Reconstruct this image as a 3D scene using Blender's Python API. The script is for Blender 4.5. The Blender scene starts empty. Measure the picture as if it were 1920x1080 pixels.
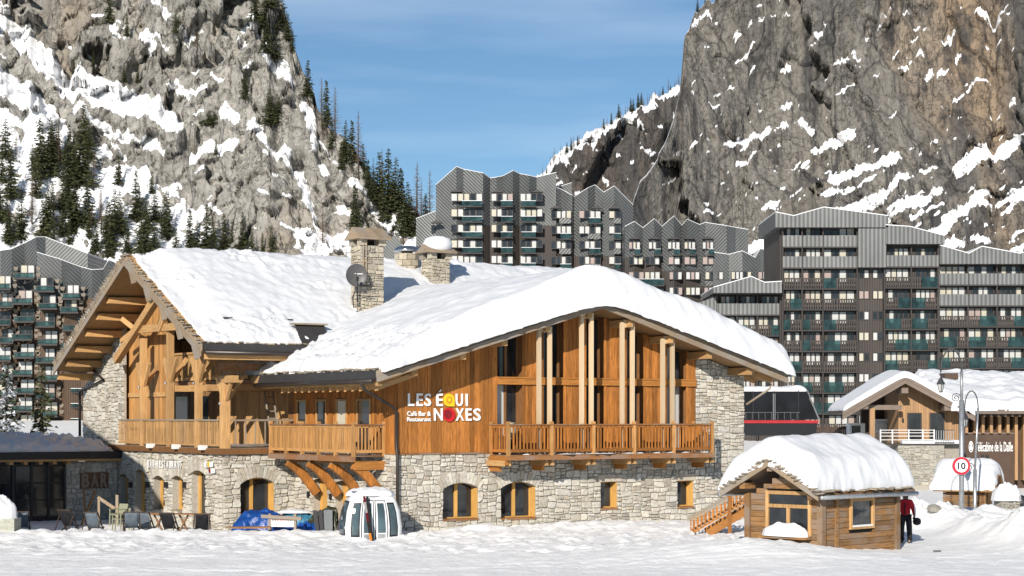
import bpy, bmesh, math, random
import numpy as np
from mathutils import Vector, Matrix, noise as mnoise
R = math.radians
random.seed(11)
SC = bpy.context.scene
COL = SC.collection
# ------------------------------------------------------------------ camera, world, sun, exposure
FPX, HX, HY, CZ = 3500.0, 960.0, 780.0, 4.6      # focal length in photo pixels, horizon row, eye height
cam = bpy.data.objects.new('camera', bpy.data.cameras.new('camera'))
COL.objects.link(cam); SC.camera = cam
cam.location = (0, 0, CZ); cam.rotation_euler = (R(90), 0, 0)
cam.data.sensor_width = 36.0; cam.data.lens = 36.0*FPX/1920.0
cam.data.shift_y = (HY-540.0)/1920.0
cam.data.clip_start = 0.5; cam.data.clip_end = 6000
SUN_EL, SUN_AZ = R(23.0), R(15.0)                # light travels away from the camera, a little to the right
wd = bpy.data.worlds.new('World'); SC.world = wd; wd.use_nodes = True
nt = wd.node_tree; nt.nodes.clear()
o_ = nt.nodes.new('ShaderNodeOutputWorld'); bg = nt.nodes.new('ShaderNodeBackground'); sk = nt.nodes.new('ShaderNodeTexSky')
sk.sky_type = 'NISHITA'; sk.sun_disc = False; sk.sun_elevation = SUN_EL
sk.sun_rotation = math.pi+SUN_AZ; sk.altitude = 1800; sk.air_density = 1.0; sk.dust_density = 0.3; sk.ozone_density = 3.0
tc = nt.nodes.new('ShaderNodeTexCoord'); mp = nt.nodes.new('ShaderNodeMapping'); mp.inputs['Scale'].default_value = (1.6, 1.6, 12.0)
cn = nt.nodes.new('ShaderNodeTexNoise'); cn.inputs['Scale'].default_value = 2.2; cn.inputs['Detail'].default_value = 5
cr = nt.nodes.new('ShaderNodeValToRGB'); cr.color_ramp.elements[0].position = 0.45; cr.color_ramp.elements[1].position = 0.8
cr.color_ramp.elements[1].color = (0.30, 0.30, 0.30, 1); cr.color_ramp.elements[0].color = (0, 0, 0, 1)
tn = nt.nodes.new('ShaderNodeMixRGB'); tn.blend_type = 'MULTIPLY'; tn.inputs[0].default_value = 1.0; tn.inputs[2].default_value = (0.88, 1.0, 1.03, 1)
mx = nt.nodes.new('ShaderNodeMixRGB'); mx.inputs[2].default_value = (11.0, 12.5, 13.5, 1)   # thin high cloud veil
nt.links.new(tc.outputs['Generated'], mp.inputs[0]); nt.links.new(mp.outputs[0], cn.inputs[0]); nt.links.new(cn.outputs[0], cr.inputs[0])
nt.links.new(cr.outputs[0], mx.inputs[0]); nt.links.new(sk.outputs[0], tn.inputs[1]); nt.links.new(tn.outputs[0], mx.inputs[1]); nt.links.new(mx.outputs[0], bg.inputs[0])
bg.inputs[1].default_value = 0.08
nt.links.new(bg.outputs[0], o_.inputs[0])
sl = bpy.data.lights.new('sun', 'SUN'); sl.energy = 5.0; sl.angle = R(0.5); sl.color = (1.0, 0.93, 0.83)
so = bpy.data.objects.new('sun', sl); COL.objects.link(so)
ldir = Vector((math.sin(SUN_AZ)*math.cos(SUN_EL), math.cos(SUN_AZ)*math.cos(SUN_EL), -math.sin(SUN_EL)))
so.rotation_euler = ldir.to_track_quat('-Z', 'Y').to_euler()
SC.view_settings.view_transform = 'Standard'; SC.view_settings.look = 'None'
SC.view_settings.exposure = 0.15; SC.view_settings.gamma = 1.0; SC.view_settings.use_curve_mapping = False
SC.cycles.max_bounces = 6; SC.cycles.diffuse_bounces = 2; SC.cycles.glossy_bounces = 2; SC.cycles.transparent_max_bounces = 12
SC.cycles.caustics_reflective = False; SC.cycles.caustics_refractive = False
SC.cycles.use_denoising = True

# ------------------------------------------------------------------ frames: an upright plan rotated by a, u to the right/back, v to the left/back
class Frame:
    def __init__(s, cx, cy, a): s.cx, s.cy, s.a = cx, cy, a; s.ca, s.sa = math.cos(a), math.sin(a)
    def w(s, u, v): return (s.cx+u*s.ca-v*s.sa, s.cy+u*s.sa+v*s.ca)
    def u_at(s, px, v=0.0):
        t = (px-HX)/FPX; return (t*(s.cy+v*s.ca)-s.cx+v*s.sa)/(s.ca-t*s.sa)
    def v_at(s, px, u=0.0):
        t = (px-HX)/FPX; return (s.cx+u*s.ca-t*(s.cy+u*s.sa))/(s.sa+t*s.ca)
    def z_at(s, py, u, v): return CZ+(HY-py)/FPX*s.w(u, v)[1]
def wp(px, py, Y): return Vector(((px-HX)/FPX*Y, Y, CZ+(HY-py)/FPX*Y))
def srgb(r, g, b):
    f = lambda c: (c/255/12.92) if c/255 <= 0.04045 else ((c/255+0.055)/1.055)**2.4
    return (f(r), f(g), f(b))
YAW = R(33)
M = Frame((745-HX)/FPX*73.0, 73.0, YAW)
INV = 9.0
G = Frame(*M.w(-3.35, INV), YAW)

# ------------------------------------------------------------------ mesh building
class MB:
    def __init__(s): s.v, s.f = [], []
    def poly(s, pts):
        n = len(s.v); s.v += [tuple(p) for p in pts]; s.f.append(tuple(range(n, n+len(pts)))); return s
    def box(s, x0, x1, y0, y1, z0, z1):
        n = len(s.v); s.v += [(x0,y0,z0),(x1,y0,z0),(x1,y1,z0),(x0,y1,z0),(x0,y0,z1),(x1,y0,z1),(x1,y1,z1),(x0,y1,z1)]
        s.f += [(n,n+3,n+2,n+1),(n+4,n+5,n+6,n+7),(n,n+1,n+5,n+4),(n+1,n+2,n+6,n+5),(n+2,n+3,n+7,n+6),(n+3,n,n+4,n+7)]; return s
    def hexa(s, p):      # 8 points: bottom ring 0-3, top ring 4-7
        n = len(s.v); s.v += [tuple(q) for q in p]
        s.f += [(n,n+3,n+2,n+1),(n+4,n+5,n+6,n+7),(n,n+1,n+5,n+4),(n+1,n+2,n+6,n+5),(n+2,n+3,n+7,n+6),(n+3,n,n+4,n+7)]; return s
    def prism(s, ring, off):   # extrude a ring of 3d points by an offset vector
        n = len(s.v); k = len(ring); off = Vector(off)
        s.v += [tuple(p) for p in ring]+[tuple(Vector(p)+off) for p in ring]
        s.f.append(tuple(range(n, n+k))[::-1]); s.f.append(tuple(range(n+k, n+2*k)))
        for i in range(k): s.f.append((n+i, n+(i+1)%k, n+k+(i+1)%k, n+k+i))
        return s
    def beam(s, p0, p1, w, h, up=(0,0,1)):
        p0, p1 = Vector(p0), Vector(p1); d = (p1-p0).normalized(); up = Vector(up)
        if abs(d.dot(up)) > 0.98: up = Vector((1,0,0))
        a = d.cross(up).normalized(); b = a.cross(d).normalized()
        q = [(-1,-1),(1,-1),(1,1),(-1,1)]
        return s.hexa([p0+a*i*w/2+b*j*h/2 for i,j in q]+[p1+a*i*w/2+b*j*h/2 for i,j in q])
    def tube(s, path, r, n=8, cap=True):
        path = [Vector(p) for p in path]; rs = r if isinstance(r, (list, tuple)) else [r]*len(path); base = len(s.v)
        ref = None
        for i, p in enumerate(path):
            d = (path[min(i+1, len(path)-1)]-path[max(i-1, 0)]).normalized()
            if ref is None: ref = Vector((0,0,1)) if abs(d.z) < 0.9 else Vector((1,0,0))
            a = d.cross(ref).normalized(); b = a.cross(d).normalized(); ref = b
            s.v += [tuple(p+(a*math.cos(t)+b*math.sin(t))*rs[i]) for t in [2*math.pi*k/n for k in range(n)]]
        for i in range(len(path)-1):
            for k in range(n):
                s.f.append((base+i*n+k, base+i*n+(k+1)%n, base+(i+1)*n+(k+1)%n, base+(i+1)*n+k))
        if cap:
            s.f.append(tuple(range(base, base+n))[::-1]); e = base+(len(path)-1)*n; s.f.append(tuple(range(e, e+n)))
        return s
    def lathe(s, prof, n=16, c=(0,0,0)):
        base = len(s.v)
        for r, z in prof:
            s.v += [(c[0]+r*math.cos(2*math.pi*k/n), c[1]+r*math.sin(2*math.pi*k/n), c[2]+z) for k in range(n)]
        for i in range(len(prof)-1):
            for k in range(n): s.f.append((base+i*n+k, base+i*n+(k+1)%n, base+(i+1)*n+(k+1)%n, base+(i+1)*n+k))
        s.f.append(tuple(range(base, base+n))[::-1]); e = base+(len(prof)-1)*n; s.f.append(tuple(range(e, e+n)))
        return s
    def mesh(s, name, smooth=False):
        m = bpy.data.meshes.new(name); m.from_pydata(s.v, [], s.f); m.update()
        if smooth: m.polygons.foreach_set('use_smooth', [True]*len(m.polygons))
        return m
def obj(name, mb, mat, parent=None, loc=None, rot=None, smooth=False):
    me = mb.mesh(name, smooth) if isinstance(mb, MB) else mb
    if mat is not None and not me.materials: me.materials.append(mat)
    o = bpy.data.objects.new(name, me); COL.objects.link(o)
    if parent is not None: o.parent = parent
    if loc is not None: o.location = loc
    if rot is not None: o.rotation_euler = rot
    return o
def dup(o, loc=None, rot=None, parent=None, scale=None):
    c = o.copy(); COL.objects.link(c)
    if parent is not None: c.parent = parent
    if loc is not None: c.location = loc
    if rot is not None: c.rotation_euler = rot
    if scale is not None: c.scale = scale
    return c
def tree_copy(root, loc=None, rot=None, scale=None):
    c = dup(root, loc, rot, None, scale)
    for ch in root.children:
        d = dup(ch); d.parent = c
        for g in ch.children:
            e = dup(g); e.parent = d
    return c
def tag(o, label, cat, group=None, kind=None):
    o['label'] = label; o['category'] = cat
    if group: o['group'] = group
    if kind: o['kind'] = kind
    return o
def struct(o, kind='structure'): o['kind'] = kind; return o
def thing(name, label, cat, loc=(0,0,0), rz=0.0, group=None):
    o = bpy.data.objects.new(name, None); COL.objects.link(o); o.location = loc; o.rotation_euler = (0,0,rz); o.empty_display_size = 0.3
    return tag(o, label, cat, group)
def text(name, body, size, mat, parent, loc, rot, extrude=0.02, offset=0.0, align='LEFT', sx=1.0):
    cu = bpy.data.curves.new(name, 'FONT'); cu.body = body; cu.size = size; cu.extrude = extrude; cu.offset = offset; cu.align_x = align; cu.resolution_u = 3
    t = bpy.data.objects.new(name+'_tmp', cu); COL.objects.link(t)
    me = bpy.data.meshes.new_from_object(t.evaluated_get(bpy.context.evaluated_depsgraph_get()))
    bpy.data.objects.remove(t); bpy.data.curves.remove(cu)
    me.materials.clear(); me.materials.append(mat)
    o = obj(name, me, mat, parent, loc, rot); o.scale = (sx, 1, 1); return o

# ------------------------------------------------------------------ numpy noise
_rng = np.random.RandomState(5); _perm = np.concatenate([_rng.permutation(256)]*3); _ang = _rng.rand(256)*2*np.pi
def pn(x, y):
    xi = np.floor(x).astype(int); yi = np.floor(y).astype(int); xf = x-xi; yf = y-yi
    u = xf*xf*xf*(xf*(xf*6-15)+10); v = yf*yf*yf*(yf*(yf*6-15)+10)
    def g(ix, iy, dx, dy):
        h = _perm[_perm[ix & 255]+(iy & 255)]; a = _ang[h]; return np.cos(a)*dx+np.sin(a)*dy
    a = g(xi,yi,xf,yf); b = g(xi+1,yi,xf-1,yf); c = g(xi,yi+1,xf,yf-1); d = g(xi+1,yi+1,xf-1,yf-1)
    return ((a*(1-u)+b*u)*(1-v)+(c*(1-u)+d*u)*v)*1.5
def fbm(x, y, o=5, gain=0.5, lac=2.03):
    s = 0; a = 1.0
    for i in range(o): s = s+a*pn(x+13.7*i, y-7.1*i); x = x*lac; y = y*lac; a *= gain
    return s
def ridged(x, y, o=5, gain=0.55):
    s = 0; a = 1.0
    for i in range(o): s = s+a*(1-np.abs(pn(x+5.3*i, y+9.1*i))*2); x = x*2.07; y = y*2.07; a *= gain
    return s
def facet(x, y, seed=0):
    # angular blocks: the nearest of jittered cells, each a tilted plane
    xi = np.floor(x).astype(int); yi = np.floor(y).astype(int); best = np.full(x.shape, 1e9); out = np.zeros(x.shape)
    for dx in (-1, 0, 1):
        for dy in (-1, 0, 1):
            h = _perm[_perm[(xi+dx+seed) & 255]+((yi+dy) & 255)]; h2 = _perm[h+17]; h3 = _perm[h+91]; h4 = _perm[h+150]; h5 = _perm[h+201]
            cx = xi+dx+0.1+0.8*h/255; cy = yi+dy+0.1+0.8*h2/255; ax, ay = x-cx, y-cy; d = ax*ax+ay*ay; m = d < best
            out = np.where(m, (h3/255-0.5)*1.2+(h4/255-0.5)*1.7*ax+(h5/255-0.5)*1.7*ay, out); best = np.where(m, d, best)
    return out
def sstep(a, b, x): t = np.clip((x-a)/(b-a), 0, 1); return t*t*(3-2*t)
def grid_mesh(name, P, mat, attrs=None, smooth=True, wrap=False):
    n, m = P.shape[:2]; me = bpy.data.meshes.new(name)
    idx = np.arange(n*m).reshape(n, m)
    q = np.stack([idx[:-1,:-1], idx[:-1,1:], idx[1:,1:], idx[1:,:-1]], -1).reshape(-1)
    me.vertices.add(n*m); me.vertices.foreach_set('co', P.reshape(-1).astype(np.float32))
    nf = (n-1)*(m-1); me.loops.add(nf*4); me.loops.foreach_set('vertex_index', q.astype(np.int32))
    me.polygons.add(nf); me.polygons.foreach_set('loop_start', np.arange(0, nf*4, 4, dtype=np.int32)); me.polygons.foreach_set('loop_total', np.full(nf, 4, dtype=np.int32))
    me.update(calc_edges=True); me.validate()
    if smooth: me.polygons.foreach_set('use_smooth', np.ones(nf, dtype=bool))
    for k, A in (attrs or {}).items():
        at = me.attributes.new(k, 'FLOAT', 'POINT'); at.data.foreach_set('value', A.reshape(-1).astype(np.float32))
    me.materials.append(mat); return me

# ------------------------------------------------------------------ materials
class NT:
    def __init__(s, name):
        s.m = bpy.data.materials.new(name); s.m.use_nodes = True; s.t = s.m.node_tree; s.b = s.t.nodes['Principled BSDF']
    def n(s, t, **k):
        x = s.t.nodes.new('ShaderNode'+t)
        for a, v in k.items():
            if a in x.inputs: x.inputs[a].default_value = v
            else: setattr(x, a, v)
        return x
    def l(s, a, b): s.t.links.new(a, b)
    def ramp(s, fac, stops):
        r = s.n('ValToRGB'); e = r.color_ramp.elements
        while len(e) < len(stops): e.new(0.5)
        for i, (p, c) in enumerate(stops): e[i].position = p; e[i].color = tuple(c)+(1,)
        s.l(fac, r.inputs[0]); return r.outputs[0]
    def mix(s, fac, a, b, mode='MIX'):
        x = s.n('MixRGB', blend_type=mode)
        for i, q in ((0, fac), (1, a), (2, b)):
            if hasattr(q, 'is_linked'): s.l(q, x.inputs[i])
            else: x.inputs[i].default_value = q if i == 0 else tuple(q)+(1,)
        return x.outputs[0]
    def math(s, op, a, b=0.0, c=None):
        x = s.n('Math', operation=op)
        for i, q in ((0, a), (1, b), (2, c)):
            if q is None: continue
            if hasattr(q, 'is_linked'): s.l(q, x.inputs[i])
            else: x.inputs[i].default_value = q
        return x.outputs[0]
    def coord(s, scale=(1,1,1), rnd=0.0, rot=(0,0,0), kind='Object'):
        c = s.n('TexCoord').outputs[kind]; mpn = s.n('Mapping'); mpn.inputs['Scale'].default_value = scale; mpn.inputs['Rotation'].default_value = rot
        if rnd:
            oi = s.n('ObjectInfo'); va = s.n('VectorMath', operation='MULTIPLY_ADD'); va.inputs[1].default_value = (rnd*13.1, rnd*7.7, rnd*3.3)
            cb = s.n('CombineXYZ'); [s.l(oi.outputs['Random'], cb.inputs[i]) for i in range(3)]
            s.l(cb.outputs[0], va.inputs[0]); s.l(c, va.inputs[2]); c = va.outputs[0]
        s.l(c, mpn.inputs[0]); return mpn.outputs[0]
    def noise(s, vec, scale=5.0, detail=4.0, rough=0.55, dist=0.0):
        x = s.n('TexNoise'); x.inputs['Scale'].default_value = scale; x.inputs['Detail'].default_value = detail; x.inputs['Roughness'].default_value = rough; x.inputs['Distortion'].default_value = dist
        s.l(vec, x.inputs['Vector']); return x.outputs[0]
    def bump(s, h, strength=0.3, dist=0.02):
        x = s.n('Bump'); x.inputs['Strength'].default_value = strength; x.inputs['Distance'].default_value = dist
        s.l(h, x.inputs['Height']); s.l(x.outputs[0], s.b.inputs['Normal'])
    def col(s, c):
        if hasattr(c, 'is_linked'): s.l(c, s.b.inputs['Base Color'])
        else: s.b.inputs['Base Color'].default_value = tuple(c)+(1,)
    def rough(s, r, spec=0.3): s.b.inputs['Roughness'].default_value = r; s.b.inputs['Specular IOR Level'].default_value = spec
def sc(c, k): return tuple(min(1, x*k) for x in c)
def rand_val(t):     # one random value per mesh piece and per object
    g = t.n('NewGeometry').outputs['Random Per Island']; o = t.n('ObjectInfo').outputs['Random']
    return t.math('FRACT', t.math('ADD', g, o))
def wood(name, c, var=0.35, grain=1.0, axis='z', rough=0.65, weather=0.0):
    t = NT(name); s = {'z': (14*grain, 14*grain, 0.9), 'x': (0.9, 14*grain, 14*grain), 'y': (14*grain, 0.9, 14*grain)}[axis]
    n1 = t.noise(t.coord(s, 3.0), 2.0, 5, 0.6, 0.6); n2 = t.noise(t.coord((0.6,0.6,0.6), 5.0), 1.6, 3)
    base = t.ramp(n1, [(0.25, sc(c, 1-var*1.3)), (0.5, c), (0.75, sc(c, 1+var*0.8))])
    rv = t.ramp(rand_val(t), [(0, (1-var*0.75,)*3), (0.5, (1,1,1)), (1, (1+var*0.35, 1+var*0.3, 1+var*0.2))])
    base = t.mix(1.0, base, rv, 'MULTIPLY')
    k = t.noise(t.coord((7,7,5), 9.0), 1.0, 2, 0.5)          # knots
    base = t.mix(t.ramp(k, [(0.70, (0,0,0)), (0.75, (0.6,0.6,0.6))]), base, sc(c, 0.4))
    base = t.mix(t.ramp(n2, [(0.4, (0,0,0)), (0.75, (0.55,)*3)]), base, sc(c, 0.66))
    if weather: base = t.mix(t.ramp(n2, [(0.45, (0,0,0)), (0.6, (weather,)*3)]), base, (0.30, 0.27, 0.235))
    t.col(base); t.rough(rough, 0.25); t.bump(n1, 0.25, 0.01); return t.m
def stone(name, cols, bump=0.5, scale=1.0):
    t = NT(name); rv = rand_val(t)
    n = len(cols); base = t.ramp(rv, [(i/(n-1), c) for i, c in enumerate(cols)])
    n1 = t.noise(t.coord((1,1,1.6), 4.0), 5*scale, 6, 0.65); n2 = t.noise(t.coord((1,1,1), 4.0), 22*scale, 4, 0.6)
    base = t.mix(1.0, base, t.ramp(n1, [(0.3, (0.62,0.60,0.58)), (0.5, (0.97,0.97,0.96)), (0.75, (1.15,1.13,1.08))]), 'MULTIPLY')
    base = t.mix(t.ramp(n2, [(0.58, (0,0,0)), (0.72, (0.5,)*3)]), base, (0.22, 0.19, 0.15))
    t.col(base); t.rough(0.85, 0.2); t.bump(t.math('ADD', n1, t.math('MULTIPLY', n2, 0.5)), bump, 0.05); return t.m
def plain(name, c, rough=0.5, metal=0.0, spec=0.4, var=0.12, scale=3.0, bump=0.0):
    t = NT(name); n1 = t.noise(t.coord((1,1,1), 2.0), scale, 4)
    t.col(t.ramp(n1, [(0.3, sc(c, 1-var)), (0.7, sc(c, 1+var))])); t.rough(rough, spec); t.b.inputs['Metallic'].default_value = metal
    if bump: t.bump(n1, bump, 0.02)
    return t.m
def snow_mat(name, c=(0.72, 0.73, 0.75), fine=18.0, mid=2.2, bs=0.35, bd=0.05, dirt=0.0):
    t = NT(name); v = t.coord((1,1,1)); n1 = t.noise(v, fine, 5, 0.7); n2 = t.noise(v, mid, 5, 0.6)
    h = t.math('ADD', t.math('MULTIPLY', n1, 0.35), n2)
    base = t.ramp(n2, [(0.3, sc(c, 0.965)), (0.7, c)])
    if dirt:
        n3 = t.noise(t.coord((0.5, 1.6, 1)), 0.9, 6, 0.7)
        base = t.mix(t.ramp(n3, [(0.52, (0,0,0)), (0.72, (dirt,)*3)]), base, (0.62, 0.61, 0.60))
    t.col(base); t.rough(0.55, 0.25); t.bump(h, bs, bd)
    t.b.inputs['Sheen Weight'].default_value = 0.05
    return t.m
STONE_COLS = [(0.42,0.385,0.32),(0.60,0.565,0.49),(0.53,0.505,0.45),(0.66,0.62,0.535),(0.45,0.415,0.36),(0.60,0.58,0.535),(0.50,0.435,0.35),(0.36,0.34,0.30)]
MAT = dict(
    stone=stone('stone', STONE_COLS), mortar=stone('mortar', [(0.38,0.355,0.305),(0.44,0.41,0.36)], 0.4, 2.0),
    facade=wood('facade_wood', (0.43,0.17,0.04), 0.6), honey=wood('honey_wood', (0.52,0.275,0.10), 0.4), facade_y=wood('facade_wood_across', (0.44,0.185,0.045), 0.4, 1, 'x'),
    light=wood('light_wood', (0.55,0.325,0.14), 0.38), light_x=wood('light_wood_across', (0.55,0.325,0.14), 0.38, 1, 'x'), light_y=wood('light_wood_along', (0.54,0.32,0.135), 0.38, 1, 'y'),
    pale=wood('pale_wood', (0.66,0.50,0.32), 0.25), barge=wood('weathered_board', (0.31,0.235,0.16), 0.3, 1, 'x', 0.75, 0.7),
    brown=wood('brown_wood', (0.24,0.115,0.045), 0.35), brown_x=wood('brown_wood_across', (0.27,0.125,0.05), 0.35, 1, 'x', 0.7, 0.4),
    frame=wood('honey_frame', (0.62,0.35,0.10), 0.25), soffit=wood('soffit_wood', (0.40,0.25,0.12), 0.35, 1, 'x'), soffit_y=wood('soffit_wood_along', (0.42,0.26,0.12), 0.35, 1, 'y'),
    hut=wood('hut_wood', (0.27,0.145,0.06), 0.5, 1, 'x', 0.75, 0.4), hut_y=wood('hut_wood_gable', (0.27,0.145,0.06), 0.5, 1, 'y', 0.75, 0.4),
    zinc_dark=plain('dark_zinc', (0.055,0.052,0.05), 0.45, 0.3, 0.4), pipe=plain('brown_pipe', (0.05,0.04,0.035), 0.35, 0.4, 0.5), steel=plain('galvanised_steel', (0.42,0.43,0.44), 0.4, 0.7, 0.5, 0.2, 8),
    inside=plain('dark_interior', (0.02,0.018,0.016), 0.9), black=plain('black_metal', (0.018,0.018,0.02), 0.45), white=plain('white_paint', (0.80,0.80,0.78), 0.5, 0, 0.4, 0.03),
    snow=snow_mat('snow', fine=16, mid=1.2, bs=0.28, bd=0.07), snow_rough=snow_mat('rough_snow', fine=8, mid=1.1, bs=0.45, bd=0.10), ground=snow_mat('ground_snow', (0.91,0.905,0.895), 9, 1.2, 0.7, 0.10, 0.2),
    lauze=stone('roof_slate', [(0.20,0.17,0.13),(0.32,0.27,0.20),(0.25,0.22,0.19),(0.38,0.30,0.20)], 0.5, 1.0),
)
def glass_mat(name, c=(0.02,0.024,0.028), r=0.04, spec=0.6):
    t = NT(name); n1 = t.noise(t.coord((1,1,0.6), 3.0), 1.2, 3); t.col(t.ramp(n1, [(0.35, sc(c, 0.6)), (0.65, sc(c, 1.7))])); t.rough(r, spec)
    n2 = t.noise(t.coord((1,1,1), 3.0), 0.8, 1); t.bump(n2, 0.05, 0.05); return t.m
MAT['glass'] = glass_mat('window_glass')
def curtain(name, c):
    t = NT(name); w = t.n('TexWave', wave_type='BANDS', bands_direction='X'); w.inputs['Scale'].default_value = 4.0; w.inputs['Distortion'].default_value = 2.0
    t.l(t.coord((1,1,0.1), 3.0), w.inputs[0]); t.col(t.ramp(w.outputs[1], [(0.2, sc(c, 0.7)), (0.7, c)])); t.rough(0.25, 0.5); return t.m
MAT['curtain'] = curtain('white_curtain', (0.58,0.58,0.56)); MAT['curtain2'] = curtain('cream_curtain', (0.56,0.52,0.42)); MAT['curtain3'] = curtain('rosy_curtain', (0.42,0.33,0.30))

# ------------------------------------------------------------------ rubble stone laying
def split_rect(a0, a1, z0, z1, out, rnd, tgt):
    w, h = a1-a0, z1-z0
    t = tgt*math.exp(rnd.gauss(0, 0.55))
    if (w*h <= t and w < h*3.4 and h < w*1.5) or w*h < tgt*0.22: out.append((a0, a1, z0, z1)); return
    if w > h*rnd.uniform(1.3, 2.6):
        c = a0+w*rnd.uniform(0.35, 0.65); split_rect(a0, c, z0, z1, out, rnd, tgt); split_rect(c, a1, z0, z1, out, rnd, tgt)
    else:
        c = z0+h*rnd.uniform(0.33, 0.67); split_rect(a0, a1, z0, c, out, rnd, tgt); split_rect(a0, a1, c, z1, out, rnd, tgt)
def clip_poly(P, nx, nz, d):    # keep nx*x+nz*z <= d
    out = []
    for i in range(len(P)):
        p, q = P[i], P[(i+1)%len(P)]; fp, fq = nx*p[0]+nz*p[1]-d, nx*q[0]+nz*q[1]-d
        if fp <= 0: out.append(p)
        if (fp < 0) != (fq < 0) and abs(fp-fq) > 1e-9:
            t = fp/(fp-fq); out.append((p[0]+(q[0]-p[0])*t, p[1]+(q[1]-p[1])*t))
    return out
def area(P): return abs(sum(P[i][0]*P[(i+1)%len(P)][1]-P[(i+1)%len(P)][0]*P[i][1] for i in range(len(P))))/2
def lay_stones(a0, a1, z0, z1, holes, seed, tgt=0.11, top=()):
    """irregular stones filling a wall rectangle, clipped round openings and under roof lines; returns polygons"""
    rnd = random.Random(seed); rects = []
    a = a0                                                 # tall strips first, so that courses step
    while a < a1-1e-6:
        b = min(a1, a+rnd.uniform(1.6, 3.0));  b = a1 if a1-b < 0.8 else b
        z = z0
        while z < z1-1e-6:
            c = min(z1, z+rnd.uniform(0.7, 1.3)); c = z1 if z1-c < 0.4 else c
            split_rect(a, b, z, c, rects, rnd, tgt); z = c
        a = b
    def warp(x, z):
        n = mnoise.noise_vector(Vector((x*1.7+seed*3.1, z*2.3, seed)))
        ex = min(1, (x-a0)/0.2, (a1-x)/0.2); return (x+n.x*0.13*max(0, ex), z+n.y*0.09)
    out = []
    for (x0, x1, y0, y1) in rects:
        m = min(x1-x0, y1-y0); P = []
        for (cx, cz, dx, dz) in ((x0,y0,1,1),(x1,y0,-1,1),(x1,y1,-1,-1),(x0,y1,1,-1)):
            k = m*rnd.choice((0.06, 0.1, 0.18, 0.3)); k2 = m*rnd.choice((0.06, 0.1, 0.18, 0.3))
            e = [(cx, cz+dz*k2), (cx+dx*k, cz)]
            if (dx, dz) in ((-1, 1), (1, -1)): e = e[::-1]
            P += [warp(*q) for q in e]
        for (h0, h1, g0, g1) in holes:
            xs = [p[0] for p in P]; zs = [p[1] for p in P]
            if not P or max(xs) <= h0 or min(xs) >= h1 or max(zs) <= g0 or min(zs) >= g1: continue
            P = max([clip_poly(P, 1,0,h0), clip_poly(P, -1,0,-h1), clip_poly(P, 0,1,g0), clip_poly(P, 0,-1,-g1)], key=lambda q: area(q) if len(q) > 2 else 0)
        for (nx, nz, d) in top:
            if P: P = clip_poly(P, nx, nz, d)
        if len(P) > 2 and area(P) > 0.006: out.append(P)
    return out
def stone_mb(mb, P, mapf, rnd, joint=0.014):
    cx = sum(p[0] for p in P)/len(P); cz = sum(p[1] for p in P)/len(P); rr = math.sqrt(area(P)); k = max(0.5, 1-joint*2.6/max(rr, 0.05))
    d = rnd.uniform(0.03, 0.085); tx, tz = rnd.uniform(-0.09, 0.09), rnd.uniform(-0.09, 0.09)
    Q = [(cx+(x-cx)*k, cz+(z-cz)*k) for x, z in P]; n = len(mb.v); m = len(Q)
    mb.v += [mapf(x, z, -0.01) for x, z in Q]
    k2 = 0.86 if rr < 0.25 else 0.91
    mb.v += [mapf(x, z, d*0.75+(x-cx)*tx+(z-cz)*tz) for x, z in Q]
    mb.v += [mapf(cx+(x-cx)*k2, cz+(z-cz)*k2, d+(x-cx)*tx+(z-cz)*tz) for x, z in Q]
    for r in (0, 1):
        for i in range(m): mb.f.append((n+r*m+i, n+r*m+(i+1)%m, n+(r+1)*m+(i+1)%m, n+(r+1)*m+i))
    mb.f.append(tuple(range(n+2*m, n+3*m)))
def fmap(v0): return lambda a, z, d: (a, v0-d, z)          # wall facing the front (-v)
def wmap(u0): return lambda a, z, d: (u0-d, a, z)          # wall facing the left (-u)
def place_stones(polys, parent, mat, limit=300, seed=1, other=None):
    """polys: list of (polygon, mapping, apparent weight); the largest become objects, the rest one joined part"""
    rnd = random.Random(seed); polys = sorted(polys, key=lambda q: -area(q[0])*q[2]); rest = MB()
    for i, (P, mf, w) in enumerate(polys):
        par = parent if not isinstance(parent, dict) else parent[mf]
        if i < limit:
            mb = MB(); stone_mb(mb, P, mf, rnd); obj('stone', mb, mat, par)
        else: stone_mb(rest, P, mf, rnd)
    if rest.f: o = obj('small_stones', rest, mat, parent if not isinstance(parent, dict) else other); o['kind'] = 'stuff'
def wall_rects(a0, a1, z0, z1, holes):
    xs = sorted({a0, a1}|{max(a0, min(a1, x)) for h in holes for x in h[:2]}); out = []
    for x0, x1 in zip(xs, xs[1:]):
        if x1-x0 < 1e-4: continue
        cuts = sorted((h[2], h[3]) for h in holes if h[0] < x1-1e-4 and h[1] > x0+1e-4); z = z0
        for g0, g1 in cuts:
            if g0 > z: out.append((x0, x1, z, g0))
            z = max(z, g1)
        if z < z1: out.append((x0, x1, z, z1))
    return out
def arch_ring(mb, mapf, x0, x1, zs, zc, depth, thick, d):   # spandrel that turns a square head into a low arch; mapped from (a,z,d)
    n = 8; w = x1-x0
    arc = [(x0+w*i/n, zs+(zc-zs)*math.sin(math.pi*i/n)**0.8) for i in range(n+1)]
    for i in range(n):
        (p, q), (r, t_) = arc[i], arc[i+1]
        top = zc+0.02
        mb.hexa([mapf(p,q,d), mapf(r,t_,d), mapf(r,t_,d-depth), mapf(p,q,d-depth), mapf(p,top,d), mapf(r,top,d), mapf(r,top,d-depth), mapf(p,top,d-depth)])
    return arc
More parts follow.
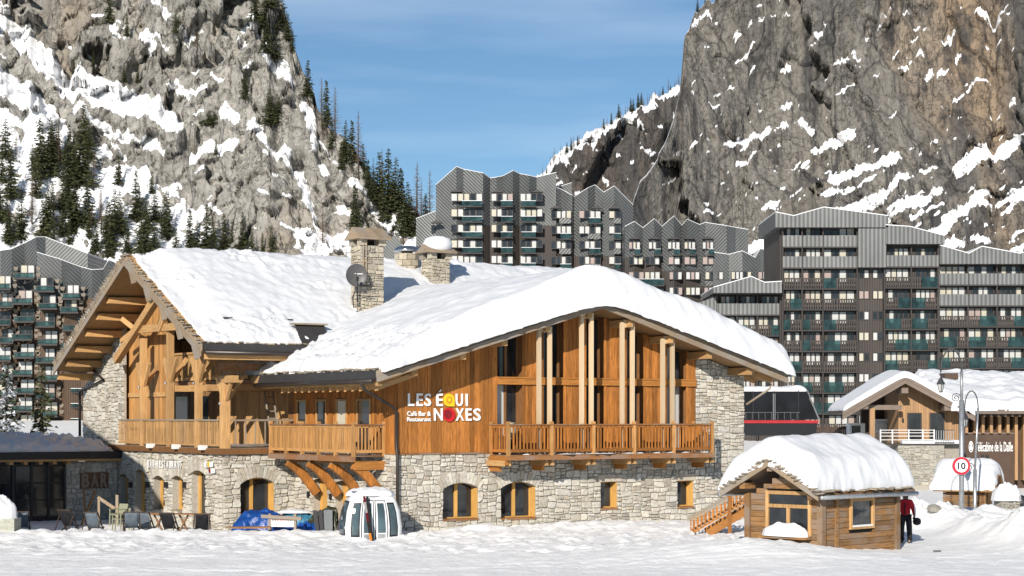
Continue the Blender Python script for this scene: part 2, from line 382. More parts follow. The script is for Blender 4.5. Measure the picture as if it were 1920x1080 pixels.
def voussoirs(parent, mat, mapf, x0, x1, zs, zc, n, length, seed):
    rnd = random.Random(seed); cx = (x0+x1)/2; w = (x1-x0)/2; rise = zc-zs; rad = (w*w+rise*rise)/(2*rise) if rise > 0.02 else w*4; cz = zc-rad
    th = math.asin(min(1, (w+0.08)/rad))
    for i in range(n):
        t0, t1 = -th+2*th*i/n, -th+2*th*(i+1)/n; g = 0.06*(t1-t0); L = length*rnd.uniform(0.85, 1.15); d = rnd.uniform(0.07, 0.095)
        ring = [(cx+math.sin(t0+g)*rad, cz+math.cos(t0+g)*rad), (cx+math.sin(t1-g)*rad, cz+math.cos(t1-g)*rad), (cx+math.sin(t1-g)*(rad+L), cz+math.cos(t1-g)*(rad+L)), (cx+math.sin(t0+g)*(rad+L), cz+math.cos(t0+g)*(rad+L))]
        mb = MB(); mb.hexa([mapf(a,z,-0.02) for a,z in ring]+[mapf(a,z,d) for a,z in ring]); obj('arch_stone', mb, mat, parent)
def shared_box(name, sx, sy, sz, mat):      # a unit part, origin at its base centre
    mb = MB(); mb.box(-sx/2, sx/2, -sy/2, sy/2, 0, sz); me = mb.mesh(name); me.materials.append(mat); return me
def inst(name, me, parent, loc, rot=None, scale=None):
    o = bpy.data.objects.new(name, me); COL.objects.link(o); o.parent = parent; o.location = loc
    if rot: o.rotation_euler = rot
    if scale: o.scale = scale
    return o
# ================================================================== ground and the snow on it
def bump2(X, Y, cx, cy, sx, sy, h): return h*np.exp(-((X-cx)/sx)**2-((Y-cy)/sy)**2)
def ground_z(X, Y, fine=True):
    z = 0.05*fbm(X*0.12, Y*0.12, 3)
    z = z+bump2(X, Y, -20, 70.6, 12, 1.5, 0.22)+bump2(X, Y, -7.5, 71.2, 6, 1.2, 0.16)+bump2(X, Y, 3, 74.6, 3.2, 1.6, 0.28)+bump2(X, Y, 6.5, 76.8, 4.5, 2.0, 0.22)+bump2(X, Y, -1.2, 72.4, 1.3, 0.8, 0.32)
    z = z+bump2(X, Y, 7.6, 61.0, 3.6, 3.2, 0.52)+bump2(X, Y, 5.5, 68, 6, 5, 0.12)                  # drift in front of the hut
    # ploughed banks beside the lane on the right
    for (cx, cy, sx, sy, h) in ((16.6, 76.5, 1.3, 2.2, 0.75), (18.2, 75.5, 1.6, 2.0, 0.5), (20.5, 74.0, 2.0, 2.4, 0.5), (23.0, 72.5, 2.2, 2.2, 1.0), (25.5, 72.0, 2.0, 3.0, 1.15), (20.2, 79.5, 1.5, 1.6, 0.55), (22.4, 80.5, 1.2, 1.4, 0.45), (26.0, 79.0, 2.0, 2.5, 0.7), (28.5, 74.0, 3, 3, 1.2), (15.5, 79, 1.2, 2, 0.5), (24.6, 83.0, 0.9, 1.2, 0.95), (18.0, 84.0, 2.5, 2.0, 0.5), (17.6, 70.0, 1.3, 2.0, 0.65), (18.4, 67.0, 1.4, 2.2, 0.85), (18.8, 63.5, 1.3, 2.2, 0.75), (18.6, 60.0, 1.3, 2.0, 0.6), (21.0, 66.0, 2.0, 4.0, 0.9), (18.2, 73.0, 1.2, 1.6, 0.4)):
        z = z+bump2(X, Y, cx, cy, sx*0.95, sy*0.9, h*1.2)
    bank = np.clip(z-0.35, 0, 1.5)
    z = z+bank*(0.5*fbm(X*0.7, Y*0.5, 4)+0.4*facet(X*0.9, Y*0.7)+0.2*ridged(X*1.3, Y*0.9, 4)-0.1)
    lane = np.exp(-((X-(14.0+0.03*(70-Y)))/1.35)**4)*sstep(84, 76, Y)*sstep(50, 56, Y)
    z = z*(1-0.8*lane)-0.05*lane
    churn = sstep(60.5, 65, Y)*sstep(12.5, 9.5, X)*sstep(90, 74, Y)            # broken crust below the terrace
    rough = 0.045+0.10*churn
    c = ridged(X*0.9, Y*0.65, 5)
    z = z+rough*(0.55*fbm(X*1.3, Y*0.9, 5, 0.6)+0.42*(c-1.0)*0.6)+(0.014+0.022*churn)*fbm(X*3.1, Y*2.0, 4, 0.6)+0.02*sstep(0.25, 0.6, fbm(X*1.7+9, Y*1.2, 3))*churn*3
    for (y0, sl_, w_, x0, x1) in ((56.2, 0.02, 0.9, -30, 9), (58.6, 0.035, 0.8, -30, 7), (61.2, -0.015, 0.7, -30, 6), (63.4, 0.03, 0.6, -18, 4)):
        yc = Y-y0-sl_*X-0.25*np.sin(X*0.11); band = np.exp(-(yc/w_)**4)*sstep(x1, x1-4, X)
        z = z+band*(0.022*np.sin(yc*9.0)+0.010*np.sin(X*7.0))*(0.5+fbm(X*0.3, Y*0.3, 2))
    for (x0, y0, dx, dy) in ((-16, 55, 1.0, 0.12), (-4, 57.5, 1.0, 0.22), (-10, 60, 1.0, 0.05), (2, 56, 0.6, 1.0)):      # ski tracks
        L = math.hypot(dx, dy); tt = ((X-x0)*dx+(Y-y0)*dy)/L; nn = ((X-x0)*-dy+(Y-y0)*dx)/L+0.5*np.sin(tt*0.16)
        z = z-0.035*(np.exp(-((nn-0.22)/0.09)**2)+np.exp(-((nn+0.22)/0.09)**2))*sstep(66, 62, Y)
    z = z-0.28*sstep(72.6, 74.0, Y)*sstep(-6.2, -8.5, X)*sstep(100, 92, Y)                     # the terrace is dug out a little
    z = z+sstep(95, 170, Y)*3.0*0+sstep(180, 420, Y)*10
    return z
xs = np.concatenate([np.linspace(-500, -32, 30)[:-1], np.arange(-32, 36, 0.15), np.linspace(36, 500, 30)])
ys = np.concatenate([np.linspace(-120, 46, 20)[:-1], np.arange(46, 60, 0.13), np.arange(60, 92, 0.14), 92*1.035**np.arange(0, 80)])
GX, GY = np.meshgrid(xs, ys); GZ = ground_z(GX, GY)
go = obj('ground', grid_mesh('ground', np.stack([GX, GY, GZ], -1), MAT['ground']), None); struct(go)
def gz(x, y): return float(ground_z(np.array([[x]]), np.array([[y]]))[0, 0])

# ================================================================== the main chalet
ZF = 3.1; UR = 17.58; RU = 8.72; RZ = 9.42; SL = 0.297; RT = 0.30            # floor, width, ridge place, ridge height, roof pitch, roof thickness
def soff(u): return RZ-RT-0.03-SL*abs(u-RU)
chal = thing('chalet', 'large stone and timber chalet with snow covered gable roof and glazed upper front', 'chalet', (M.cx, M.cy, 0), YAW)
US = M.u_at(1303)                                        # where the boarded front ends and the stone pier starts
F0, W0 = fmap(0.0), wmap(0.0)
def win_rect(px0, px1, py0, py1): 
    u0, u1 = M.u_at(px0), M.u_at(px1); um = (u0+u1)/2; return (u0, u1, M.z_at(py1, um, 0), M.z_at(py0, um, 0))
wins = [win_rect(830, 895, 905, 973), win_rect(939, 1003, 903, 971), win_rect(1126, 1156, 903, 953), win_rect(1270, 1299, 901, 950)]
core = MB()
for (a, b, c, d) in wall_rects(0.0, UR, -0.6, ZF, wins): core.box(a, b, 0, 0.55, c, d)
# upper pier, in slices under the roof slope
for i in range(6):
    a, b = US+(UR-US)*i/6, US+(UR-US)*(i+1)/6; core.hexa([(a,0,ZF),(b,0,ZF),(b,0.55,ZF),(a,0.55,ZF),(a,0,soff(a)),(b,0,soff(b)),(b,0.55,soff(b)),(a,0.55,soff(a))])
core.box(UR-0.55, UR, 0.55, 14, -0.6, 6.4)               # right flank
fw = obj('front_stone_wall', core, MAT['mortar'], chal)
wv = lambda px, u=0.0: M.v_at(px, u)
wholes = [(wv(616), wv(588), -0.6, 1.98), (wv(662), wv(630), -0.6, 1.95)]
core = MB()
for (a, b, c, d) in wall_rects(0.55, INV+0.5, -0.6, ZF, wholes): core.box(0, 0.55, a, b, c, d)
lw = obj('side_stone_wall', core, MAT['mortar'], chal)
polys = [(P, F0, 1.0) for P in lay_stones(0, UR, -0.35, ZF-0.02, wins, 3, 0.105)]
polys += [(P, F0, 1.0) for P in lay_stones(US, UR, ZF-0.02, 7.0, [], 4, 0.075, [(SL, 1.0, RZ-RT-0.03+SL*RU)])]
polys += [(P, W0, 0.55) for P in lay_stones(0.0, INV, -0.35, ZF-0.02, wholes, 5, 0.11)]
place_stones(polys, {F0: fw, W0: lw}, MAT['stone'], 300, 2, fw)
# ground floor windows
for i, (a, b, c, d) in enumerate(wins):
    arch = i < 2; zs = d-0.22 if arch else d
    if arch:
        mb = MB(); arch_ring(mb, F0, a, b, zs, d, 0.5, 0, 0.03); obj('arch_infill', mb, MAT['mortar'], fw)
        voussoirs(fw, MAT['stone'], F0, a, b, zs, d, 13, 0.42, 20+i)
    else:
        mb = MB(); mb.box(a-0.18, b+0.2, -0.075, 0.0, d+0.0, d+0.28); obj('lintel', mb, MAT['stone'], fw)
    fr = MB(); t = 0.06; y0, y1 = 0.34, 0.42
    fr.box(a, a+t, y0, y1, c, d).box(b-t, b, y0, y1, c, d).box(a+t, b-t, y0, y1, c, c+t).box(a+t, b-t, y0, y1, d-t, d)
    fr.box(b-0.035, b-0.003, -0.02, y0, c+0.02, zs-0.01)                              # timber lining of the reveal
    w_ = obj('window', fr, MAT['frame'], chal)
    if arch:
        m_ = (a+b)/2; mu = MB(); mu.box(m_-0.07, m_+0.07, y0-0.02, y1, c+t, d-t); obj('mullion', mu, MAT['frame'], w_)
        for x0, x1 in ((a+t, m_-0.07), (m_+0.07, b-t)): mu = MB(); mu.box(x0, x1, y1-0.03, y1+0.02, c+t, d-t); obj('pane', mu, MAT['glass'], w_)
    else:
        mu = MB(); mu.box(a+t, b-t, y1-0.03, y1+0.02, c+t, d-t); obj('pane', mu, MAT['glass'], w_)
    mu = MB(); mu.box(a-0.02, b+0.02, -0.09, y0, c-0.07, c+0.012); obj('sill', mu, MAT['brown_x'], w_)
for i, (a, b, c, d) in enumerate(wholes):
    voussoirs(lw, MAT['stone'], W0, a, b, d-0.14, d, 9, 0.4, 30+i)
    mb = MB(); mb.box(0.30, 0.38, a, a+0.14, -0.4, d).box(0.30, 0.38, b-0.14, b, -0.4, d).box(0.30, 0.38, a+0.14, b-0.14, d-0.14, d); dr = obj('side_door', mb, MAT['frame'], chal)
    mb = MB(); mb.box(0.35, 0.40, a+0.14, b-0.14, -0.4, d-0.14); obj('door_leaf', mb, MAT['frame'], dr)
for px, py in ((582, 927), (624, 931)):                    # little wall lamps between the doors
    v = wv(px); z = M.z_at(py, 0, v); mb = MB(); mb.box(-0.16, -0.04, v-0.05, v+0.05, z-0.12, z+0.12).box(-0.06, 0, v-0.02, v+0.02, z-0.03, z+0.03); obj('wall_lamp', mb, MAT['black'], chal)

# upper front: boarded panels between tall glazed slots
slots = [(M.u_at(p), M.u_at(q)) for p, q in ((931.7, 980), (1015, 1057), (1095, 1133), (1171, 1207), (1247, 1287))]
edges = [0.0]+[x for s in slots for x in s]+[US]
BZ0, BZ1 = 5.88, 6.19
for i in range(0, len(edges), 2):
    a, b = edges[i], edges[i+1]
    mb = MB(); kn = [a]+([RU] if a < RU < b else [])+[b]
    for x0, x1 in zip(kn, kn[1:]): mb.hexa([(x0,0.0,ZF),(x1,0.0,ZF),(x1,0.5,ZF),(x0,0.5,ZF),(x0,0.0,soff(x0)),(x1,0.0,soff(x1)),(x1,0.5,soff(x1)),(x0,0.5,soff(x0))])
    pn_ = obj('timber_wall', mb, MAT['brown'], chal)
    n = max(2, round((b-a)/0.215)); rnd = random.Random(40+i)
    cuts = [a+(b-a)*(k+(rnd.uniform(-0.18, 0.18) if 0 < k < n else 0))/n for k in range(n+1)]
    for x0, x1 in zip(cuts, cuts[1:]):
        g = 0.006; d = rnd.uniform(0.03, 0.05); y = -d
        segs = [(ZF, None)] if i == 0 else [(ZF, BZ0), (BZ1, None)]
        for z0, z1 in segs:
            mb = MB(); t0, t1 = (soff(x0+g), soff(x1-g)) if z1 is None else (z1, z1)
            mb.hexa([(x0+g,y,z0),(x1-g,y,z0),(x1-g,0.01,z0),(x0+g,0.01,z0),(x0+g,y,t0),(x1-g,y,t1),(x1-g,0.01,t1),(x0+g,0.01,t0)]); obj('plank', mb, MAT['facade'], pn_)
    if i > 0:
        for x in (a, b):
            if abs(x-US) < 0.01: continue
            mb = MB(); z1 = soff(x); mb.hexa([(x-0.06,-0.075,ZF),(x+0.06,-0.075,ZF),(x+0.06,-0.052,ZF),(x-0.06,-0.052,ZF),(x-0.06,-0.075,soff(x-.06)),(x+0.06,-0.075,soff(x+.06)),(x+0.06,-0.052,soff(x+.06)),(x-0.06,-0.052,soff(x-.06))]); obj('cover_strip', mb, MAT['facade'], pn_)
mb = MB(); mb.box(edges[1], US, -0.11, 0.30, BZ0+0.06, BZ1-0.06); obj('floor_band', mb, MAT['facade_y'], chal)
for z in (BZ0, BZ1-0.06): mb = MB(); mb.box(edges[1], US, -0.14, 0.0, z, z+0.06); obj('band_trim', mb, MAT['facade_y'], chal)
mb = MB(); mb.box(0, edges[1], -0.09, 0.0, ZF-0.03, ZF+0.045); obj('base_board', mb, MAT['brown_x'], chal)
for k, (a, b) in enumerate(slots):
    for lev, (z0, z1) in enumerate(((ZF, BZ0+0.06), (BZ1-0.06, None))):
        za, zb = (z1, z1) if z1 else (soff(a), soff(b))
        if z1 is None and a < RU < b: za = zb = min(za, zb)
        y0, y1 = 0.36, 0.44; t = 0.07
        fr = MB(); fr.hexa([(a,y0,z0),(a+t,y0,z0),(a+t,y1,z0),(a,y1,z0),(a,y0,za),(a+t,y0,za),(a+t,y1,za),(a,y1,za)]); fr.hexa([(b-t,y0,z0),(b,y0,z0),(b,y1,z0),(b-t,y1,z0),(b-t,y0,zb),(b,y0,zb),(b,y1,zb),(b-t,y1,zb)])
        fr.box(a+t, b-t, y0, y1, z0, z0+t).hexa([(a+t,y0,za-t),(b-t,y0,zb-t),(b-t,y1,zb-t),(a+t,y1,za-t),(a+t,y0,za),(b-t,y0,zb),(b-t,y1,zb),(a+t,y1,za)])
        w_ = obj('tall_window', fr, MAT['brown'], chal)
        cs = [a+t, a+(b-a)*0.5, b-t]
        mu = MB(); mu.box(cs[1]-0.04, cs[1]+0.04, y0-0.02, y1, z0+t, min(za, zb)-t); obj('mullion', mu, MAT['brown'], w_)
        for q, (x0, x1) in enumerate(((cs[0], cs[1]-0.04), (cs[1]+0.04, cs[2]))):
            top = lambda x: za+(zb-za)*(x-a)/(b-a)-t
            mu = MB(); mu.hexa([(x0,y1-0.03,z0+t),(x1,y1-0.03,z0+t),(x1,y1+0.02,z0+t),(x0,y1+0.02,z0+t),(x0,y1-0.03,top(x0)),(x1,y1-0.03,top(x1)),(x1,y1+0.02,top(x1)),(x0,y1+0.02,top(x0))])
            cm = 'curtain' if (k, lev, q) in ((3,0,0),(4,0,0),(4,0,1),(3,1,0),(4,1,0),(0,0,0)) else 'glass'
            obj('pane', mu, MAT[cm], w_)
mb = MB(); mb.lathe([(0.12,0),(0.2,0.03),(0.23,0.25),(0.22,0.5),(0.15,0.58),(0.17,0.62)], 14); u_ = M.u_at(959, -0.35)
milk = obj('milk_churn', mb, plain('dull_metal', (0.30,0.27,0.2), 0.6, 0.3), None, M.w(u_, -0.35)+(ZF+0.62,), (0,0,YAW), True); tag(milk, 'dull metal milk churn standing at the first tall window above the front balcony', 'milk churn')
mb = MB(); mb.box(u_-0.35, u_+0.35, -0.6, -0.1, ZF, ZF+0.04).box(u_-0.33, u_-0.27, -0.58, -0.12, ZF, ZF+0.58).box(u_+0.27, u_+0.33, -0.58, -0.12, ZF, ZF+0.58).box(u_-0.36, u_+0.36, -0.62, -0.08, ZF+0.58, ZF+0.62)
tag(obj('churn_stand', mb, MAT['brown_x'], None, (M.cx, M.cy, 0), (0,0,YAW)), 'low wooden stand under the milk churn on the front balcony', 'stand')

# side (left) upper wall with glazed doors behind the balcony
mb = MB(); mb.box(0.0, 0.5, 0.5, INV+0.6, ZF, soff(0)-0.0); sw = obj('side_timber_wall', mb, MAT['brown'], chal)
doors = [(wv(695), wv(672)), (wv(650), wv(634)), (wv(612), wv(596)), (wv(575), wv(560))]
doors = [(min(d), max(d)) for d in doors]
rnd = random.Random(77); v = 0.0; k = 0
while v < INV:
    w_ = rnd.uniform(0.18, 0.24); a, b = v, min(INV, v+w_)
    ins = [d for d in doors if d[0]-0.05 < (a+b)/2 < d[1]+0.05]
    z0 = ZF+2.25 if ins else ZF
    mb = MB(); d = rnd.uniform(0.03, 0.05); mb.box(-d, 0.01, a+0.006, b-0.006, z0, soff(0)-0.02); obj('plank', mb, MAT['facade'], sw); v = b
for i, (a, b) in enumerate(doors):
    mb = MB(); t = 0.09; mb.box(-0.07, 0.0, a-t, a, ZF, ZF+2.2).box(-0.07, 0.0, b, b+t, ZF, ZF+2.2).box(-0.07, 0.0, a, b, ZF+2.12, ZF+2.2); dr = obj('glazed_door', mb, MAT['light'], chal)
    mb = MB(); mb.box(-0.03, 0.0, a, b, ZF+0.05, ZF+2.12); obj('pane', mb, MAT['glass' if i != 1 else 'curtain2'], dr)

# ------------------------------------------------------------------ balconies
def balcony(parent, name, pts, z, posts_n, spacing, wood_p, wood_b, rail_h=1.2, mats=None):
    """pts: outline in plan from wall round to wall; posts at the corners and evenly between them"""
    bal = obj(name, mats['deck'][0], mats['deck'][1], parent)
    bm_ = shared_box('baluster', 0.05, 0.05, rail_h-0.30, wood_b); pm = shared_box('post', 0.13, 0.13, rail_h+0.14, wood_p)
    done = set()
    for s_, (p, q) in enumerate(zip(pts, pts[1:])):
        p, q = Vector((p[0], p[1], 0)), Vector((q[0], q[1], 0)); L = (q-p).length; d = (q-p)/L; ang = math.atan2(d.y, d.x)
        mb = MB(); mb.beam(p+Vector((0,0,z+rail_h-0.05)), q+Vector((0,0,z+rail_h-0.05)), 0.15, 0.055); obj('top_rail', mb, MAT['brown_x'], bal)
        mb = MB(); mb.beam(p+Vector((0,0,z+rail_h-0.12)), q+Vector((0,0,z+rail_h-0.12)), 0.05, 0.09); obj('upper_rail', mb, wood_b, bal)
        mb = MB(); mb.beam(p+Vector((0,0,z+0.16)), q+Vector((0,0,z+0.16)), 0.05, 0.12); obj('lower_rail', mb, wood_b, bal)
        n = posts_n[s_]
        for i in range(n+1):
            c = p+(q-p)*i/n; key = (round(c.x, 2), round(c.y, 2))
            if key in done: continue
            done.add(key); o = inst('post', pm, bal, (c.x, c.y, z-0.06), (0,0,ang))
        m = int(L/spacing)
        for i in range(m):
            c = p+(q-p)*(i+0.5)/m
            if min(abs((i+0.5)/m*L-L*j/n) for j in range(n+1)) < 0.08: continue
            inst('baluster', bm_, bal, (c.x+random.uniform(-.005,.005), c.y, z+0.2), (0,0,ang))
    return bal
BP = 1.35; ub0, ub1 = M.u_at(953, -BP), M.u_at(1335, -BP)
mb = MB(); nb = 9
mb.box(ub0-0.06, ub1+0.06, -BP-0.06, -0.06, ZF-0.10, ZF-0.055)
dk = mb
fb = balcony(chal, 'front_balcony', [(ub0, -0.05), (ub0, -BP), (ub1, -BP), (ub1, -0.05)], ZF-0.05, [1, 5, 1], 0.163, MAT['honey'], MAT['facade'], 1.25, {'deck': (dk, MAT['brown_x'])})
mb = MB(); mb.box(ub0-0.1, ub1+0.1, -BP-0.1, -BP+0.04, ZF-0.27, ZF-0.1); obj('edge_beam', mb, MAT['brown_x'], fb)
for i in range(6):
    u = ub0+(ub1-ub0)*i/5
    for s_ in (-0.14, 0.14):
        mb = MB(); mb.box(u+s_-0.06, u+s_+0.06, -BP+0.1, 0.0, ZF-0.5, ZF-0.28); obj('joist', mb, MAT['light_y'], fb)
    mb = MB(); mb.box(u-0.07, u+0.07, -0.75, 0.0, ZF-0.72, ZF-0.5); obj('corbel', mb, MAT['facade_y'], fb)
mb = MB(); mb.box(ub0-0.1, ub0+0.04, -BP+0.04, 0, ZF-0.45, ZF-0.1); obj('end_beam', mb, MAT['facade_y'], fb)
for i in range(16):
    u = random.uniform(ub0+0.2, ub1-0.2); mb = MB(); mb.lathe([(random.uniform(.15,.4), 0), (0.12, 0.03), (0.02, 0.05)], 8); o = obj('snow_remnant', mb, MAT['snow'], fb, (u, -BP+0.12, ZF-0.055)); o['kind'] = 'stuff'
# side balcony
v1 = M.v_at(722, 0.0); SP = 1.42; v2 = M.v_at(508, -SP)
mb = MB(); mb.box(-SP-0.06, -0.06, v1-0.06, v2+0.06, ZF-0.10, ZF-0.055)
sb = balcony(chal, 'side_balcony', [(-0.05, v1), (-SP, v1), (-SP, v2), (-0.05, v2)], ZF-0.05, [1, 5, 1], 0.15, MAT['honey'], MAT['honey'], 1.25, {'deck': (mb, MAT['brown_x'])})
mb = MB(); mb.box(-SP-0.1, -SP+0.06, v1-0.08, v2+0.08, ZF-0.30, ZF-0.1); obj('edge_beam', mb, MAT['brown_x'], sb)
mb = MB(); mb.box(-SP+0.06, 0, v1-0.06, v1+0.12, ZF-0.62, ZF-0.28); obj('end_beam', mb, MAT['facade_y'], sb)
def curved_brace(p_out, p_in, w, h, mid_lift):
    mb = MB(); n = 6; pts = []
    for i in range(n+1):
        t = i/n; p = Vector(p_out).lerp(Vector(p_in), t); p.z += mid_lift*math.sin(math.pi*t); pts.append(p)
    for a, b in zip(pts, pts[1:]): mb.beam(a, b, w, h)
    return mb
for i in range(4):
    v = v1+0.1+(v2-v1-1.6)*i/3
    obj('bracket', curved_brace((-SP+0.05, v, ZF-0.42), (-0.03, v, ZF-1.75), 0.2, 0.34, 0.16), MAT['facade'], sb)
    mb = MB(); mb.box(-SP+0.06, 0.0, v-0.1, v+0.1, ZF-0.44, ZF-0.28) if i else mb.box(0,0.01,v,v+0.01,ZF-.3,ZF-.29); obj('joist', mb, MAT['light_x'], sb)

# ------------------------------------------------------------------ roof of the main chalet
RV0, RV1, UL, URR = -1.5, 14.5, -1.78, 18.7
def rz(u): return RZ-SL*abs(u-RU)
rf = MB()
for a, b in ((UL, RU), (RU, URR)): rf.hexa([(a,RV0,rz(a)-RT),(b,RV0,rz(b)-RT),(b,RV1,rz(b)-RT),(a,RV1,rz(a)-RT),(a,RV0,rz(a)),(b,RV0,rz(b)),(b,RV1,rz(b)),(a,RV1,rz(a))])
roof = obj('roof', rf, MAT['soffit'], chal)
for a, b in ((UL-0.03, RU), (RU, URR+0.03)):
    for k, (dy, top, bot) in enumerate(((-0.05, 0.02, 0.22), (-0.10, -0.20, 0.42))):
        mb = MB(); y0, y1 = RV0+dy-0.05, RV0+dy+0.0
        mb.hexa([(a,y0,rz(a)-bot),(b,y0,rz(b)-bot),(b,y1,rz(b)-bot),(a,y1,rz(a)-bot),(a,y0,rz(a)+top),(b,y0,rz(b)+top),(b,y1,rz(b)+top),(a,y1,rz(a)+top)]); obj('barge_board', mb, MAT['barge'], roof)
def purlin(u, drop, y0=-1.42, w=0.26, h=0.3):
    z = rz(u)-RT-0.02-SL*w/2; mb = MB(); mb.hexa([(u-w/2,y0,z-h),(u+w/2,y0,z-h),(u+w/2,0.3,z-h),(u-w/2,0.3,z-h),(u-w/2,y0-0.0,z),(u+w/2,y0,z),(u+w/2,0.3,z),(u-w/2,0.3,z)])
    obj('purlin', mb, MAT['light_y'], roof); return z-h
for px in (777, 868, 946, 1330, 1405): purlin(M.u_at(px, -1.4), 0)
pw = shared_box('front_post', 0.15, 0.15, 1.0, MAT['pale'])
for p, q in ((1011, 1031), (1091, 1109), (1167, 1186), (1243, 1261)):
    ua, ub = M.u_at(p, -1.18), M.u_at(q, -1.18); um = (ua+ub)/2; zb = purlin(um, 0, -1.42, 0.2)
    for u in (ua, ub): inst('front_post', pw, chal, (u, -1.16, ZF-0.055), None, (1, 1, zb+0.26-ZF))
    mb = MB(); mb.box(ua-0.2, ub+0.2, -1.3, -1.04, zb+0.0, zb+0.16) if False else mb.box(ua+0.076, ub-0.076, -1.22, -1.1, zb-0.02, zb+0.3); obj('post_head', mb, MAT['pale'], chal)
n = 14
for i in range(n):                                        # rafter tails under the left eave
    v = RV0+0.35+(INV-0.3)*i/n; mb = MB(); a, b = UL+0.16, 0.2; za_, zb_ = rz(UL)-0.55, rz(0.2)-RT-0.25
    mb.hexa([(a,v-0.06,za_-0.2),(b,v-0.06,zb_-0.2),(b,v+0.06,zb_-0.2),(a,v+0.06,za_-0.2),(a,v-0.06,za_),(b,v-0.06,zb_),(b,v+0.06,zb_),(a,v+0.06,za_)]); obj('rafter_tail', mb, MAT['light_x'], roof)
for i in range(4):
    v = RV0+0.6+1.1*i; mb = MB(); a, b = UR-0.1, URR-0.35
    mb.hexa([(a,v-0.07,rz(a)-RT-0.22),(b,v-0.07,rz(b)-RT-0.2),(b,v+0.07,rz(b)-RT-0.2),(a,v+0.07,rz(a)-RT-0.22),(a,v-0.07,rz(a)-RT-0.01),(b,v-0.07,rz(b)-RT-0.01),(b,v+0.07,rz(b)-RT-0.01),(a,v+0.07,rz(a)-RT-0.01)]); obj('rafter_tail', mb, MAT['light_x'], roof)
VE = 8.6                                                   # the eave runs back to the wing
mb = MB(); mb.box(UL+0.02, UL+0.2, RV0+0.02, VE, rz(UL)-0.55, rz(UL)-0.44); obj('eave_board', mb, MAT['light_y'], roof)
mb = MB(); mb.hexa([(UL-0.16,RV0-0.02,rz(UL)-0.34),(UL,RV0-0.02,rz(UL)-0.34),(UL,VE,rz(UL)-0.34),(UL-0.16,VE,rz(UL)-0.34),(UL-0.05,RV0-0.02,rz(UL)+0.03),(UL+0.02,RV0-0.02,rz(UL)+0.03),(UL+0.02,VE,rz(UL)+0.03),(UL-0.05,VE,rz(UL)+0.03)]); obj('apron_flashing', mb, MAT['zinc_dark'], roof)
mb = MB(); mb.tube([(UL-0.2, RV0-0.05, rz(UL)-0.38), (UL-0.2, VE+0.2, rz(UL)-0.40)], 0.09, 10); obj('gutter', mb, MAT['pipe'], roof, smooth=True)
gz0 = rz(UL)-0.4; mb = MB(); mb.tube([(UL-0.2,-0.75,gz0+0.05),(UL-0.2,-0.75,gz0-0.12),(UL-0.05,-0.72,gz0-0.3),(-0.35,-0.25,4.95),(-0.14,-0.16,4.78),(-0.14,-0.16,3.5),(-0.12,-0.18,3.2),(-0.12,-0.22,3.0),(-0.12,-0.22,-0.3)], 0.065, 10); obj('downpipe', mb, MAT['pipe'], chal, smooth=True)
mb = MB(); mb.tube([(URR-0.35,-0.9,rz(URR)-0.45),(URR-0.4,-0.9,rz(URR)-0.65),(UR+0.05,-0.1,rz(URR)-1.35)], 0.05, 8); obj('drain_pipe', mb, MAT['barge'], chal, smooth=True)
rnd = random.Random(9)
def tiles(parent, pts, n, size, mat, upd=0.05):
    """ragged roof slates along an edge, pts: two end points"""
    for i in range(n):
        p = Vector(pts[0]).lerp(Vector(pts[1]), (i+rnd.random()*0.8)/n); s_ = size*rnd.uniform(0.6, 1.25); mb = MB()
        a = [Vector((rnd.uniform(.4,.6)*s_*math.cos(t), rnd.uniform(.4,.6)*s_*math.sin(t), 0)) for t in (0.5, 1.4, 2.6, 3.6, 4.7, 5.8)]
        mb.prism(a, (0, 0, 0.045)); obj('roof_tile', mb, mat, parent, p+Vector((0,0,upd+rnd.uniform(-.01,.05))), (rnd.uniform(-.12,.12), rnd.uniform(-.12,.12), rnd.uniform(0, 3)))
tiles(roof, [(UL+0.05, RV0, rz(UL)), (UL+0.05, VE, rz(UL))], 26, 0.34, MAT['lauze'])
tiles(roof, [(UL+0.3, RV0-0.05, rz(UL+.3)), (RU, RV0-0.05, rz(RU))], 24, 0.3, MAT['lauze'], -0.02)
tiles(roof, [(URR-0.1, RV0-0.05, rz(URR)), (RU, RV0-0.05, rz(RU))], 24, 0.3, MAT['lauze'], -0.02)

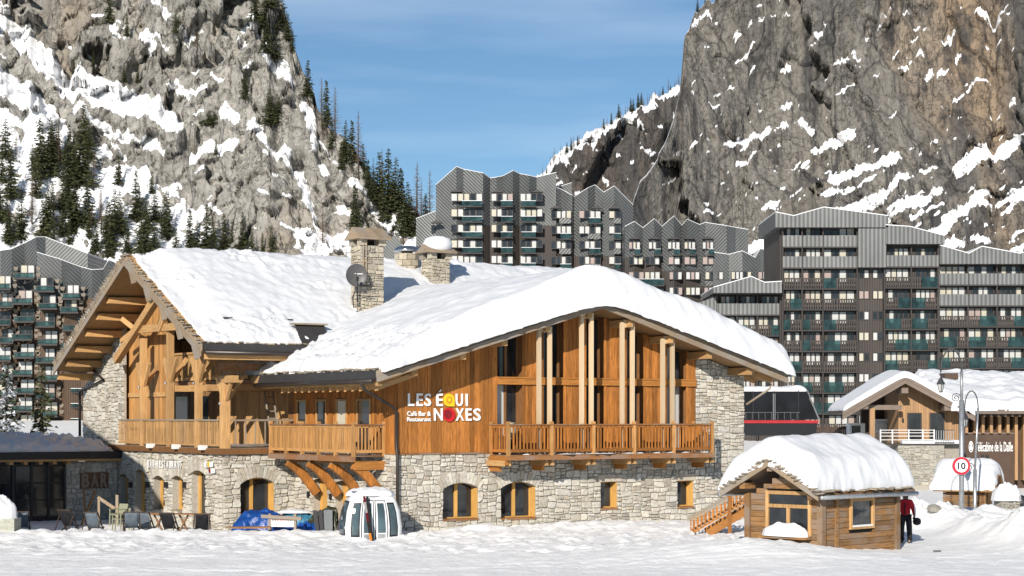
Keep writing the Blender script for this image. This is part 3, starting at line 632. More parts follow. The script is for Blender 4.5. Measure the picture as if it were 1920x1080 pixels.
# ------------------------------------------------------------------ snow lying on a pitched roof: a thick blanket with rounded, lumpy edges
def roof_snow(label, frame, along0, along1, c0, cr_, c1, base, thick, res, noise_amp, edge_amp, ridge_along='v', nose=0.5, mat='snow', seed=0.0, ridge_round=0.8, ends=(1, 1), crumb=None, droop=0.06):
    na = int((along1-along0)/res)+8; nc = int((c1-c0)/res)+8
    def axis(x0, x1, n, e=(1, 1)):
        k = 10; th = np.linspace(0, np.pi/2, k+1)[:-1]
        pos0, h0 = x0+nose*(1-np.cos(th)), np.sin(th); pos1, h1 = (x1-nose*(1-np.cos(th)))[::-1], np.sin(th)[::-1]
        midp = np.linspace(x0+nose, x1-nose, max(4, n)); h = np.ones(len(midp))
        P = [midp]; H = [h]
        if e[0]: P.insert(0, pos0); H.insert(0, h0)
        if e[1]: P.append(pos1); H.append(h1)
        return np.concatenate(P), np.concatenate(H)
    A, HA = axis(along0, along1, na, ends); C, HC = axis(c0, c1, nc)
    AA, CC = np.meshgrid(A, C); HH = np.minimum(HA[None, :], HC[:, None]); HH = np.where((HA[None, :] < 1) & (HC[:, None] < 1), HA[None, :]*HC[:, None], HH)
    b = base(CC)
    n1 = fbm(AA*0.35+seed, CC*0.35, 4); n2 = fbm(AA*1.7+seed, CC*1.7-seed, 4, 0.55)
    T = thick(CC, AA)*(1+0.10*n1)+noise_amp*n2
    if crumb is not None:
        w = crumb(CC, AA); T = T+w*(0.13*(ridged(AA*0.8+seed, CC*0.8, 5)-1.0)+0.12*fbm(AA*2.2, CC*2.2+seed, 5, 0.6))
    T = np.maximum(T, 0.03)
    ek = 1-np.minimum(HA[None, :], HC[:, None])
    e3 = edge_amp*fbm(AA*1.7+3*seed, CC*1.7+HH*T*1.7, 5, 0.55)
    da = -np.sign(AA-(along0+along1)/2)*0+e3*(HA[None, :] < 1)*np.where(AA < (along0+along1)/2, -1, 1)
    dc = e3*(HC[:, None] < 1)*np.where(CC < (c0+c1)/2, -1, 1)
    zz = b+T*HH+np.where(HH < 0.02, -0.06-droop*(0.6+2.5*np.abs(e3)), 0)
    P = np.stack([CC+dc, AA+da, zz], -1) if ridge_along == 'v' else np.stack([AA+da, CC+dc, zz], -1)
    o = obj('snow', grid_mesh('snow', P, MAT[mat]), None, None, (frame.cx, frame.cy, 0), (0, 0, frame.a))
    o['label'] = label; o['category'] = 'snow'; o['kind'] = 'stuff'; return o
def smooth_abs(x, r): return np.sqrt(x*x+r*r)-r*0.35
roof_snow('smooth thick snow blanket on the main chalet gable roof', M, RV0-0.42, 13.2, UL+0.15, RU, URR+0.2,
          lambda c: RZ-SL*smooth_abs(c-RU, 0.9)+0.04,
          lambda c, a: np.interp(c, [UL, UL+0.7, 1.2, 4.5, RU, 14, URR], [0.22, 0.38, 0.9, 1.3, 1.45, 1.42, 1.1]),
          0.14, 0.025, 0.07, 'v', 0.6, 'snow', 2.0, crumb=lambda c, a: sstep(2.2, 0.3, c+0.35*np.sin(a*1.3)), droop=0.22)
# ================================================================== the left wing with its open gable
WR = dict(u0=-1.42, u1=24.0, vr=7.25, zr=11.85, sl=0.507)   # roof: gable end, far end, ridge place, ridge height, pitch
WT = 0.26; VF, VB = -1.2, 16.7
def wz(v): return WR['zr']-WR['sl']*abs(v-WR['vr'])
def wso(v): return wz(v)-WT-0.03
wing = thing('chalet_wing', 'left chalet wing with open timber gable porch on a rubble stone base', 'chalet', (G.cx, G.cy, 0), YAW)
GF = 3.25; L3 = G.v_at(160)
gv = lambda px, u=0.0: G.v_at(px, u)
F1, W1, W2 = fmap(0.0), wmap(0.0), wmap(0.55)
bar_holes = [(gv(274), gv(254.5), -0.6, G.z_at(880, 0, gv(264))), (gv(309.5), gv(289), G.z_at(955, 0, gv(300)), G.z_at(892, 0, gv(300))), (gv(345), gv(324), G.z_at(957, 0, gv(335)), G.z_at(892, 0, gv(335))), (gv(387), gv(360), -0.6, G.z_at(882, 0, gv(374))), (gv(242), gv(226), -0.6, G.z_at(888, 0, gv(234)))]
core = MB()
for (a, b, c, d) in wall_rects(0.0, L3, -0.8, GF-0.25, bar_holes): core.box(0, 0.6, a, b, c, d)
bw = obj('porch_stone_wall', core, MAT['mortar'], wing)
u0, u1 = G.u_at(451), G.u_at(513); fh = [(u0, u1, G.z_at(965, 1.8, 0), G.z_at(895, 1.8, 0))]
core = MB()
for (a, b, c, d) in wall_rects(0.6, 3.3, -0.8, GF-0.25, fh): core.box(a, b, 0, 0.6, c, d)
fw2 = obj('front_stone_wall', core, MAT['mortar'], wing)
# upper stone gable wall on the far side of the porch
vs0, vs1 = gv(233, 0.55), gv(157, 0.55)
core = MB()
for i in range(8):
    a, b = vs0+(vs1-vs0)*i/8, vs0+(vs1-vs0)*(i+1)/8; core.hexa([(0.55,a,GF-0.25),(0.66,a,GF-0.25),(0.66,b,GF-0.25),(0.55,b,GF-0.25),(0.55,a,wso(a)),(0.66,a,wso(a)),(0.66,b,wso(b)),(0.55,b,wso(b))])
gw = obj('gable_stone_wall', core, MAT['mortar'], wing)
polys = [(P, W1, 0.5) for P in lay_stones(0.0, L3, -0.4, GF-0.27, bar_holes, 13, 0.10)]
polys += [(P, F1, 1.0) for P in lay_stones(0.0, 3.35, -0.4, GF-0.27, fh, 14, 0.10)]
sl = WR['sl']; polys += [(P, W2, 0.5) for P in lay_stones(vs0, vs1, GF-0.2, 9.0, [], 15, 0.13, [(sl, 1.0, WR['zr']-WT-0.05+sl*WR['vr'])])]
place_stones(polys, {W1: bw, F1: fw2, W2: gw}, MAT['stone'], 300, 6, bw)
for i, (a, b, c, d) in enumerate(bar_holes):
    voussoirs(bw, MAT['stone'], W1, a, b, d-0.16, d, 9, 0.5, 60+i)
    mb = MB(); arch_ring(mb, W1, a, b, d-0.16, d, 0.55, 0, 0.03); obj('arch_infill', mb, MAT['lauze'], bw)
    mb = MB(); t = 0.17; mb.box(0.30, 0.42, a, a+t, c, d).box(0.30, 0.42, b-t, b, c, d).box(0.30, 0.42, a+t, b-t, d-t, d).box(0.30, 0.42, a+t, b-t, c, c+t)
    w_ = obj('narrow_window' if c > 0 else 'porch_door', mb, MAT['frame'], wing)
    mb = MB(); mb.box(0.38, 0.44, a+t, b-t, c+t, d-t); obj('pane', mb, MAT['glass'], w_)
    if c > 0: mb = MB(); mb.box(-0.07, 0.3, a-0.04, b+0.04, c-0.06, c+0.01); obj('sill', mb, MAT['lauze'], w_)
for (a, b, c, d) in fh:
    voussoirs(fw2, MAT['stone'], F1, a, b, d-0.25, d, 13, 0.5, 70); mb = MB(); arch_ring(mb, F1, a, b, d-0.25, d, 0.5, 0, 0.03); obj('arch_infill', mb, MAT['mortar'], fw2)
    t = 0.08; mb = MB(); mb.box(a, a+t, 0.34, 0.42, c, d).box(b-t, b, 0.34, 0.42, c, d).box(a+t, b-t, 0.34, 0.42, d-t, d).box(a+t, b-t, 0.34, 0.42, c, c+t).box(b-0.035, b-0.003, -0.02, 0.34, c+.02, d-0.26)
    w_ = obj('window', mb, MAT['frame'], wing); m_ = a+(b-a)*0.42
    mb = MB(); mb.box(m_-0.08, m_+0.08, 0.32, 0.42, c+t, d-t); obj('mullion', mb, MAT['frame'], w_)
    for x0, x1 in ((a+t, m_-0.08), (m_+0.08, b-t)): mb = MB(); mb.box(x0, x1, 0.39, 0.44, c+t, d-t); obj('pane', mb, MAT['glass'], w_)
    mb = MB(); mb.box(a-0.02, b+0.02, -0.09, 0.34, c-0.07, c+0.012); obj('sill', mb, MAT['brown_x'], w_)
for px in (249.5, 281.5, 316, 350.5):
    v = gv(px); z = G.z_at(909, 0, v); mb = MB(); mb.box(-0.2, -0.06, v-0.06, v+0.06, z-0.13, z+0.13).box(-0.07, 0, v-0.02, v+0.02, z-0.03, z+0.03); obj('wall_lamp', mb, MAT['black'], wing)
# porch floor, edge beam, posts
mb = MB(); mb.box(-0.12, 6.0, -0.12, L3, GF-0.25, GF-0.02); pf = obj('porch_floor', mb, MAT['barge'], wing)
mb = MB(); mb.box(-0.2, -0.12, -0.2, L3-0.3, GF-0.27, GF-0.03); obj('edge_beam', mb, MAT['brown'], pf)
mb = MB(); mb.box(-0.12, 3.2, -0.2, -0.12, GF-0.27, GF-0.03); obj('edge_beam', mb, MAT['brown'], pf)
pv = [0.18, gv(365), gv(312), gv(262)]
tops = [wso(0.18)-0.45, wso(pv[1])-1.0, wso(pv[2])-1.4, wso(pv[3])-2.2]
for i, v in enumerate(pv):
    mb = MB(); s_ = 0.135 if i else 0.17; mb.box(0.18-s_, 0.18+s_, v-s_, v+s_, GF-0.02, [6.0, 8.6, 8.9, 8.2][i]); p = obj('porch_post', mb, MAT['light'], wing)
    zt = [5.1, 6.0, 6.05, 5.9][i]; dz = 1.15
    for dv, du in ((0.75, 0), (-0.75, 0), (0, 0.8)):
        mb = MB(); mb.beam((0.18, v, zt), (0.18+du, v+dv, zt+dz), 0.13, 0.17); obj('brace', mb, MAT['light'], p)
    mb = MB(); mb.tube([(-0.02, v+0.1, zt-0.02), (-0.02, v+0.1, zt+0.08)], 0.05, 8); obj('bolt', mb, MAT['steel'], p)
# wall plate, ties, strut
mb = MB(); mb.box(0.0, 9.0, 0.02, 0.36, 6.55, 6.85); obj('eave_plate', mb, MAT['brown_x'], wing)
mb = MB(); mb.box(0.05, 0.33, -0.85, 0.6, 6.0, 6.3); obj('beam_stub', mb, MAT['light_y'], wing)
za = G.z_at(614, 0, gv(345)); zb = G.z_at(618, 0, gv(252))
mb = MB(); mb.beam((0.05, 1.2, za+0.05), (0.05, gv(252), zb), 0.22, 0.34); obj('tie_beam', mb, MAT['light_y'], wing)
mb = MB(); mb.beam((-0.08, gv(297), G.z_at(560, 0, gv(297))), (-0.08, gv(222), G.z_at(675, 0, gv(222))), 0.3, 0.36); obj('strut', mb, MAT['light_y'], wing)
mb = MB(); mb.beam((-0.5, gv(228, -.5), G.z_at(600, 0, gv(228))), (0.0, gv(252), zb+0.05), 0.2, 0.22); obj('brace', mb, MAT['light_y'], wing)
for px, py in ((256, 557), (232, 589), (203, 622), (180, 652), (158, 680), (145, 705)):       # purlin ends on the far slope
    v = gv(px+22, -0.6); z = min(G.z_at(py, -0.6, v), wso(v)-0.2); v = WR['vr']+(WR['zr']-WT-0.03-z-0.2)/sl
    mb = MB(); mb.hexa([(-1.28,v-0.15,z-0.14),(1.0,v-0.15,z-0.18),(1.0,v+0.15,z-0.18),(-1.28,v+0.15,z-0.14),(-1.28,v-0.15,z+0.14),(1.0,v-0.15,z+0.18),(1.0,v+0.15,z+0.18),(-1.28,v+0.15,z+0.10)]); obj('purlin', mb, MAT['light_x'], wing)
for (pa, ya, pb_, yb) in ((318, 560, 297, 620), (300, 620, 322, 566), (345, 612, 362, 640), (262, 610, 285, 560), (228, 640, 262, 612)):
    va2, vb2 = gv(pa, -0.05), gv(pb_, -0.05); mb = MB(); mb.beam((-0.05, va2, min(wso(va2)-0.1, G.z_at(ya, 0, va2))), (-0.05, vb2, min(wso(vb2)-0.1, G.z_at(yb, 0, vb2))), 0.18, 0.2); obj('truss_brace', mb, MAT['light'], wing)
for v in (1.6, 3.4, 5.2):
    z = wso(v)-0.24; mb = MB(); mb.box(-1.3, 1.6, v-0.14, v+0.14, z-0.16, z+0.1); obj('purlin', mb, MAT['light_x'], wing)
mb = MB(); mb.box(-1.3, 2, WR['vr']-0.15, WR['vr']+0.15, wz(WR['vr'])-0.75, wz(WR['vr'])-0.42); obj('ridge_beam', mb, MAT['light_x'], wing)
# slatted railing between the posts
sm = shared_box('slat', 0.05, 0.03, 1.06, MAT['light'])
ends = [gv(219)]+pv[::-1]
rl = MB(); rl.beam((0.1, ends[0], GF+1.17), (0.1, pv[0], GF+1.17), 0.12, 0.07); rail = obj('porch_railing', rl, MAT['barge'], wing)
mb = MB(); mb.beam((0.1, ends[0], GF+0.10), (0.1, pv[0], GF+0.10), 0.06, 0.08); obj('lower_rail', mb, MAT['light_y'], rail)
for a, b in zip(ends, ends[1:]):
    n = int(abs(a-b)/0.155)
    for i in range(n):
        v = a+(b-a)*(i+0.5)/n
        if min(abs(v-p) for p in pv) < 0.2: continue
        inst('slat', sm, rail, (0.1, v, GF+0.1), (0,0,math.pi/2))
fr_ = MB(); fr_.beam((0.3, 0.08, GF+1.17), (3.9, 0.08, GF+1.17), 0.1, 0.08); r2 = obj('front_railing', fr_, MAT['barge'], wing)
mb = MB(); mb.beam((0.3, 0.08, GF+0.12), (3.2, 0.08, GF+0.12), 0.08, 0.08); obj('lower_rail', mb, MAT['steel'], r2)
bmm = shared_box('baluster', 0.045, 0.045, 1.02, MAT['barge'])
for i in range(6): inst('baluster', bmm, r2, (0.62+0.46*i, 0.08, GF+0.13))
for px in (281, 329, 379):
    v = gv(px, -0.3); mb = MB(); mb.prism([(-0.42,v-0.17,GF-0.1),(-0.42,v+0.17,GF-0.1),(-0.12,v+0.15,GF-0.1),(-0.12,v-0.15,GF-0.1)], (0,0,0.2)); o = obj('flood_lamp', mb, MAT['white'], wing)
# porch back wall: boards, doors, loft rail
UBK = 3.7
mb = MB(); mb.box(UBK, UBK+0.3, -0.0, L3-0.5, GF, 8.4); bk = obj('porch_back_wall', mb, MAT['brown'], wing)
vd = gv(308, UBK-0.05)                                      # right of this: door recesses
rnd = random.Random(5); v = 0.0
recess = [(gv(352, UBK), gv(330, UBK)), (gv(392, UBK), gv(376, UBK)), (gv(432, UBK), gv(414, UBK))]
while v < L3-0.6:
    b = v+rnd.uniform(0.2, 0.27); m_ = (v+b)/2
    z0 = GF+2.3 if any(r[0] < m_ < r[1] for r in recess) else GF
    mb = MB(); d = rnd.uniform(0.03, 0.05); mb.box(UBK-d, UBK+0.01, v+0.005, b-0.005, z0, 8.3); obj('plank', mb, MAT['light'], bk); v = b
for r in recess: mb = MB(); mb.box(UBK-0.02, UBK+0.01, r[0], r[1], GF, GF+2.3); obj('door_glass', mb, MAT['glass'], bk)
mb = MB(); mb.box(UBK-0.1, UBK-0.045, gv(308, UBK), gv(236, UBK), GF+2.25, GF+2.45); obj('wall_band', mb, MAT['light_y'], bk)
va_, vb_ = gv(312, 0.9), gv(231, 0.9); mb = MB(); n = 6          # boarded wall beside the stone gable
for i in range(n): a, b = va_+(vb_-va_)*i/n, va_+(vb_-va_)*(i+1)/n; mb.hexa([(0.92,a,GF),(1.1,a,GF),(1.1,b,GF),(0.92,b,GF),(0.92,a,wso(a)),(1.1,a,wso(a)),(1.1,b,wso(b)),(0.92,b,wso(b))])
sw2 = obj('porch_side_wall', mb, MAT['brown'], wing); v = va_
while v < vb_-0.05:
    b = min(vb_, v+rnd.uniform(0.2, 0.28)); d = rnd.uniform(0.03, 0.055); mb = MB(); mb.hexa([(0.92-d,v+0.005,GF),(0.93,v+0.005,GF),(0.93,b-0.005,GF),(0.92-d,b-0.005,GF),(0.92-d,v+0.005,wso(v)),(0.93,v+0.005,wso(v)),(0.93,b-0.005,wso(b)),(0.92-d,b-0.005,wso(b))]); obj('plank', mb, MAT['honey'], sw2); v = b
mb = MB(); mb.box(0.80, 0.865, va_, vb_, GF+2.25, GF+2.45); obj('wall_band', mb, MAT['light_y'], sw2)
# cross walls running back from the front line (lit door leaves seen behind the posts)
lb = MB(); lb.box(1.3, 1.42, 0.6, gv(318, 1.3), GF+2.95, GF+3.1); loft = obj('loft_balcony', lb, MAT['light_y'], wing)
mb = MB(); mb.box(1.3, 1.42, 0.6, gv(318, 1.3), GF+4.15, GF+4.25); obj('top_rail', mb, MAT['light_y'], loft)
mb = MB(); mb.box(1.2, UBK, 0.6, gv(318, 1.3), GF+2.75, GF+2.9); obj('loft_floor', mb, MAT['brown_x'], loft)
ls = shared_box('slat', 0.05, 0.03, 1.05, MAT['light']); n = int((gv(318, 1.3)-0.6)/0.15)
for i in range(n): inst('slat', ls, loft, (1.36, 0.6+0.15*i+0.07, GF+3.1), (0,0,math.pi/2))
for i in range(4): v = 0.9+1.7*i; mb = MB(); mb.box(0.35, UBK, v-0.1, v+0.1, GF+2.45, GF+2.72); obj('loft_beam', mb, MAT['light_x'], loft)
# front wall of the wing, upper storey, set back, boarded
mb = MB(); mb.box(3.95, 6.9, 2.4, 2.7, GF, 8.2); fu = obj('front_upper_wall', mb, MAT['brown'], wing)
u = 3.95
while u < 6.8:
    b = u+rnd.uniform(0.2, 0.26); mb = MB(); d = rnd.uniform(0.03, 0.05); z0 = GF+2.2 if 4.4 < u < 5.3 else GF; mb.box(u+0.005, b-0.005, 2.4-d, 2.41, z0, 8.0); obj('plank', mb, MAT['light'], fu); u = b
mb = MB(); mb.box(4.4, 5.4, 2.37, 2.41, GF, GF+2.2); obj('door_glass', mb, MAT['curtain'], fu)
mb = MB(); mb.beam((2.55, 0.5, GF), (2.95, 2.2, GF+2.5), 0.06, 0.1); mb.beam((2.95, 0.5, GF), (3.35, 2.2, GF+2.5), 0.06, 0.1)
for i in range(7): t = (i+1)/8; mb.beam((2.55+0.4*t, 0.5+1.7*t, GF+2.5*t), (2.95+0.4*t, 0.5+1.7*t, GF+2.5*t), 0.05, 0.05)
lad = obj('ladder', mb, MAT['barge'], None, (G.cx, G.cy, 0), (0,0,YAW)); tag(lad, 'grey wooden ladder leaning on the wing wall beside the side balcony', 'ladder')
# roof
rf = MB(); a0, a1 = WR['u0'], WR['u1']
for b0, b1 in ((VF, WR['vr']), (WR['vr'], VB)): rf.hexa([(a0,b0,wz(b0)-WT),(a1,b0,wz(b0)-WT),(a1,b1,wz(b1)-WT),(a0,b1,wz(b1)-WT),(a0,b0,wz(b0)),(a1,b0,wz(b0)),(a1,b1,wz(b1)),(a0,b1,wz(b1))])
wroof = obj('roof', rf, MAT['soffit_y'], wing)
for b0, b1 in ((VF-0.05, WR['vr']), (WR['vr'], VB+0.05)):
    for dy, top, bot in ((-0.05, 0.02, 0.26), (-0.10, -0.22, 0.48)):
        mb = MB(); x0, x1 = a0+dy-0.05, a0+dy; mb.hexa([(x0,b0,wz(b0)-bot),(x1,b0,wz(b0)-bot),(x1,b1,wz(b1)-bot),(x0,b1,wz(b1)-bot),(x0,b0,wz(b0)+top),(x1,b0,wz(b0)+top),(x1,b1,wz(b1)+top),(x0,b1,wz(b1)+top)]); obj('barge_board', mb, MAT['barge'], wroof)
for i in range(5):                                         # scalloped lugs below the near barge board
    v = VF+0.4+1.75*i; z = wz(v)-0.48; mb = MB(); mb.prism([(a0-0.16,v-0.3,z-0.32),(a0-0.16,v+0.1,z-0.36),(a0-0.16,v+0.45,z+0.22),(a0-0.16,v-0.25,z)], (0.07,0,0)); obj('barge_lug', mb, MAT['barge'], wroof)
mb = MB(); mb.box(a0, 8.0, VF-0.12, VF+0.0, wz(VF)-0.32, wz(VF)+0.04); obj('apron_flashing', mb, MAT['zinc_dark'], wroof)
mb = MB(); mb.tube([(a0, VF-0.2, wz(VF)-0.34), (8.0, VF-0.2, wz(VF)-0.36)], 0.09, 10); obj('gutter', mb, MAT['pipe'], wroof, smooth=True)
mb = MB(); mb.box(a0+0.1, 8.0, VF+0.02, VF+0.2, wz(VF)-0.62, wz(VF)-0.34); obj('eave_board', mb, MAT['light_x'], wroof)
mb = MB(); mb.tube([(0.3, VB-0.6, wz(VB)-0.2), (0.45, VB-1.6, wz(VB)-0.7), (0.4, vs1+0.15, wz(VB)-1.2), (0.4, vs1+0.15, 2.8)], 0.07, 8); obj('downpipe', mb, MAT['pipe'], wing, smooth=True)
um = G.u_at(570, VF-0.05); mb = MB(); mb.prism([(um,VF-0.1,wz(VF)-0.1),(um+1.3,VF-0.1,wz(VF)-0.1),(um+1.3,VF+0.6,wz(VF)+0.95),(um-0.1,VF+0.6,wz(VF)+0.95)], (0,0.1,0)); obj('roof_vent_box', mb, MAT['zinc_dark'], wroof)
mb = MB(); mb.box(um-0.2, um+1.4, VF+0.45, VF+0.9, wz(VF)+0.95, wz(VF)+1.02); obj('vent_cap', mb, MAT['lauze'], wroof)
for px, py in ((427, 619), (508, 622), (541, 622), (578, 597)):
    v = 0.3 if py > 610 else 1.2; u = G.u_at(px, v); z = wz(v)+0.42; mb = MB(); mb.box(u-0.2, u+0.2, v-0.05, v+0.05, z, z+0.05).box(u-0.03, u+0.03, v-0.03, v+0.03, z-0.5, z); obj('snow_guard', mb, MAT['zinc_dark'], wroof)
rnd = random.Random(19)
tiles(wroof, [(a0-0.05, VF, wz(VF)), (a0-0.05, WR['vr'], wz(WR['vr']))], 32, 0.32, MAT['lauze'], -0.02)
n = 44
for i in range(n):                                          # overlapping slates up the far verge
    v = VB-(VB-WR['vr'])*(i+0.5)/n; mb = MB(); mb.box(-0.1, 0.2, -0.2, 0.2, 0, 0.04); obj('verge_tile', mb, MAT['lauze'], wroof, (a0-0.06, v, wz(v)+0.03), (R(28)+rnd.uniform(-.1,.25), rnd.uniform(-.1,.1), rnd.uniform(-.15,.15)))
tiles(wroof, [(a0, VF+0.02, wz(VF)), (7.0, VF+0.02, wz(VF))], 26, 0.34, MAT['lauze'])
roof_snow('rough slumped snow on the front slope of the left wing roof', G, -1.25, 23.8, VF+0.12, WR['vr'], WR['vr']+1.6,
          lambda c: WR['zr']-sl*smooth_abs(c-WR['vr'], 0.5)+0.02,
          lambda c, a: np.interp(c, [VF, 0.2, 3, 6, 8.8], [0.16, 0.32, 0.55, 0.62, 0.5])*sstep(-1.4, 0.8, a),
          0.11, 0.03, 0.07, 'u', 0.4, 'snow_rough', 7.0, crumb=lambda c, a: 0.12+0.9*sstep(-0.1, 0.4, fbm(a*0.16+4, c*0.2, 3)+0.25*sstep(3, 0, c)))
mb_P = roof_snow('thin snow left along the far verge of the left wing roof', G, -1.5, -0.2, WR['vr']+0.6, WR['vr']+1.2, VB-0.8,
          lambda c: WR['zr']-sl*np.abs(c-WR['vr'])+0.03, lambda c, a: 0.10+0.12*sstep(0.0, 0.4, fbm(c*0.9, a*0.3, 3)), 0.12, 0.03, 0.04, 'u', 0.2, 'snow_rough', 3.0)

# ------------------------------------------------------------------ chimneys on the wing roof
def chimney(name, label, px, v, w, dpt, zbase, ztop, seed, tgt=0.07):
    u = G.u_at(px, v); x, y = G.w(u, v); c = thing(name, label, 'chimney', (x, y, zbase), YAW)
    H = ztop-zbase; mb = MB(); mb.box(-w/2, w/2, -dpt/2, dpt/2, 0, H); st = obj('stack', mb, MAT['mortar'], c)
    f_, w_ = (lambda a, z, d: (a, -dpt/2-d, z)), (lambda a, z, d: (-w/2-d, a, z))
    polys = [(P, f_, 1) for P in lay_stones(-w/2, w/2, 0, H-0.02, [], seed, tgt)]+[(P, w_, 0.5) for P in lay_stones(-dpt/2, dpt/2, 0, H-0.02, [], seed+1, tgt)]
    place_stones(polys, st, MAT['chim'], 300, seed); return c, H
MAT['chim'] = stone('chimney_stone', [(0.34,0.29,0.22),(0.50,0.44,0.34),(0.44,0.40,0.33),(0.56,0.50,0.40),(0.30,0.27,0.23)])
def chimney_head(c, H, w, d, hh, rh, snow=0.0):
    mb = MB()
    for sx in (-1, 1):
        for sy in (-1, 1): mb = MB(); mb.box(sx*w/2-0.17, sx*w/2+0.17, sy*d/2-0.17, sy*d/2+0.17, H, H+hh); obj('corner_stone', mb, MAT['chim'], c)
    mb = MB(); mb.box(-0.12, 0.12, -d/2-0.1, -d/2+0.1, H, H+hh); 
    mb2 = MB(); mb2.box(-w/2+0.2, w/2-0.2, -d/2+0.25, d/2-0.25, H, H+hh*0.95); obj('flue', mb2, MAT['inside'], c)
    W_, D_ = w/2+0.35, d/2+0.35; z = H+hh; r = MB()
    r.prism([(-W_,-D_,z),(-W_,D_,z),(-W_,0,z+rh)], (2*W_,0,0)); rr = obj('cap', r, MAT['barge'], c)
    for k in range(5):
        for s_ in (-1,):
            x0, x1 = -W_+2*W_*k/5, -W_+2*W_*(k+1)/5-0.02; mb = MB(); mb.hexa([(x0,-D_-0.06,z-0.03),(x1,-D_-0.06,z-0.03),(x1,0,z+rh+0.0),(x0,0,z+rh+0.0),(x0,-D_-0.06,z+0.03),(x1,-D_-0.06,z+0.03),(x1,0,z+rh+0.06),(x0,0,z+rh+0.06)]); obj('cap_board', mb, MAT['barge'], rr)
    return z+rh
zt = lambda py, px, v: G.z_at(py, G.u_at(px, v), v)
c1, H = chimney('stone_chimney', 'tall stone chimney with a wooden gabled cap and a satellite dish on it', 689, 1.5, 1.16, 0.9, 8.6, zt(462, 689, 1.5), 91); chimney_head(c1, H, 0.95, 0.75, 0.28, 0.5)
for dx in (-0.5, -0.35): mb = MB(); mb.tube([(dx,-0.55,H-1.3),(dx,-0.55,H+0.5)], 0.03, 6); obj('mast_pole', mb, MAT['barge'], c1)
c3, H = chimney('stone_chimney', 'short stone chimney with open top and a round cushion of snow on its cap', 817, 4.6, 1.0, 0.9, 10.4, zt(487, 817, 4.6), 95); zc = chimney_head(c3, H, 0.85, 0.75, 0.3, 0.35)
mb = MB(); mb.lathe([(0.55,-0.3),(0.68,-0.15),(0.72,0.1),(0.6,0.35),(0.3,0.47),(0.03,0.5)], 20); o = obj('cap_snow', mb, MAT['snow'], c3, (0.1, 0, zc), None, True); o['kind'] = 'stuff'
c2, H = chimney('round_chimney', 'squat round stone chimney under a shiny domed metal cowl', 763, 6.2, 0.2, 0.2, 10.4, zt(476, 763, 6.2), 97)
for ch in list(c2.children):
    for g in list(ch.children): bpy.data.objects.remove(g)
    bpy.data.objects.remove(ch)
mb = MB(); mb.lathe([(0.55,0),(0.57,H*0.5),(0.5,H)], 20); st = obj('stack', mb, MAT['mortar'], c2, smooth=True)
rn = random.Random(4)
for zz in range(7):
    k = 9; z0 = H*zz/7; z1 = H*(zz+1)/7-0.02
    for i in range(k):
        t0 = 2*math.pi*(i+0.5*(zz % 2))/k+0.03; t1 = t0+2*math.pi/k-0.05; 
        if math.sin((t0+t1)/2) > 0.3: continue
        mb = MB(); r0, r1 = 0.5, 0.6+rn.uniform(0, .03); ring = lambda r, t, z: (r*math.cos(t), r*math.sin(t), z)
        tm = (t0+t1)/2; mb.hexa([ring(r0,t0,z0),ring(r1,t0,z0),ring(r1,t1,z0),ring(r0,t1,z0),ring(r0,t0,z1),ring(r1,t0,z1),ring(r1,t1,z1),ring(r0,t1,z1)]); obj('stone', mb, MAT['chim'], st)
mb = MB(); mb.lathe([(0.28,0),(0.28,0.1),(0.64,0.1),(0.66,0.15),(0.6,0.25),(0.4,0.36),(0.05,0.4)], 24); obj('cowl', mb, plain('polished_cowl', (0.55,0.56,0.58), 0.18, 0.95), c2, (0,0,H), None, True)
# satellite dish
ud, vd_ = G.u_at(668, 0.75), 0.75; xd, yd = G.w(ud, vd_); zd = zt(516, 668, 0.75)
dish = thing('satellite_dish', 'round grey satellite dish fixed to the tall chimney', 'satellite dish', (xd, yd, zd-1.2), R(10))
gm = plain('dish_grey', (0.075,0.072,0.075), 0.45); mb = MB(); n = 28; prof = [(0.0,0.0),(0.18,0.01),(0.34,0.045),(0.44,0.085),(0.475,0.105)]
for r, dd in prof: mb.v += [(r*math.cos(2*math.pi*k/n), -dd-0.0, 1.2+r*1.08*math.sin(2*math.pi*k/n)) for k in range(n)]
for r, dd in prof[::-1]: mb.v += [(r*math.cos(2*math.pi*k/n), -dd+0.025, 1.2+r*1.08*math.sin(2*math.pi*k/n)) for k in range(n)]
for i in range(2*len(prof)-1):
    for k in range(n): mb.f.append((i*n+k, i*n+(k+1)%n, (i+1)*n+(k+1)%n, (i+1)*n+k))
obj('reflector', mb, gm, dish, smooth=True)
mb = MB(); mb.tube([(0,0.05,1.1),(0.05,-0.1,0.75),(0,-0.5,0.95)], 0.025, 6); obj('feed_arm', mb, MAT['black'], dish); mb = MB(); mb.tube([(0,-0.48,0.92),(0,-0.56,1.08)], 0.06, 8); obj('receiver', mb, MAT['black'], dish)
mb = MB(); mb.tube([(0.06,0.1,1.2),(0.06,0.15,0.7),(0.06,0.15,0.0)], 0.035, 6).tube([(0.06,0.12,0.75),(1.0,0.45,0.75)], 0.02, 6).tube([(0.06,0.12,0.3),(0.8,0.45,0.3)], 0.02, 6); obj('mount', mb, MAT['black'], dish)
mb = MB(); mb.tube([(-0.05,0.1,0.5),(-0.15,0.08,0.2),(-0.1,0.1,-0.25),(0.1,0.12,-0.1),(0.2,0.2,-0.2)], 0.03, 6); obj('cable', mb, MAT['black'], dish)
mb = MB(); mb.tube([(-0.08,-0.06,1.25),(-0.05,-0.06,1.28),(-0.02,-0.06,1.25)], 0.015, 5); obj('emblem', mb, MAT['white'], dish); mb = MB(); mb.box(0.03, 0.28, -0.08, -0.06, 1.235, 1.27); obj('maker_mark', mb, MAT['white'], dish)
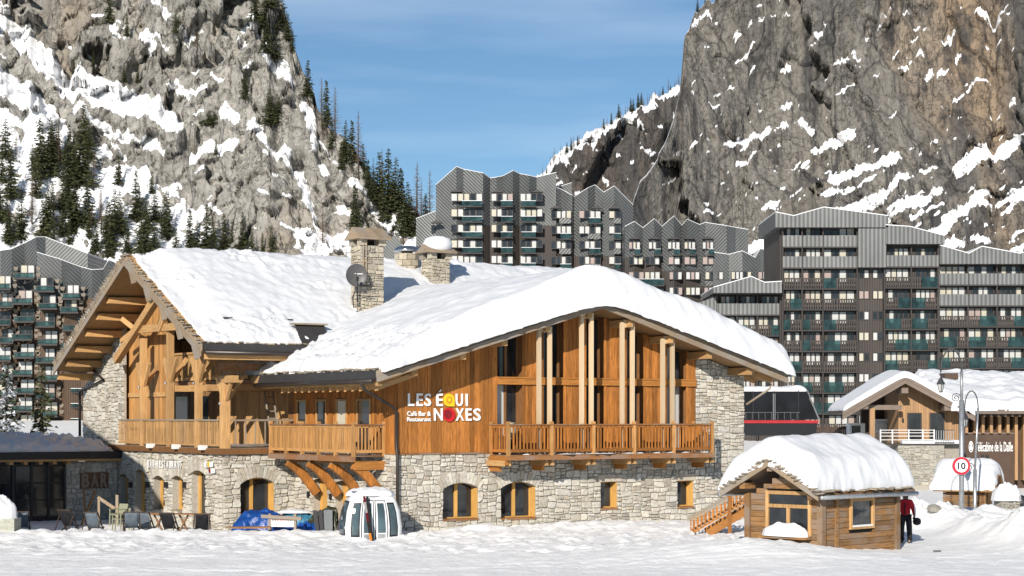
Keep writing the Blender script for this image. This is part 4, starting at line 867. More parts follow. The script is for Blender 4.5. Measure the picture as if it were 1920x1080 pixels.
# ================================================================== low glazed annex at the left
VA = G.v_at(222); FA = fmap(VA)
anx = thing('glazed_annex', 'low stone and glass annex in shade with a flat snowy roof', 'annex', (G.cx, G.cy, 0), YAW)
ua = lambda px, v=VA: G.u_at(px, v)
za = lambda py, px=110: G.z_at(py, ua(px), VA)
core = MB(); core.box(ua(124), -0.05, VA, VA+0.4, -0.9, za(866)); aw = obj('stone_wall', core, MAT['mortar'], anx)
place_stones([(P, FA, 1) for P in lay_stones(ua(124), -0.05, -0.6, za(867), [], 44, 0.08)], aw, MAT['stone'], 200, 12)
gl = MB(); gl.box(ua(-60), ua(124), VA+0.15, VA+0.3, -0.9, za(868)); gf = obj('glazed_front', gl, MAT['black'], anx)
MAT['dimglass'] = glass_mat('annex_glass', (0.014,0.016,0.02), 0.07, 0.5)
for a, b in ((-52, -32), (-28, -2), (1, 20), (31, 58.5), (62, 90), (93.5, 121)):
    for c, d in ((875, 904), (907.5, 936.5), (939, 969)):
        mb = MB(); mb.box(ua(a), ua(b), VA+0.10, VA+0.15, za(d, a), za(c, a)); obj('pane', mb, MAT['dimglass'], gf)
    mb = MB(); mb.box(ua(a)-0.02, ua(b)+0.02, VA+0.08, VA+0.14, za(988, a), za(973, a)); obj('lower_panel', mb, MAT['black'], gf)
for px in (-58, 25.5, 60.2, 92, 123): mb = MB(); mb.box(ua(px)-0.06, ua(px)+0.06, VA+0.04, VA+0.15, -0.8, za(868)); obj('frame_post', mb, MAT['black'], gf)
zr0 = za(850); UA0 = ua(-75)
mb = MB(); mb.hexa([(UA0,VA-0.5,zr0-0.05),(0.35,VA-0.5,zr0-0.05),(0.35,VA+5.5,zr0+0.2),(UA0,VA+5.5,zr0+0.2),(UA0,VA-0.5,zr0+0.08),(0.35,VA-0.5,zr0+0.08),(0.35,VA+5.5,zr0+0.38),(UA0,VA+5.5,zr0+0.38)]); ar = obj('roof', mb, MAT['zinc_dark'], anx)
mb = MB(); mb.box(UA0, 0.3, VA-0.62, VA-0.5, zr0-0.26, zr0+0.05); obj('fascia', mb, MAT['black'], ar)
mb = MB(); mb.box(UA0, 0.2, VA-0.56, VA-0.44, zr0-0.36, zr0-0.262); obj('eave_strip', mb, MAT['light_x'], ar)
for px in (15, 42, 70, 96, 122): mb = MB(); mb.box(ua(px)-0.09, ua(px)+0.09, VA-0.5, VA+0.05, zr0-0.50, zr0-0.362); obj('rafter_end', mb, MAT['light_y'], ar)
mb = MB(); mb.box(UA0, 0.0, VA+5.4, VA+5.6, -0.9, zr0+0.2); obj('back_wall', mb, MAT['mortar'], anx)
roof_snow('bluish shaded snow lying on the annex roof', G, UA0+0.05, -0.35, VA-0.42, VA+3, VA+5.4, lambda c: zr0+0.08+(c-VA+0.5)*0.05, lambda c, a: np.interp(c, [VA-0.4, VA+1.5, VA+5], [0.34, 0.52, 0.5])*(0.75+0.25*sstep(-0.5, -2.5, a)), 0.14, 0.10, 0.10, 'u', 0.45, 'snow_rough', 5.0, crumb=lambda c, a: 0.9+0*c)
# ---- carved BAR board
MAT['bar_board'] = wood('bar_board', (0.20,0.10,0.06), 0.3)
def fit(name, body, mat, parent, plane, a0, a1, z0, z1, off, extrude=0.03, bold=0.02):
    """a word scaled to fill a given rectangle of a wall; plane 'F' or 'W' with its wall coordinate off"""
    o = text(name, body, 1.0, mat, parent, (0,0,0), None, 0.5, bold)
    co = np.zeros(len(o.data.vertices)*3); o.data.vertices.foreach_get('co', co); co = co.reshape(-1, 3); mn, mx_ = co.min(0), co.max(0)
    x = (co[:, 0]-mn[0])/(mx_[0]-mn[0]); y = (co[:, 1]-mn[1])/(mx_[1]-mn[1]); d = (co[:, 2]-mn[2])/max(1e-6, mx_[2]-mn[2])*extrude
    A = a0+(a1-a0)*x; Z = z0+(z1-z0)*y; P = np.stack([A, off-d, Z], -1) if plane == 'F' else np.stack([off-d, A, Z], -1)
    o.data.vertices.foreach_set('co', P.reshape(-1)); o.data.update(); return o
bs = thing('bar_sign', 'dark wooden BAR board with raised letters on the shaded annex wall', 'sign', (G.cx, G.cy, 0), YAW)
for k in range(3): mb = MB(); c = za(886, 175)+(za(916, 175)-za(886, 175))*k/3; d = za(886, 175)+(za(916, 175)-za(886, 175))*(k+1)/3; mb.box(ua(149), ua(202), VA-0.11, VA-0.06, d+0.01, c); obj('board', mb, MAT['bar_board'], bs)
for ch, a, b in (('B', 151, 165), ('A', 168, 183), ('R', 186, 200)): fit('letter', ch, MAT['barge'], bs, 'F', ua(a), ua(b), za(914, 175), za(887, 175), VA-0.11, 0.06, 0.04)

# ---- restaurant sign on the boarded front
sgn = thing('restaurant_sign', 'white raised restaurant name with a yellow sun and a red moon on the boarded front', 'sign', (M.cx, M.cy, 0), YAW)
su = lambda px: M.u_at(px, -0.06); szz = lambda py, px=830: M.z_at(py, M.u_at(px), 0)
WHT = plain('sign_white', (0.85,0.85,0.85), 0.5, 0, 0.3, 0.02); YEL = plain('sign_yellow', (0.85,0.55,0.02), 0.5); RED = plain('sign_red', (0.55,0.015,0.02), 0.5); DRED = plain('sign_dark_red', (0.22,0.01,0.015), 0.5); ORA = plain('sign_orange', (0.6,0.28,0.01), 0.5)
for ch, a, b in (('L', 764, 776), ('E', 780, 792), ('S', 795, 807.5), ('E', 817.5, 829.5), ('U', 854, 867), ('I', 872.5, 876)): fit('letter', ch, WHT, sgn, 'F', su(a), su(b), szz(761.5), szz(738), -0.06, 0.05, 0.018)
for ch, a, b in (('N', 813, 829), ('X', 853.5, 869), ('E', 872.5, 883.5), ('S', 887, 900.5)): fit('letter', ch, WHT, sgn, 'F', su(a), su(b), szz(789), szz(765.5), -0.06, 0.05, 0.018)
mb = MB(); z_ = szz(735.5); mb.prism([(su(821), -0.11, szz(735.5)), (su(824), -0.11, szz(735.5)), (su(828), -0.11, szz(730.5)), (su(825), -0.11, szz(730.5))], (0, 0.04, 0)); obj('accent', mb, WHT, sgn)
fit('small_line', 'Café Bar &', WHT, sgn, 'F', su(763), su(807), szz(780), szz(771), -0.06, 0.04, 0.012); fit('small_line', 'Restaurant', WHT, sgn, 'F', su(763), su(807.5), szz(790), szz(782), -0.06, 0.04, 0.012)
def disc(cx, cz, r, v, th, n=28, corner=False, t0=0.0): 
    ring = [(cx+r*math.cos(2*math.pi*k/n), v, cz+r*math.sin(2*math.pi*k/n)) for k in range(n)]
    if corner: ring = [p for k, p in enumerate(ring) if not (n*0.75 <= k < n)]+[(cx, v, cz-r), (cx+r, v, cz-r)]
    mb = MB(); mb.prism(ring, (0, th, 0)); return mb
cq, zq = su(841), szz(750); rr = su(841)-su(830.8)
obj('sun_drop', disc(cq, zq, rr, -0.11, 0.05, 28, True), YEL, sgn); obj('sun_ring', disc(cq, zq, rr*0.5, -0.125, 0.01), ORA, sgn); obj('sun_core', disc(cq, zq, rr*0.28, -0.138, 0.01), YEL, sgn)
for k in range(12): a = 2*math.pi*k/12; mb = MB(); mb.beam((cq+rr*.52*math.cos(a), -0.118, zq+rr*.52*math.sin(a)), (cq+rr*.68*math.cos(a), -0.118, zq+rr*.68*math.sin(a)), 0.012, 0.02, (0,1,0)); obj('sun_ray', mb, ORA, sgn)
zq2 = szz(777.5); obj('moon_disc', disc(su(841.5), zq2, rr*1.12, -0.11, 0.05), RED, sgn); obj('moon_shade', disc(su(838.5), zq2+0.02, rr*0.72, -0.125, 0.012), DRED, sgn)
# ---- lettering on the porch wall
bsg = thing('lettering_sign', 'white BAR-RESTAURANT letters standing off the porch stone wall', 'sign', (G.cx, G.cy, 0), YAW)
gzz = lambda py, px: G.z_at(py, 0, gv(px))
word = 'BAR-RESTAURANT'; wd_ = [1, 1, 1, .55, 1, .9, .9, .9, 1.1, 1, 1, 1.1, 1.1, .95]; tot = sum(wd_); acc = 0
for ch, w_ in zip(word, wd_):
    p0, p1 = 281.5+66*acc/tot, 281.5+66*(acc+w_*0.68)/tot; acc += w_
    pm = (p0+p1)/2; z0, z1 = gzz(877+1.5*(pm-281)/66, pm), gzz(862.5+1.5*(pm-281)/66, pm)
    if ch == '-': z0, z1 = z0+(z1-z0)*0.4, z0+(z1-z0)*0.58
    fit('letter', ch, WHT, bsg, 'W', gv(p0), gv(p1), z0, z1, -0.13, 0.015, 0.0)
lg = thing('small_logo_sign', 'small white and yellow restaurant name high on the porch stone wall near its corner', 'sign', (G.cx, G.cy, 0), YAW)
for ch, a, b, y0, y1, mt in (('É', 389.5, 394.5, 865, 876, WHT), ('Q', 395, 398.5, 865, 876, YEL), ('U', 399, 402.5, 866, 876, WHT), ('I', 403.2, 404.5, 866, 876, WHT), ('O', 397.5, 400, 877.5, 887, DRED), ('X', 400.5, 403.5, 878, 887, WHT), ('E', 404, 406, 878, 887, WHT), ('S', 406.4, 408.5, 878, 887, WHT)): fit('letter', ch, mt, lg, 'W', gv(a), gv(b), gzz(y1, a), gzz(y0, a), -0.12, 0.04, 0.02)

# ================================================================== on the terrace
def place(px, Y, z=None): x = (px-HX)/FPX*Y; return Vector((x, Y, gz(x, Y) if z is None else z))
FAB = {'grey': plain('grey_canvas', (0.13,0.16,0.19), 0.85, 0, 0.2, 0.15, 6, 0.2), 'black': plain('black_canvas', (0.02,0.02,0.023), 0.85, 0, 0.2, 0.2, 6, 0.2)}
FRM = plain('dark_frame_wood', (0.05,0.035,0.028), 0.6)
def deck_chair(px, Y, col, rz, label, lean=0.0):
    t = thing('deck_chair', label, 'deck chair', place(px, Y), rz, 'deck chairs on the terrace')
    for s_ in (-1, 1):
        mb = MB(); mb.beam((s_*0.3, -0.28, 1.02), (s_*0.3, 0.42, 0.0), 0.045, 0.045); obj('back_rail', mb, FRM, t)
        mb = MB(); mb.beam((s_*0.26, 0.35, 0.42), (s_*0.26, -0.45, 0.0), 0.045, 0.045); obj('seat_rail', mb, FRM, t)
        mb = MB(); mb.beam((s_*0.33, -0.12, 0.78), (s_*0.33, -0.55, 0.0), 0.035, 0.035); obj('prop', mb, FRM, t)
    mb = MB(); mb.beam((-0.3, -0.28, 1.02), (0.3, -0.28, 1.02), 0.05, 0.05); obj('top_bar', mb, FRM, t)
    n = 10; V = []
    for i in range(n+1):
        q = i/n; y = -0.28+0.63*q; z = 1.02-0.62*q-0.24*math.sin(math.pi*q)
        V.append([(x, y+0.02*math.sin(x*20+i), z+0.012*math.sin(x*14+i*1.7)) for x in np.linspace(-0.26, 0.26, 7)])
    P = np.array(V); me = grid_mesh('sling', P, FAB[col]); o = obj('sling', me, None, t); md = o.modifiers.new('thick', 'SOLIDIFY'); md.thickness = 0.012
    return t
for px, Y, c, rz, lb in ((41, 73.6, 'grey', R(8), 'grey canvas deck chair nearest the snow heap before the glass doors'), (128, 73.8, 'black', R(-24), 'black canvas deck chair in front of the annex stone wall'), (176, 73.8, 'grey', R(-14), 'grey canvas deck chair under the BAR board'), (247, 73.6, 'grey', R(10), 'grey canvas deck chair in front of the stacked green chairs'), (273, 74.6, 'grey', R(-18), 'grey canvas deck chair behind another grey one beside the long table'), (318, 74.2, 'black', R(-16), 'black canvas deck chair in the middle of the long table'), (378, 74.4, 'black', R(14), 'black canvas deck chair at the end of the long table near the wing corner')): deck_chair(px, Y, c, rz, lb)
tb = thing('long_table', 'long wooden trestle table along the porch wall', 'table', place(338, 76.0), R(-12))
for k in range(3): mb = MB(); mb.box(-1.3, 1.3, -0.33+0.22*k, -0.12+0.22*k, 0.80, 0.84); obj('table_board', mb, MAT['brown_x'], tb)
for x in (-0.95, 0.15, 0.95):
    for s_ in (-1, 1): mb = MB(); mb.beam((x-s_*0.22, 0.05*s_, 0.8), (x+s_*0.22, 0.05*s_, 0.0), 0.06, 0.06); obj('leg', mb, MAT['brown'], tb)
OLV = plain('olive_metal', (0.28,0.28,0.19), 0.5)
for i in range(3):
    c = thing('garden_chair', ('lowest', 'middle', 'topmost')[i]+' olive garden chair of the stack by the porch corner', 'chair', place(232-5*i, 77.5)+Vector((0, 0, 0.20*i)), R(-35), 'stacked olive garden chairs')
    for x in (-0.25, 0.25):
        for y in (-0.25, 0.22): mb = MB(); mb.beam((x, y, 0), (x*0.95, y*0.95, 0.66), 0.04, 0.04); obj('leg', mb, OLV, c)
        mb = MB(); mb.box(x-0.03, x+0.03, -0.27, 0.24, 0.66, 0.70); obj('armrest', mb, OLV, c)
    mb = MB(); mb.box(-0.25, 0.25, -0.26, 0.22, 0.44, 0.48); obj('seat', mb, OLV, c); mb = MB(); mb.hexa([(-0.25,0.2,0.5),(0.25,0.2,0.5),(0.25,0.24,0.5),(-0.25,0.24,0.5),(-0.25,0.3,0.9),(0.25,0.3,0.9),(0.25,0.33,0.9),(-0.25,0.33,0.9)]); obj('backrest', mb, OLV, c)
mb = MB(); mb.prism([(-0.85,-0.1,0),(0.85,-0.1,0),(0.8,-0.1,0.5),(-0.6,-0.1,0.72),(-0.85,-0.1,0.65)], (0, 0.25, 0)); tag(obj('stone_trough', mb, stone('pale_stone', [(0.5,0.49,0.43),(0.46,0.45,0.4)]), None, place(303, 79.5), (0,0,R(20))), 'pale stone trough leaning below the two narrow porch windows', 'trough')
hd = thing('stair_handrail', 'grey wooden handrail slanting down in front of the annex wall', 'handrail', place(196, 83.0), 0.0)
mb = MB(); mb.beam((-0.3, 0, 1.25), (0.45, 0, 0.75), 0.08, 0.14); obj('rail', mb, MAT['barge'], hd); mb = MB(); mb.box(0.5, 0.62, -0.06, 0.06, -0.2, 1.35); obj('post', mb, MAT['barge'], hd); mb = MB(); mb.box(-0.3, -0.2, -0.05, 0.05, -0.2, 1.25); obj('post', mb, MAT['barge'], hd)
for px, dx, lb in ((152, 0.35, 'dark wooden pole leaning on the annex wall below the BAR board'), (162, -0.4, 'thin wooden lath crossing the dark pole on the annex wall')):
    mb = MB(); mb.beam((0, 0, 0), (dx, 1.2, 1.5), 0.07, 0.07); tag(obj('leaning_pole', mb, MAT['brown'], None, place(px, 82.5)), lb, 'pole')
P = place(6, 71.3); mb = MB(); mb.box(-1.0, 0.55, -0.5, 0.5, -0.2, 0.32); tag(obj('concrete_block', mb, stone('concrete', [(0.42,0.43,0.37),(0.4,0.4,0.35)]), None, P), 'pale concrete block under the snow heap at the left edge', 'block')
def mound(name, label, c, rx, ry, h, seed, mat='snow', n=26, p=0.6, noise_=0.12):
    a = np.linspace(0, 2*np.pi, n*2+1)[:-1]; r = np.linspace(0, 1, n)[:, None]; prof = np.sqrt(np.clip(1-r**2.6, 0, 1)); a = np.append(a, a[0])
    x = r*np.cos(a)*rx; y = r*np.sin(a)*ry; k = 1+noise_*fbm(np.cos(a)*1.6+seed+r*0.8, np.sin(a)*1.6+r*1.7, 4); z = h*prof*(1+noise_*1.3*fbm(x*1.3/rx*2+seed, y*1.3/ry*2, 4))
    return obj(name, grid_mesh(name, np.stack([x*k, y*k, np.repeat(z, 1, 1)], -1), MAT[mat]), None, None, c)
o = mound('snow_heap', '', P+Vector((-0.25, 0, 0.30)), 0.85, 0.55, 0.85, 3.0); o['kind'] = 'stuff'; o['label'] = 'rounded snow heap on the pale concrete block at the left edge'; o['category'] = 'snow'

# ---- tarpaulins and boards beside the cabin lift car
def tarp(label, px0, px1, pyt, Y, dpt, c, seed, rough=0.3, name='tarpaulin', ptop=None, ripple=0.10):
    x0, x1 = (px0-HX)/FPX*Y, (px1-HX)/FPX*Y; H = CZ+(HY-pyt)/FPX*Y-gz((x0+x1)/2, Y); n, m = 70, 46
    S, T_ = np.meshgrid(np.linspace(0, 1, n), np.linspace(-1, 1, m)); env = np.clip(np.sin(np.pi*S), 0, 1)**0.45 if ptop is None else np.interp(S, [q[0] for q in ptop], [q[1] for q in ptop])
    cr_ = np.clip(1-np.abs(T_)**2.2, 0, 1)**0.55; fo = ridged(S*4+seed+T_*0.7, T_*1.5+seed, 4)-1.1; z = H*env*cr_*(1+0.06*fo)+ripple*0.5*fo*cr_*env; y = T_*dpt*(0.75+0.25*env)+ripple*fbm(S*6+seed, T_*2, 3)
    t = NT(name+'_'+label[:6]); n1 = t.noise(t.coord((1,1,1)), 2.5, 5); t.col(t.ramp(n1, [(0.3, sc(c, 0.7)), (0.7, sc(c, 1.2))])); t.rough(rough, 0.5); t.bump(t.noise(t.coord((1,1,1)), 5, 4, 0.6, 1.0), 0.6, 0.06)
    o = obj(name, grid_mesh(name, np.stack([x0+(x1-x0)*S, Y+y, z+gz((x0+x1)/2, Y)-0.08], -1), t.m), None); tag(o, label, 'tarpaulin'); return o
tarp('crumpled bright blue tarpaulin heap under the arched wing window', 430, 572, 950, 74.2, 0.9, (0.008,0.06,0.26), 1.0, ptop=[(0,0),(0.06,0.55),(0.2,0.9),(0.45,1.0),(0.62,0.86),(0.85,0.6),(1,0)])
tarp('bright blue tarpaulin end showing below the olive sheet', 545, 606, 975, 73.4, 0.5, (0.012,0.08,0.34), 4.0)
lt = tarp('pale blue tarpaulin with snow on it behind the wooden stand', 510, 606, 953, 76.4, 0.8, (0.06,0.22,0.34), 2.0)
o = mound('snow_patch', '', place(552, 76.2)+Vector((0,0,0.93)), 0.7, 0.4, 0.14, 9.0, 'snow_rough'); o['kind'] = 'stuff'; o['label'] = 'snow lying on the pale blue tarpaulin'; o['category'] = 'snow'
tarp('dark olive sheet slung over boards beside the cabin lift car', 553, 633, 946, 74.0, 0.6, (0.035,0.04,0.018), 6.0, 0.3, ptop=[(0,0.0),(0.15,0.35),(0.5,0.8),(0.8,1.0),(0.95,0.97),(1,0.8)])
bd = thing('board_stack', 'black and grey boards leaning under the olive sheet', 'boards', place(616, 73.0), R(8))
for k, (x, w_, m_, r_) in enumerate(((-0.42, 0.16, 'black', 0.10), (-0.25, 0.16, 'black', 0.06), (0.0, 0.34, 'zincpanel', 0.0), (0.42, 0.3, 'black', -0.28))):
    MAT.setdefault('zincpanel', plain('grey_panel', (0.14,0.15,0.16), 0.5)); mb = MB(); mb.hexa([(x-w_/2,0.1*k,-0.1),(x+w_/2,0.1*k,-0.1),(x+w_/2,0.1*k+0.05,-0.1),(x-w_/2,0.1*k+0.05,-0.1),(x-w_/2-r_,0.3+0.1*k,0.8),(x+w_/2-r_,0.3+0.1*k,0.8),(x+w_/2-r_,0.35+0.1*k,0.8),(x-w_/2-r_,0.35+0.1*k,0.8)]); obj('board', mb, MAT[m_], bd)
st = thing('wooden_stand', 'small wooden stand with a patterned white banner before the blue tarpaulin', 'stand', place(530, 72.2), R(-14))
for x in (-0.52, 0.52): mb = MB(); mb.box(x-0.05, x+0.05, -0.05, 0.05, -0.2, 0.72); obj('post', mb, MAT['barge'], st)
mb = MB(); mb.beam((-0.85, -0.07, 0.62), (0.8, -0.07, 0.55), 0.09, 0.13); obj('crossbar', mb, MAT['barge'], st)
mb = MB(); mb.box(-0.47, 0.47, -0.03, -0.01, 0.22, 0.52); bn = obj('banner', mb, WHT, st)
for k in range(13): mb = MB(); x = -0.44+0.068*k; mb.prism([(x, -0.045, 0.51), (x+0.05, -0.045, 0.51), (x+0.02, -0.045, 0.40)], (0, 0.01, 0)); obj('pattern_mark', mb, RED if k in (4, 5, 7, 8) else FRM, bn)
bp = thing('pallet', 'flat dark wooden pallet half buried in snow before the blue tarpaulin', 'pallet', place(468, 71.6), R(4)); 
for k in range(4): mb = MB(); mb.box(-0.9, 0.8, -0.3+0.16*k, -0.18+0.16*k, 0.10, 0.15); obj('slat', mb, MAT['brown_x'], bp)

# ---- retired cabin lift car
gon = thing('cabin_lift_car', 'white rounded cabin lift car parked in the snow at the chalet corner', 'cabin lift car', place(695, 70.3, -0.25), R(14))
WP = plain('cabin_white', (0.72,0.73,0.74), 0.3, 0, 0.5, 0.03); CG = glass_mat('cabin_glass', (0.05,0.075,0.085), 0.08, 0.5); RUB = MAT['black']
def gprof(z):           # half width and half depth at height
    return float(np.interp(z, [0, 0.25, 0.7, 1.3, 1.7, 1.9, 2.02], [1.00, 1.10, 1.12, 1.04, 0.90, 0.78, 0.5])), float(np.interp(z, [0, 0.25, 0.7, 1.3, 1.7, 1.9, 2.02], [0.76, 0.84, 0.86, 0.80, 0.70, 0.6, 0.35]))
def gpt(a, z, o=0.0):   # superellipse cross-section
    w, d = gprof(z); c, s_ = math.cos(a), math.sin(a); e = 0.38
    return (math.copysign(abs(c)**e, c)*(w+o), math.copysign(abs(s_)**e, s_)*(d+o), z)
zs_ = [0, 0.1, 0.25, 0.5, 0.7, 1.0, 1.3, 1.5, 1.7, 1.82, 1.9, 1.97, 2.02]; n = 48; mb = MB()
for z in zs_: mb.v += [gpt(2*math.pi*k/n, z) for k in range(n)]
for i in range(len(zs_)-1):
    for k in range(n): mb.f.append((i*n+k, i*n+(k+1)%n, (i+1)*n+(k+1)%n, (i+1)*n+k))
mb.f.append(tuple(range((len(zs_)-1)*n, len(zs_)*n))); shell = obj('shell', mb, WP, gon, smooth=True)
def gpanel(name, xa, xb, z0, z1, mat, parent, side='f', o=0.02, skew=0.0):
    mb = MB(); nz, nx = 7, 4
    for q in (o, o-0.03):
        for i in range(nz+1):
            z = z0+(z1-z0)*i/nz; w, d = gprof(z); kx = w/1.1
            for j in range(nx+1):
                x = (xa+(xb-xa)*j/nx)
                if side == 'f': mb.v.append((x*kx, -(d+q)*min(1, (1-min(0.97, abs(x*kx)/(w+0.02))**4.4)**0.225), z))
                else: mb.v.append((-(w+q)*(1-min(0.97, abs(x*kx)/(d+0.02))**4.4)**0.225, x*kx, z))
    s_ = (nz+1)*(nx+1)
    for i in range(nz):
        for j in range(nx): a = i*(nx+1)+j; mb.f.append((a, a+1, a+nx+2, a+nx+1)); mb.f.append((a+s_, a+s_+nx+1, a+s_+nx+2, a+s_+1))
    for i in range(nz): 
        for j in (0, nx): a = i*(nx+1)+j; mb.f.append((a, a+nx+1, a+nx+1+s_, a+s_))
    return obj(name, mb, mat, parent, smooth=False)
for a, b in ((-0.50, -0.03), (0.03, 0.50)):
    dr = gpanel('door', a, b, 0.08, 1.72, RUB, gon, 'f', 0.03); gpanel('door_skin', a+0.03, b-0.03, 0.12, 1.69, WP, dr, 'f', 0.045); gpanel('door_pane', a+0.09, b-0.09, 0.5, 1.60, CG, dr, 'f', 0.055); gpanel('lower_pane', a+0.09, b-0.09, 0.16, 0.46, MAT['steel'], dr, 'f', 0.055)
for a, b in ((-0.88, -0.56), (0.56, 0.88)): wn = gpanel('side_window', a, b, 0.35, 1.62, RUB, gon, 'f', 0.03); gpanel('pane', a+0.04, b-0.04, 0.42, 1.56, CG, wn, 'f', 0.042)
wn = gpanel('end_window', -0.62, 0.62, 0.4, 1.68, RUB, gon, 's', 0.03); gpanel('pane', -0.56, 0.56, 0.46, 1.62, CG, wn, 's', 0.045)
mb = MB(); mb.box(-0.75, 0.75, -0.45, 0.45, 1.98, 2.04); obj('roof_rim', mb, MAT['zincpanel'], gon)
o = mound('snow_cap', '', (0, 0, 1.86), 0.95, 0.72, 0.30, 5.0); o.parent = gon; o['kind'] = 'stuff'
mb = MB(); mb.tube([(-1.12,-0.35,0.12),(-1.05,-0.85,0.12),(0.9,-0.92,0.12),(1.12,-0.4,0.12)], 0.06, 8); obj('bumper', mb, RUB, gon)
for i, (dx, lb) in enumerate(((0.0, 'maroon and orange ski leaning on the cabin lift car doors'), (0.075, 'second ski of the pair, showing behind the maroon one'))):
    sk_ = thing('ski', lb, 'ski', place(694.5+2*i, 69.0, 0.0), 0.0, 'skis leaning on the cabin lift car')
    p0, p1 = Vector((0.02+dx*0.3, 0.0, 0.0)), Vector((-0.27+dx, 0.42, 1.62)); SKC = [plain('ski_orange', (0.55,0.17,0.02), 0.85, 0, 0.05), plain('ski_black', (0.02,0.02,0.02), 0.85, 0, 0.05), plain('ski_maroon', (0.10,0.008,0.015), 0.85, 0, 0.05), plain('ski_white', (0.25,0.23,0.23), 0.85, 0, 0.05), plain('ski_maroon_tip', (0.12,0.015,0.02), 0.85, 0, 0.05)] if i == 0 else SKC
    for k, (t0, t1) in enumerate(((0, 0.16), (0.16, 0.42), (0.42, 0.62), (0.62, 0.86), (0.86, 1.0))): mb = MB(); mb.beam(p0.lerp(p1, t0), p0.lerp(p1, t1), 0.085, 0.02, (0,1,0)); obj('ski_section', mb, SKC[k] if i == 0 else SKC[1], sk_)

# ================================================================== snowed-in log hut on the right
Hh = Frame((1540-HX)/FPX*62.0, 62.0, R(45))
hut = thing('log_hut', 'small log hut with gabled roof under a huge cap of snow', 'hut', (Hh.cx, Hh.cy, 0), R(45))
HU, HV = Hh.u_at(1680), Hh.v_at(1404); OV = 0.55
va, vb, vc = Hh.v_at(1533, -OV), Hh.v_at(1435, -OV), Hh.v_at(1353, -OV)
HR = (va+vc)/2; zE = Hh.z_at(925, -OV, va); zA = Hh.z_at(862, -OV, vb); HS = (zA-zE)/(HR-va)
def hz(v): return zA-HS*abs(v-HR)
zt_ = Hh.z_at(922, 0, 0)
rnd = random.Random(66)
mb = MB(); mb.box(0.06, HU-0.06, 0.06, HV-0.06, -0.5, hz(0)-0.2); hc = obj('wall_core', mb, MAT['inside'], hut)
z = -0.45; hwin = (Hh.u_at(1592), Hh.u_at(1637), Hh.z_at(993, 1.6, 0), Hh.z_at(934, 1.6, 0))
gwin = (Hh.v_at(1522), Hh.v_at(1437), Hh.z_at(1004, 0, 1.2), Hh.z_at(921, 0, 1.2))
while z < hz(0)-0.2:
    h = rnd.uniform(0.15, 0.22); z1 = min(z+h, hz(0)-0.18)
    for a, b in ([(0.06, HU-0.06)] if (z1 < hwin[2] or z > hwin[3]) else [(0.06, hwin[0]), (hwin[1], HU-0.06)]):
        mb = MB(); d = rnd.uniform(0.0, 0.025); mb.hexa([(a,-d,z+0.006),(b,-d,z+0.006),(b,0.08,z+0.006),(a,0.08,z+0.006),(a,-d+0.012,z1-0.006),(b,-d+0.012,z1-0.006),(b,0.08,z1-0.006),(a,0.08,z1-0.006)]); obj('log_board', mb, MAT['hut'], hut)
    z = z1
z = -0.45
while z < zA-0.3:
    h = rnd.uniform(0.15, 0.22); z1 = z+h
    lo, hi = 0.06, HV-0.06
    if z1 > hz(0)-0.2: ex = (z1-(hz(0)-0.2))/HS; lo, hi = max(lo, HR-(HR-va)*0+ex-HR+0.0), hi-ex
    if z1 > hz(0)-0.2: lo = 0.06+ex
    if hi-lo > 0.2:
        for a, b in ([(lo, hi)] if (z1 < gwin[2] or z > gwin[3]) else [(lo, gwin[0]), (gwin[1], hi)]):
            if b-a > 0.03: mb = MB(); d = rnd.uniform(0.0, 0.025); mb.box(-d, 0.08, a, b, z+0.006, z1-0.006); obj('log_board', mb, MAT['hut_y'], hut)
    z = z1
for (x, y) in ((0, 0), (HU, 0), (0, HV)): mb = MB(); mb.box(x-0.11, x+0.11, y-0.11, y+0.11, -0.5, hz(0)-0.22); obj('corner_post', mb, MAT['hut'], hut)
mb = MB(); mb.box(0.75, 0.93, -0.06, 0.0, -0.5, hz(0)-0.25); obj('corner_post', mb, MAT['hut'], hut)
mb = MB(); t = 0.12; a, b, c, d = hwin; mb.box(a, a+t, -0.07, 0.05, c, d).box(b-t, b, -0.07, 0.05, c, d).box(a+t, b-t, -0.07, 0.05, d-t, d).box(a+t, b-t, -0.07, 0.05, c, c+t); w_ = obj('window', mb, MAT['light'], hut)
mb = MB(); mb.box(a+t, b-t, 0.0, 0.05, c+t, d-t); obj('pane', mb, MAT['glass'], w_); mb = MB(); mb.box(a+t, b-t, -0.08, -0.01, c+t-0.04, c+t+0.02); obj('sill', mb, MAT['white'], w_)
a, b, c, d = gwin; m1 = c+(d-c)*0.62; m2 = (a+b)/2; mb = MB(); mb.box(-0.06, 0.06, a, a+t, c, d).box(-0.06, 0.06, b-t, b, c, d).box(-0.06, 0.06, a+t, b-t, d-t, d).box(-0.06, 0.06, a+t, b-t, m1, m1+t).box(-0.06, 0.06, m2-t/2, m2+t/2, c, m1); w_ = obj('front_window', mb, MAT['light'], hut)
for y0, y1, z0, z1 in ((a+t, b-t, m1+t, d-t), (a+t, m2-t/2, c, m1), (m2+t/2, b-t, c, m1)): mb = MB(); mb.box(0.0, 0.05, y0, y1, z0, z1); obj('pane', mb, MAT['glass'], w_)
mb = MB(); mb.box(-0.4, 0.02, a-0.05, b+0.05, c-0.1, c-0.02); obj('counter', mb, MAT['hut_y'], hut)
o = mound('counter_snow', '', (-0.2, (a+b)/2, c-0.02), 0.3, (b-a)/2, 0.42, 8.0); o.parent = hut; o['kind'] = 'stuff'
u0, u1 = -OV, HU+0.75; v0, v1_ = va-0.05, vc+0.05; rt = 0.12; mb = MB()
for p, q in ((v0, HR), (HR, v1_)): mb.hexa([(u0,p,hz(p)-rt),(u1,p,hz(p)-rt),(u1,q,hz(q)-rt),(u0,q,hz(q)-rt),(u0,p,hz(p)),(u1,p,hz(p)),(u1,q,hz(q)),(u0,q,hz(q))])
